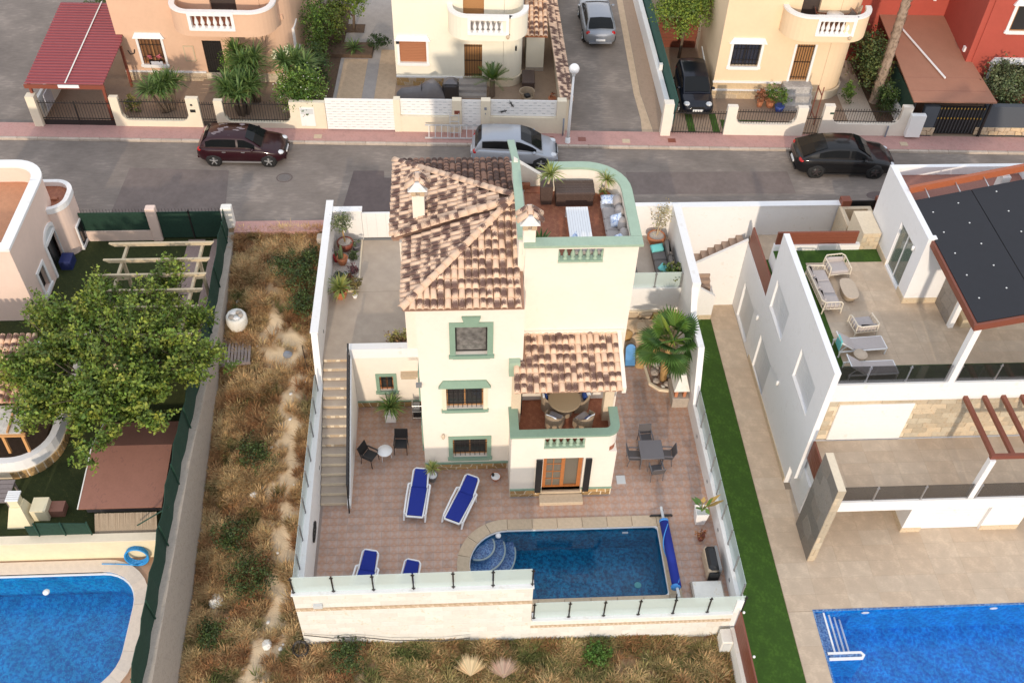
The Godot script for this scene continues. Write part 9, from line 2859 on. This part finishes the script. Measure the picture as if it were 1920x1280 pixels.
func street_plants():
	rng.seed = 505
	var list := [["yucca", "round yucca clump behind the iron railing, left of the peach house gate", -13.2, -2.7, 1.7, 7, 0.95], ["yucca", "tall yucca group behind the U-shaped wall, left of the flowering bush", -9.4, -2.5, 1.75, 13, 1.0], ["yucca", "tall yucca behind the green hedge beside the peach house door", -8.9, -3.6, 2.6, 5, 0.95], ["yucca", "tall pale-flowered yucca above the leafy shrub between the peach and cream houses", -6.3, -3.0, 2.9, 8, 0.95]]
	for q in list:
		var t := othing(q[0], q[1], "yucca", Vector3(q[2], 0, q[3]))
		for i in q[5]:
			var p := Vector3(rng.randf_range(-0.8, 0.8), q[4] * rng.randf_range(0.72, 1.05), rng.randf_range(-0.6, 0.6))
			add("trunk", B.new().rod(Vector3(p.x * 0.4, 0, p.z * 0.4), p, 0.09, 0.06, 6).mesh(), M.bark, t)
			var b := B.new()
			blades(b, p, 80, q[6], 0.065, YUCCA, 0.98, 0.35)
			add("leaf_rosette", b.mesh(), M.leaf, t)
		if "flowered" in q[1]:
			for k in 2: add("flowers", flower_spike(), M.leaf, t, Vector3(-0.5 - k * 0.6, q[4] + 0.3 - k * 0.2, 0.2))
	for q in [["hedge", "bright green clipped hedge beside the iron door of the peach house", -9.9, 0.3, -4.5, 0.75, 1.45, 0.6, [Color(0.13, 0.24, 0.02), Color(0.10, 0.19, 0.02)], 170, 0.08, "hedge"], ["shrub", "dense white-flecked leafy shrub spilling over the wall beside the white sliding gate", -6.3, 0.5, -2.3, 1.25, 1.35, 1.15, GREENS, 260, 0.11, "shrub"], ["shrub", "dark green shrub by the right corner of the peach house", -5.9, 0.2, -5.0, 0.7, 1.3, 1.0, [Color(0.04, 0.075, 0.02), Color(0.06, 0.1, 0.02)], 80, 0.11, "shrub"], ["hedge", "tall green hedge along the right side of the peach house, at the top edge", -6.3, 0.2, -8.5, 0.7, 1.6, 2.2, GREENS, 150, 0.12, "hedge"], ["hedge", "yellow-green creeper hedge between the two front yards at the top edge", -5.5, 0.2, -10.5, 0.6, 1.3, 2.0, [Color(0.16, 0.2, 0.03), Color(0.10, 0.14, 0.03)], 110, 0.12, "hedge"], ["shrub", "yellowish flowering shrub behind the first iron railing, by the carport", -15.0, 0.1, -2.6, 0.45, 0.45, 0.4, [Color(0.35, 0.3, 0.08), Color(0.12, 0.15, 0.04)], 40, 0.09, "shrub"], ["hedge", "green hedge behind the red carport roof at the top left", -17.6, 0.5, -9.9, 1.6, 1.0, 0.6, GREENS, 120, 0.12, "hedge"], ["shrub", "large mixed oleander hedge between the yellow house and the brown carport", 23.3, 0.3, -6.2, 0.75, 1.4, 2.2, [Color(0.10, 0.14, 0.04), Color(0.15, 0.17, 0.05), Color(0.06, 0.09, 0.03)], 170, 0.13, "shrub"], ["shrub", "lower green shrub around the palm base behind the iron railing", 23.7, 0.1, -3.6, 0.5, 0.9, 1.0, [Color(0.09, 0.14, 0.03), Color(0.06, 0.1, 0.025)], 80, 0.11, "shrub"], ["shrub", "big olive-green oleander in front of the red house at the right edge", 29.6, 0.6, -3.2, 1.6, 1.5, 1.2, [Color(0.10, 0.13, 0.05), Color(0.15, 0.17, 0.08), Color(0.07, 0.09, 0.035)], 260, 0.13, "shrub"], ["shrub", "small green climber on the rounded corner of the yellow house", 21.85, 0.2, -4.3, 0.3, 0.6, 0.4, GREENS, 40, 0.09, "shrub"], ["shrub", "dark bushes along the grey yard at the top, left of the cream house", -3.1, 0.1, -9.0, 0.6, 0.4, 0.5, [Color(0.03, 0.06, 0.015)], 40, 0.1, "shrub"]]:
		var t := othing(q[0], q[1], q[11], Vector3(q[2], 0, q[4]))
		bush_node("leaves", t, Vector3(0, q[3] + q[6] * 0.8, 0), Vector3(q[5], q[6], q[7]), q[9], 26, q[10], q[8], 0.14)
		if "flecked" in q[1]:
			var b := B.new()
			for i in 110:
				var d := Vector3(rng.randfn(), rng.randfn(), rng.randfn() + 0.4).normalized()
				leaf(b, Vector3(0, q[3] + q[6] * 0.8, 0) + d * Vector3(q[5], q[6], q[7]) * 1.1, 0.07, Color(0.7, 0.7, 0.6))
			add("flowers", b.mesh(), M.leaf, t)
	# trees
	for q in [[-4.7, -11.1, 1.9, 0.8, 1.1, 0.8, "young green tree in a square bed in the grey yard at the top", 70], [13.55, -8.6, 3.3, 1.9, 1.5, 2.0, "bushy bright green tree beside the lane's green mesh fence", 420]]:
		var t := othing("tree", q[6], "tree", Vector3(q[0], 0, q[1]))
		var b := B.new().smooth().rod(Vector3.ZERO, Vector3(0.1, q[2] * 0.7, 0), 0.09, 0.06, 7).rod(Vector3(0.05, q[2] * 0.4, 0), Vector3(-0.5, q[2] * 0.8, 0.1), 0.05, 0.03, 6)
		add("trunk", b.mesh(), M.bark, t)
		bush_node("crown", t, Vector3(0, q[2], 0), Vector3(q[3], q[4], q[5]), q[7], 30, 0.13, [Color(0.17, 0.24, 0.03), Color(0.12, 0.19, 0.03), Color(0.22, 0.28, 0.04), Color(0.09, 0.14, 0.025)], 0.13)
	oset("tree_bed", B.new().box(-5.3, 0.031, -11.6, -4.1, 0.06, -10.7), M.soil)
	oset("planting_bed", B.new().box(-6.0, 0.03, -9.3, -3.4, 0.25, -8.0), M.soil)
	var t := othing("agave", "spiky dark agave in the raised bed of the grey yard", "agave", Vector3(-4.4, 0.25, -8.5))
	var b := B.new()
	blades(b, Vector3(0, 0.1, 0), 70, 0.75, 0.06, YUCCA, 0.98, 0.3)
	add("leaves", b.mesh(), M.leaf, t)
	t = othing("cycad", "feathery green cycad by the steps of the cream house door", "cycad", Vector3(3.2, 0.1, -4.4))
	add("trunk", B.new().rod(Vector3.ZERO, Vector3(0, 0.9, 0), 0.16, 0.14, 8).mesh(), M.bark, t)
	for i in 26:
		b = B.new()
		var a := i * 2.4
		var el: float = 1.25 - 1.1 * i / 26.0
		var d := Vector3(cos(a) * cos(el), sin(el), sin(a) * cos(el))
		var s := Vector3(-sin(a), 0, cos(a))
		var c := tint(GREENS[i % 3], 0.2)
		for k in 14:
			var u := 0.15 + 0.85 * k / 14.0
			var p := Vector3(0, 0.9, 0) + d * u * 1.15 + Vector3.DOWN * u * u * 0.3
			b.col(tint(c, 0.15))
			for g in [-1, 1]: b.tri(p, p + d * 0.06, p + s * g * 0.22 * (1.1 - u * 0.7) + d * 0.12 + Vector3.UP * 0.05)
		add("frond", b.mesh(), M.leaf, t)
	# tall palm trunk
	t = othing("palm", "tall palm with a bare grey trunk rising past the brown carport roof", "palm", Vector3(23.4, 0, -4.5))
	b = B.new().smooth()
	for i in 15: b.rod(Vector3(sin(i * 0.4) * 0.03, i * 0.55, 0), Vector3(sin(i * 0.4 + 0.4) * 0.03, i * 0.55 + 0.55, 0), 0.26 - i * 0.004, 0.23 - i * 0.004, 12, false)
	add("trunk", b.mesh(), M.palmbark, t)
	b = B.new()
	for i in 420:
		var a := rng.randf() * TAU
		var y := rng.randf_range(0.1, 8.0)
		var r := 0.245 - y * 0.004
		b.tri(Vector3(cos(a) * r, y, sin(a) * r), Vector3(cos(a + 0.5) * r, y, sin(a + 0.5) * r), Vector3(cos(a + 0.25) * (r + 0.06), y + 0.16, sin(a + 0.25) * (r + 0.06)))
	add("bark_scales", b.mesh(), M.palmbark, t)
	for i in 12: fan(t, Vector3(0, 8.3, 0), i * 2.4, 0.9 - 0.12 * i, 0.8, 0.9)


func flower_spike() -> ArrayMesh:
	var b := B.new()
	for i in 60: leaf(b, Vector3(rng.randfn() * 0.08, rng.randf() * 0.45, rng.randfn() * 0.08), 0.08, Color(0.75, 0.72, 0.5))
	return b.mesh()


func street_things():
	# covered things, chair and pots in the cream house's yard
	var t := othing("covered_motorbike", "motorbike under a grey cover in front of the cream house", "motorbike", Vector3(-0.5, 0, -4.0))
	var b := B.new().smooth()
	var prof := [[-1.25, 0.45, 0.16], [-1.0, 0.72, 0.26], [-0.55, 0.80, 0.30], [-0.1, 0.85, 0.34], [0.3, 1.12, 0.42], [0.65, 1.30, 0.45], [0.95, 1.0, 0.34], [1.25, 0.55, 0.22]]
	for i in prof.size() - 1:
		var rows := [[], []]
		for e in 2:
			var p: Array = prof[i + e]
			for k in 9:
				var a := PI * k / 8.0
				var fold := 1.0 + 0.10 * sin(k * 2.7 + (i + e) * 1.9)
				rows[e].append(Vector3(p[0], maxf(0.0, sin(a)) * p[1] * (0.94 + 0.06 * fold), cos(a) * p[2] * 1.25 * fold))
		for k in 8: b.quad(rows[0][k], rows[0][k + 1], rows[1][k + 1], rows[1][k])
	add("cover", b.mesh(), M.tarp, t)
	add("strap", B.new().tube([Vector3(0.05, 0, 0.46), Vector3(0.08, 0.98, 0.2), Vector3(0.08, 1.04, 0), Vector3(0.05, 0.9, -0.3)], 0.015, 4).mesh(), M.black, t)
	t = othing("covered_barbecue", "black-covered barbecue beside the covered motorbike", "barbecue", Vector3(1.05, 0, -4.1))
	add("cover", B.new().bevel(-0.42, 0.05, -0.32, 0.42, 1.1, 0.32, 0.14).mesh(), M.tarpblack, t)
	add("cover_top", B.new().hexa([Vector3(-0.36, 1.095, 0.27), Vector3(0.36, 1.095, 0.27), Vector3(0.36, 1.095, -0.27), Vector3(-0.36, 1.095, -0.27), Vector3(-0.1, 1.3, 0.1), Vector3(0.15, 1.3, 0.1), Vector3(0.15, 1.3, -0.1), Vector3(-0.1, 1.3, -0.1)]).mesh(), M.tarp, t)
	t = othing("wicker_tub_chair", "wicker tub chair with a dark cushion right of the cycad", "chair", Vector3(5.0, 0, -3.9), 0.4)
	add("seat_base", B.new().smooth().lathe([Vector2(0.24, 0), Vector2(0.34, 0.42), Vector2(0.25, 0.42), Vector2(0, 0.4)], 14).mesh(), M.wicker, t)
	b = B.new()
	for i in 12:
		var a := PI * 0.8 + PI * 1.4 * i / 12.0
		var a2 := PI * 0.8 + PI * 1.4 * (i + 1) / 12.0
		b.hexa([Vector3(cos(a) * 0.3, 0.4, sin(a) * 0.3), Vector3(cos(a) * 0.35, 0.4, sin(a) * 0.35), Vector3(cos(a2) * 0.35, 0.4, sin(a2) * 0.35), Vector3(cos(a2) * 0.3, 0.4, sin(a2) * 0.3), Vector3(cos(a) * 0.36, 0.75, sin(a) * 0.36), Vector3(cos(a) * 0.41, 0.75, sin(a) * 0.41), Vector3(cos(a2) * 0.41, 0.75, sin(a2) * 0.41), Vector3(cos(a2) * 0.36, 0.75, sin(a2) * 0.36)])
	add("backrest", b.mesh(), M.wicker, t)
	add("cushion", B.new().bevel(-0.12, 0.42, -0.12, 0.16, 0.55, 0.16, 0.03).mesh(), M.black, t)
	t = othing("garden_chest", "dark brown garden chest behind the wicker tub chair", "chest", Vector3(5.1, 0, -5.4))
	add("box", B.new().bevel(-0.32, 0, -0.6, 0.32, 0.6, 0.6, 0.03).mesh(), M.darkwicker, t)
	add("lid", B.new().bevel(-0.34, 0.601, -0.62, 0.34, 0.68, 0.62, 0.03).mesh(), M.darkwicker, t)
	t = othing("clay_pot", "tall clay pot by the tiled lane wall", "pot", Vector3(6.3, 0, -3.6))
	add("pot", B.new().smooth().lathe([Vector2(0.13, 0), Vector2(0.2, 0.5), Vector2(0.22, 0.55), Vector2(0.18, 0.55), Vector2(0, 0.5)], 12).mesh(), M.pot, t)
	bush_node("plant", t, Vector3(0, 0.68, 0), Vector3(0.15, 0.15, 0.15), 10, 8, 0.08, [Color(0.25, 0.08, 0.03)])
	# pots by the yellow house, its balcony set
	var pots := [[17.75, -3.9, 0.28, M.pot, "clay pot with a red-tinged plant at the stone foot of the yellow house"], [18.15, -3.5, 0.3, M.potblue, "blue glazed pot with a leafy plant beside the grey steps of the yellow house"], [17.2, -3.9, 0.2, M.pot, "small clay pot left of the other pots at the yellow house"]]
	for q in pots:
		t = othing("flower_pot", q[4], "flower pot", Vector3(q[0], 0.03, q[1]))
		add("pot", B.new().smooth().lathe([Vector2(q[2] * 0.6, 0), Vector2(q[2] * 0.9, 0.35), Vector2(q[2] * 0.75, 0.35), Vector2(0, 0.3)], 12).mesh(), q[3], t)
		bush_node("plant", t, Vector3(0, 0.35 + q[2] * 1.6, 0), Vector3(q[2] * 1.5, q[2] * 1.6, q[2] * 1.4), 40, 12, 0.1, GREENS if q[2] > 0.25 else [Color(0.3, 0.12, 0.06)])
	t = othing("balcony_table", "round white table on the balcony of the yellow house", "table", Vector3(20.0, 4.38, -4.25))
	add("tabletop", B.new().smooth().lathe([Vector2(0, 0.68), Vector2(0.42, 0.68), Vector2(0.42, 0.72), Vector2(0, 0.72)], 18).mesh(), M.plastic, t)
	add("pedestal", B.new().rod(Vector3(0, 0, 0), Vector3(0, 0.68, 0), 0.05, 0.05, 8).mesh(), M.slategrey, t)
	for q in [[19.35, -4.3, 1.4, "dark chair left of the white table on the yellow house's balcony"], [20.55, -4.2, -1.4, "dark chair right of the white table on the yellow house's balcony"]]:
		var c := tube_chair("balcony_chair", q[3], opp(q[0], 4.38, q[1]), q[2], M.redpot, M.darkcushion, "chairs on the yellow house's balcony")
	tag(add("folded_parasol", B.new().smooth().rod(opp(21.1, 4.38, -4.3), opp(21.25, 5.5, -4.4), 0.14, 0.04, 8).mesh(), M.wicker), "folded tan parasol standing on the balcony of the yellow house", "parasol")
	t = othing("garden_fence", "red-brown board fence at the end of the driveway behind the bushy tree", "fence", Vector3(13.3, 0, -9.6))
	for i in 9: P("board", B.new().box(12.35, 0.05 + i * 0.2, -9.7, 14.6, 0.24 + i * 0.2, -9.65), M.redwood, t)


func _ready():
	rng.seed = 20
	light_and_camera()
	materials()
	make_tiles()
	villa()
	plot()
	on_terrace()
	on_roof_terrace()
	on_driveway()
	right_plot()
	modern_house()
	on_modern_house()
	dry_plot()
	left_plot()
	street()
	row_houses()
	street_walls()
	street_plants()
	street_things()
